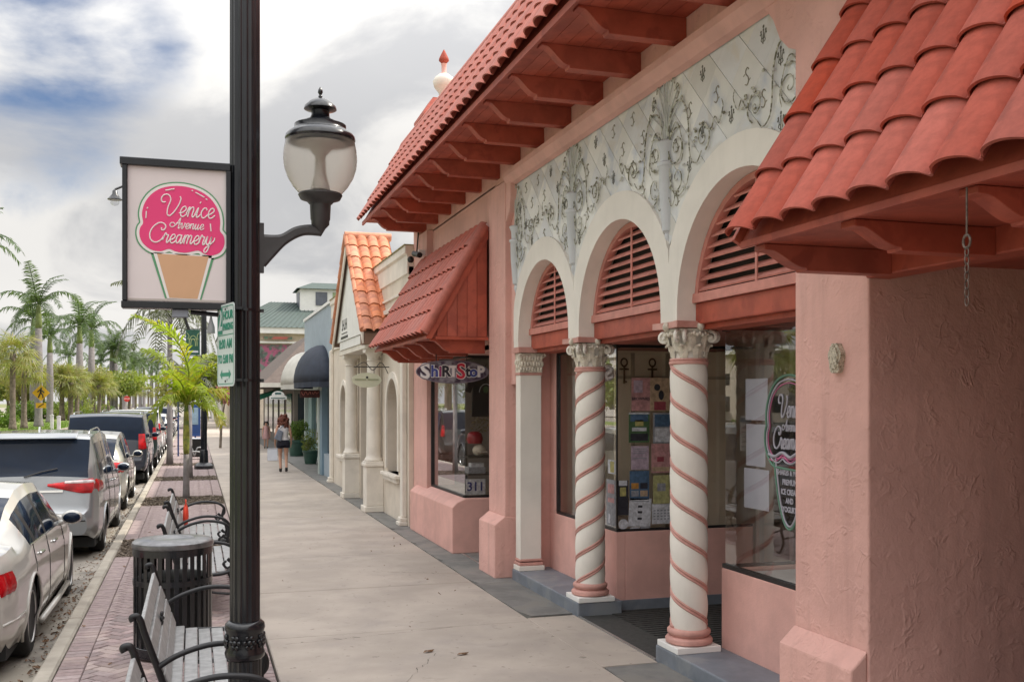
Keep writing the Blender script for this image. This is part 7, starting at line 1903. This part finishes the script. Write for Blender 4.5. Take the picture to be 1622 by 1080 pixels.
SED = dict(L=4.87, W=1.86, wb=2.87, ro=1.12, R=.335, bot=[(0, .30), (.3, .22), (.9, .2), (4, .2), (4.6, .22), (4.87, .3)],
    belt=[(0, .80), (.2, .90), (.9, .955), (2.6, .93), (3.6, .90), (4.4, .80), (4.87, .62)],
    top=[(0, .84), (.05, .96), (.15, 1.01), (.55, 1.04), (.75, 1.08), (1.25, 1.33), (1.7, 1.43), (2.2, 1.455), (2.7, 1.43), (3.1, 1.30), (3.65, 1.03), (4.3, .93), (4.75, .78), (4.87, .66)],
    plan=[(0, .80), (.12, .90), (.4, .97), (1, 1), (3.8, 1), (4.4, .94), (4.75, .82), (4.87, .70)], roofw=[(0, .7), (1, .72), (1.6, .72), (2.6, .73), (3.4, .77), (4.8, .7)],
    side=[(1.16, 1.38), (1.42, 2.06), (2.12, 3.15)], rearg=(.72, 1.45), frontg=(2.85, 3.62), mirror=3.12, handles=(1.62, 2.55), seams=(1.28, 2.10, 3.22), wraps=[('tail_light', .50, .34, lambda s: .86+.0*s, lambda s: .66+.02*s, m_tail)], chrome=True, crease=True, spokes=5)
def sed_extra(o, T, Wd, pm):
    w = MB()
    for a, b_ in (((1.09, .66), (1.33, .66)), ((1.33, .66), (1.33, .88)), ((1.33, .88), (1.09, .88)), ((1.09, .88), (1.09, .66))): w.tube([(Wd*.965+.0, a[0]-.15, a[1]), (Wd*.965, b_[0]-.15, b_[1])], .0035, 4)
    w.build('fuel_flap', m_ctrim, o, T)
    for s_ in (1, -1):
        w = MB(); w.tube([(s_*(Wd-.005), 1.55, .215), (s_*(Wd+.005), 2.6, .215), (s_*(Wd-.005), 3.55, .215)], .03, 6); w.build('side_skirt', pm, o, T, smooth=True)
        w = MB(); w.tube([(s_*(Wd*.90), .13, .46), (s_*Wd*.97, .42, .46), (s_*Wd*.985, .72, .46)], .012, 5); w.build('bumper_moulding', pm, o, T, smooth=True)
SED['extra'] = [sed_extra]
P_white = paint('pearl_white_paint', (.52, .51, .47)); P_silver = paint('silver_paint', (.30, .315, .33), .5, .3); P_navy = paint('midnight_paint', (.018, .022, .035)); P_dkgreen = paint('dark_green_paint', (.015, .025, .024)); P_w2 = paint('white_car_paint', (.6, .6, .6)); P_blk = paint('black_car_paint', (.012, .012, .014)); P_sil2 = paint('pale_gold_paint', (.44, .43, .39), .3, .3)
make_car('sedan', SED, P_white, 'pearl white sedan nearest in the row, cut by the left picture edge', -1.335, 8.60)
def t_van(x, y, z):
    return None
VAN = dict(L=5.09, W=1.985, wb=3.03, ro=1.02, R=.335, bot=[(0, .36), (.3, .26), (.9, .2), (4.3, .2), (4.9, .25), (5.09, .3)],
    belt=[(0, .66), (.06, .70), (.10, .98), (.16, 1.10), (.4, 1.16), (1.0, 1.14), (3.5, 1.02), (4.3, .96), (4.9, .75), (5.09, .6)],
    top=[(0, .68), (.05, .74), (.09, 1.00), (.14, 1.18), (.30, 1.56), (.33, 1.70), (.38, 1.745), (.9, 1.765), (2.2, 1.775), (3.0, 1.70), (3.6, 1.42), (4.15, 1.12), (4.7, .95), (5.0, .75), (5.09, .62)],
    plan=[(0, .82), (.08, .90), (.25, .965), (.6, .99), (1, 1), (4.0, 1), (4.6, .93), (5.0, .78), (5.09, .65)], roofw=[(0, .80), (.3, .83), (1, .83), (2.6, .82), (3.6, .82), (5, .7)],
    side=[(.52, 1.62), (1.68, 2.62), (2.70, 3.72)], rearg=(.13, .315), frontg=(3.0, 4.1), mirror=3.55, handles=(2.35, 2.9), seams=(1.60, 2.66, 3.75), wraps=[('tail_light', .30, .62, lambda s: 1.07+.07*min(1, s)-.07*max(0, s-1), lambda s: 1.035-.10*min(1, s*1.3)+.02*max(0, s-1), m_tail), ('reverse_light', .52, .12, lambda s: 1.105+.02*s, lambda s: 1.062+.0*s, m_tailw, .018)], rails=(.75, 2.8), spokes=10)
def van_extra(o, T, Wd, pm):
    w = MB(); w.prism([(.20, 1.70), (.34, 1.715), (.5, 1.765), (.5, 1.74), (.30, 1.68)], 'x', -Wd*.66, Wd*.66); w.build('rear_spoiler', pm, o, T, bevel=.012)
    w = MB(); w.box(-.22, .22, .06, .10, .80, .93); w.build('number_plate', M['white2'], o, T)
    w = MB(); w.tube([(0, .095, 1.17), (.22, .135, 1.24), (.42, .155, 1.28)], .010, 5); w.build('rear_wiper', m_ctrim, o, T)
    w = MB(); w.box(-.50, .50, .068, .088, .955, .985); w.build('tailgate_strip', m_chrome, o, T)
    w = MB(); w.prism([(1.55, 1.755), (1.75, 1.755), (1.60, 1.83)], 'x', -.012, .012); w.build('antenna_fin', pm, o, T)
    w = MB(); w.tube([(-Wd*.8, -.004, .56), (0, -.012, .56), (Wd*.8, -.004, .56)], .012, 5); w.build('bumper_crease', m_ctrim, o, T)
VAN['extra'] = [van_extra]
make_car('minivan', VAN, P_silver, 'silver minivan parked ahead of the white sedan', -1.25, 15.18)
def t_suv(x, y, z):
    return None
HAT = dict(L=4.35, W=1.80, wb=2.62, ro=.85, R=.33, bot=[(0, .32), (.3, .24), (4.35, .24)],
    belt=[(0, .6), (.06, .66), (.1, .95), (.4, 1.06), (2.8, .98), (3.6, .9), (4.35, .6)],
    top=[(0, .64), (.05, .70), (.09, .98), (.14, 1.08), (.45, 1.42), (.8, 1.55), (1.6, 1.60), (2.4, 1.54), (3.1, 1.10), (3.8, .98), (4.25, .75), (4.35, .62)],
    plan=[(0, .80), (.1, .9), (.4, .98), (1, 1), (3.4, 1), (4.1, .85), (4.35, .68)], roofw=[(0, .74), (1, .79), (2.4, .79), (3.4, .79), (4.3, .68)],
    side=[(.55, 1.0), (1.05, 1.85), (1.92, 2.75)], rearg=(.13, .62), frontg=(2.45, 3.08), mirror=2.78, handles=(1.4, 2.2), seams=(1.0, 1.88, 2.85), wraps=[('tail_light', .58, .25, lambda s: 1.0, lambda s: .80, m_tail)], spokes=10)
make_car('hatchback', HAT, P_sil2, 'pale silver hatchback squeezed between the minivan and the dark suv', -1.30, 21.4)
def t_tah(x, y, z):
    return None
TAH = dict(L=5.18, W=2.04, wb=2.95, ro=1.08, R=.395, bot=[(0, .42), (.3, .36), (.9, .34), (4.3, .34), (5.18, .4)],
    belt=[(0, .68), (.05, .75), (.08, 1.1), (.3, 1.20), (3.4, 1.17), (4.4, 1.12), (5.0, .95), (5.18, .7)],
    top=[(0, .70), (.04, .80), (.07, 1.12), (.10, 1.22), (.20, 1.78), (.26, 1.86), (.5, 1.895), (2.4, 1.90), (3.0, 1.84), (3.7, 1.28), (4.6, 1.18), (5.05, 1.0), (5.18, .75)],
    plan=[(0, .88), (.06, .94), (.2, .985), (.6, 1), (4.4, 1), (5.0, .93), (5.18, .85)], roofw=[(0, .84), (.3, .87), (2.6, .86), (3.6, .84), (5, .8)],
    side=[(.35, 1.25), (1.32, 2.3), (2.38, 3.35)], rearg=(.10, .23), frontg=(3.0, 3.68), mirror=3.4, handles=(1.9, 2.75), seams=(1.28, 2.34, 3.45), wraps=[('tail_light', .80, .16, lambda s: 1.36, lambda s: .96, m_tail, .018)], rails=(.6, 2.9), spokes=10, extra=[lambda o, T, Wd, pm: MB().box(-.2, .2, .03, .06, .85, .97).build('number_plate', M['white2'], o, T)])
make_car('large_suv', TAH, P_navy, 'large midnight blue suv with tall red tail lights', -1.18, 28.15)
make_car('suv', dict(TAH, L=4.7, W=1.9, wb=2.75, R=.36, ro=.9), P_dkgreen, 'dark suv parked ahead of the large midnight blue one', -1.15, 34.9)
row = [(P_w2, TAH, 41.2, 'suv', 'white suv, fifth ahead of the sedan'), (P_blk, SED, 47.4, 'sedan', 'black sedan parked beyond the white suv'), (P_w2, HAT, 53.6, 'hatchback', 'white hatchback beyond the black sedan'), (P_navy, TAH, 59.4, 'suv', 'dark suv near the far end of the parked row'), (P_silver, SED, 66, 'sedan', 'silver sedan near the far end of the parked row'), (P_w2, VAN, 72.5, 'minivan', 'white minivan, the last but one car of the row'), (P_blk, HAT, 79.5, 'hatchback', 'black hatchback at the very end of the row')]
for pm, sp, y, n_, l in row: make_car(n_, dict(sp, rails=None) if sp is SED else sp, pm, l, -1.2, y)
# ================================================================ PEOPLE
m_skin = mat('skin', (.52, .29, .20), .55, var=.06, coords='object'); m_hair = mat('auburn_hair', (.13, .035, .018), .6, var=.5, vs=40, coords='object'); m_top = mat('white_top', (.66, .62, .62), .8, var=.08, vs=10, coords='object'); m_short = mat('black_shorts', (.012, .012, .022), .85, coords='object')
def person(x, y, s, face, label, skin_, hairm, topm, shortm, dress=False, hairlong=True):
    o = empty('person', (x, y, 0), face, label=label, cat='person'); T = wm(o) @ Matrix.Scale(s, 4)
    # joints, facing +y; height 1.70 at s=1; mid-stride
    J = dict(pel=(0, 0, .93), bel=(0, .0, 1.06), che=(0, .01, 1.24), nk0=(0, .0, 1.40), nk=(0, .01, 1.46), hd0=(0, .025, 1.53), hd=(0, .03, 1.60), hdt=(0, .025, 1.66),
             hl=(-.09, 0, .90), kl=(-.085, .10, .50), al=(-.08, -.02, .10), fl=(-.08, .02, .035), tl=(-.08, .13, .025), hr=(.09, 0, .90), kr=(.085, .02, .49), ar=(.08, -.17, .13), fr=(.08, -.15, .06), tr=(.08, -.05, .022),
             sl=(-.165, 0, 1.385), el=(-.225, -.04, 1.12), wl=(-.235, .06, .90), ml=(-.235, .09, .82), sr=(.165, 0, 1.385), er=(.225, .0, 1.12), wr=(.245, .10, .90), mr=(.245, .14, .83))
    rad = dict(pel=.135, bel=.115, che=.13, nk0=.075, nk=.052, hd0=.075, hd=.095, hdt=.07, hl=.095, kl=.055, al=.036, fl=.038, tl=.025, hr=.095, kr=.055, ar=.036, fr=.038, tr=.025, sl=.055, el=.038, wl=.026, ml=.03, sr=.055, er=.038, wr=.026, mr=.03)
    E_ = [('pel', 'bel'), ('bel', 'che'), ('che', 'nk0'), ('nk0', 'nk'), ('nk', 'hd0'), ('hd0', 'hd'), ('hd', 'hdt'), ('pel', 'hl'), ('hl', 'kl'), ('kl', 'al'), ('al', 'fl'), ('fl', 'tl'), ('pel', 'hr'), ('hr', 'kr'), ('kr', 'ar'), ('ar', 'fr'), ('fr', 'tr'), ('nk0', 'sl'), ('sl', 'el'), ('el', 'wl'), ('wl', 'ml'), ('nk0', 'sr'), ('sr', 'er'), ('er', 'wr'), ('wr', 'mr')]
    ks = list(J); 
    V_ = [J[k] for k in ks]; R_ = [rad[k] for k in ks]; ed = [(ks.index(a), ks.index(b)) for a, b in E_]
    for sd, wk in ((-1, 'ml'), (1, 'mr')):     # fingers and thumb
        b0_ = J[wk]
        for q in range(4):
            base = len(V_); off = -.027+.018*q; ln = (.075, .085, .08, .065)[q]
            V_ += [(b0_[0], b0_[1]+off, b0_[2]-.035), (b0_[0]-sd*.012, b0_[1]+off+.006, b0_[2]-.035-ln)]; R_ += [.009, .007]
            ed += [(ks.index(wk), base), (base, base+1)]
        base = len(V_); V_ += [(b0_[0]-sd*.01, b0_[1]+.045, b0_[2]-.01), (b0_[0]-sd*.015, b0_[1]+.055, b0_[2]-.055)]; R_ += [.010, .008]; ed += [(ks.index(wk), base), (base, base+1)]
    me = bpy.data.meshes.new('body'); me.from_pydata(V_, ed, []); b_ = link('body', me, o, T)
    sk = b_.modifiers.new('skin', 'SKIN'); 
    if not me.skin_vertices: 
        bm = bmesh.new(); bm.from_mesh(me); bm.verts.layers.skin.verify(); bm.to_mesh(me); bm.free()
    for i, r in enumerate(R_): me.skin_vertices[0].data[i].radius = (r, r*(.78 if i in (ks.index('pel'), ks.index('bel'), ks.index('che')) else 1))
    me.skin_vertices[0].data[0].use_root = True
    ss = b_.modifiers.new('sub', 'SUBSURF'); ss.levels = 2; ss.render_levels = 2; sk.use_smooth_shade = True
    me.materials.append(skin_)
    # face
    w = MB()
    for sd in (-1, 1): w.ball((sd*.033, .118, 1.605), .010, .006, .006, 8, 6)
    w.build('eye', m_ctrim, o, T); w = MB(); w.ball((0, .125, 1.575), .013, .018, .022, 8, 6); w.build('nose', skin_, o, T, smooth=True)
    w = MB(); w.ball((0, .112, 1.535), .024, .008, .007, 8, 6); w.build('mouth', mat('lips', (.35, .09, .08), .5) if 'lips' not in bpy.data.materials else bpy.data.materials['lips'], o, T, smooth=True)
    def ringbody(prof, n=22, name='top', m_=None):
        w = MB(); vs = []; fs = []
        for (z, rx, ry, cy_) in prof:
            for j in range(n):
                a = 2*pi*j/n; k_ = 1+.025*sin(5*a+z*30); vs.append((rx*cos(a)*k_, cy_+ry*sin(a)*k_, z))
        for i in range(len(prof)-1):
            for j in range(n): fs.append((i*n+j, i*n+(j+1) % n, (i+1)*n+(j+1) % n, (i+1)*n+j))
        w.add(vs, fs); w.build(name, m_, o, T, smooth=True)
    if dress: ringbody([(.62, .24, .19, 0), (.80, .22, .17, 0), (1.0, .165, .13, 0), (1.1, .145, .115, 0), (1.25, .165, .135, .005), (1.38, .16, .11, 0), (1.43, .09, .08, 0)], name='dress', m_=topm)
    else:
        ringbody([(.96, .17, .145, 0), (1.02, .155, .13, 0), (1.10, .142, .12, 0), (1.22, .160, .138, .005), (1.32, .165, .128, .003), (1.38, .15, .10, 0), (1.40, .11, .08, 0)], m_=topm)
        ringbody([(.985, .155, .135, 0), (.93, .178, .155, 0), (.86, .192, .165, 0), (.80, .195, .168, 0)], name='shorts', m_=shortm)
        for sd, k0, k1 in ((-1, 'hl', 'kl'), (1, 'hr', 'kr')):
            a, b2 = Vector(J[k0]), Vector(J[k1]); w = MB(); w.tube([a+Vector((0, 0, -.03)), a.lerp(b2, .2), a.lerp(b2, .42)], [.105, .110, .105], 14, caps=False); w.build('shorts_leg', shortm, o, T, smooth=True)
    w = MB(); r_ = random.Random(5)
    w.ball((0, .0, 1.625), .105, .105, .10, 14, 10)
    for i in range(70 if hairlong else 26):
        a = r_.uniform(pi*.92, pi*2.08); z = r_.uniform(1.36 if hairlong else 1.54, 1.70); rr_ = .105+(.03 if z < 1.6 else -.02); w.ball((rr_*cos(a)*1.05, rr_*sin(a)*.9+.0, z), r_.uniform(.028, .045), r_.uniform(.028, .045), r_.uniform(.04, .06), 6, 5)
    w.build('hair', hairm, o, T, smooth=True)
    for k_, z in (('tl', .0), ('tr', .0)):
        f = J['fl' if k_ == 'tl' else 'fr']; t = J[k_]; w = MB(); w.tube([(f[0], f[1]-.035, max(f[2], .04)), (f[0], f[1]+.03, f[2]), (t[0], t[1]+.03, t[2]+.005)], [.042, .040, .028], 8); w.cyl((f[0], f[1]-.04, f[2]), (f[0], f[1]-.045, max(0, f[2]-.04)), .014); w.tube([(J['al' if k_ == 'tl' else 'ar'][0], J['al' if k_ == 'tl' else 'ar'][1]-.0, J['al' if k_ == 'tl' else 'ar'][2]+.01), (f[0], f[1]-.02, f[2]+.02)], .043, 10); w.build('shoe', m_ctrim, o, T, smooth=True)
    return o, T
o, T = person(2.52, 30.7, .985, 0, 'woman with curly auburn hair walking away in a white top and black shorts', m_skin, m_hair, m_top, m_short)
bg_ = empty('shoulder_bag', (2.30, 30.6, 1.0), label='grey shoulder bag slung across the walking woman in a white top', cat='bag')
w = MB(); w.prism([(-.11, -.14), (.11, -.17), (.10, .12), (-.06, .16)], 'y', -.04, .04, TRS((2.38, 30.535, 1.10), (0, .25, 0))); w.build('pouch', mat('grey_bag', (.17, .19, .24), .7, var=.2, vs=12), bg_, bevel=.02)
w = MB(); w.tube([(2.36, 30.53, 1.23), (2.48, 30.56, 1.35), (2.64, 30.62, 1.41), (2.66, 30.72, 1.41)], .012, 5); w.build('strap', bpy.data.materials['grey_bag'], bg_)
person(3.02, 45.8, .70, pi, 'small dark haired person in pale pink clothes beyond the walking woman', m_skin, mat('dark_hair', (.02, .015, .012), .6, coords='object'), mat('pink_dress', (.55, .33, .32), .8, coords='object'), m_short, dress=True, hairlong=False)
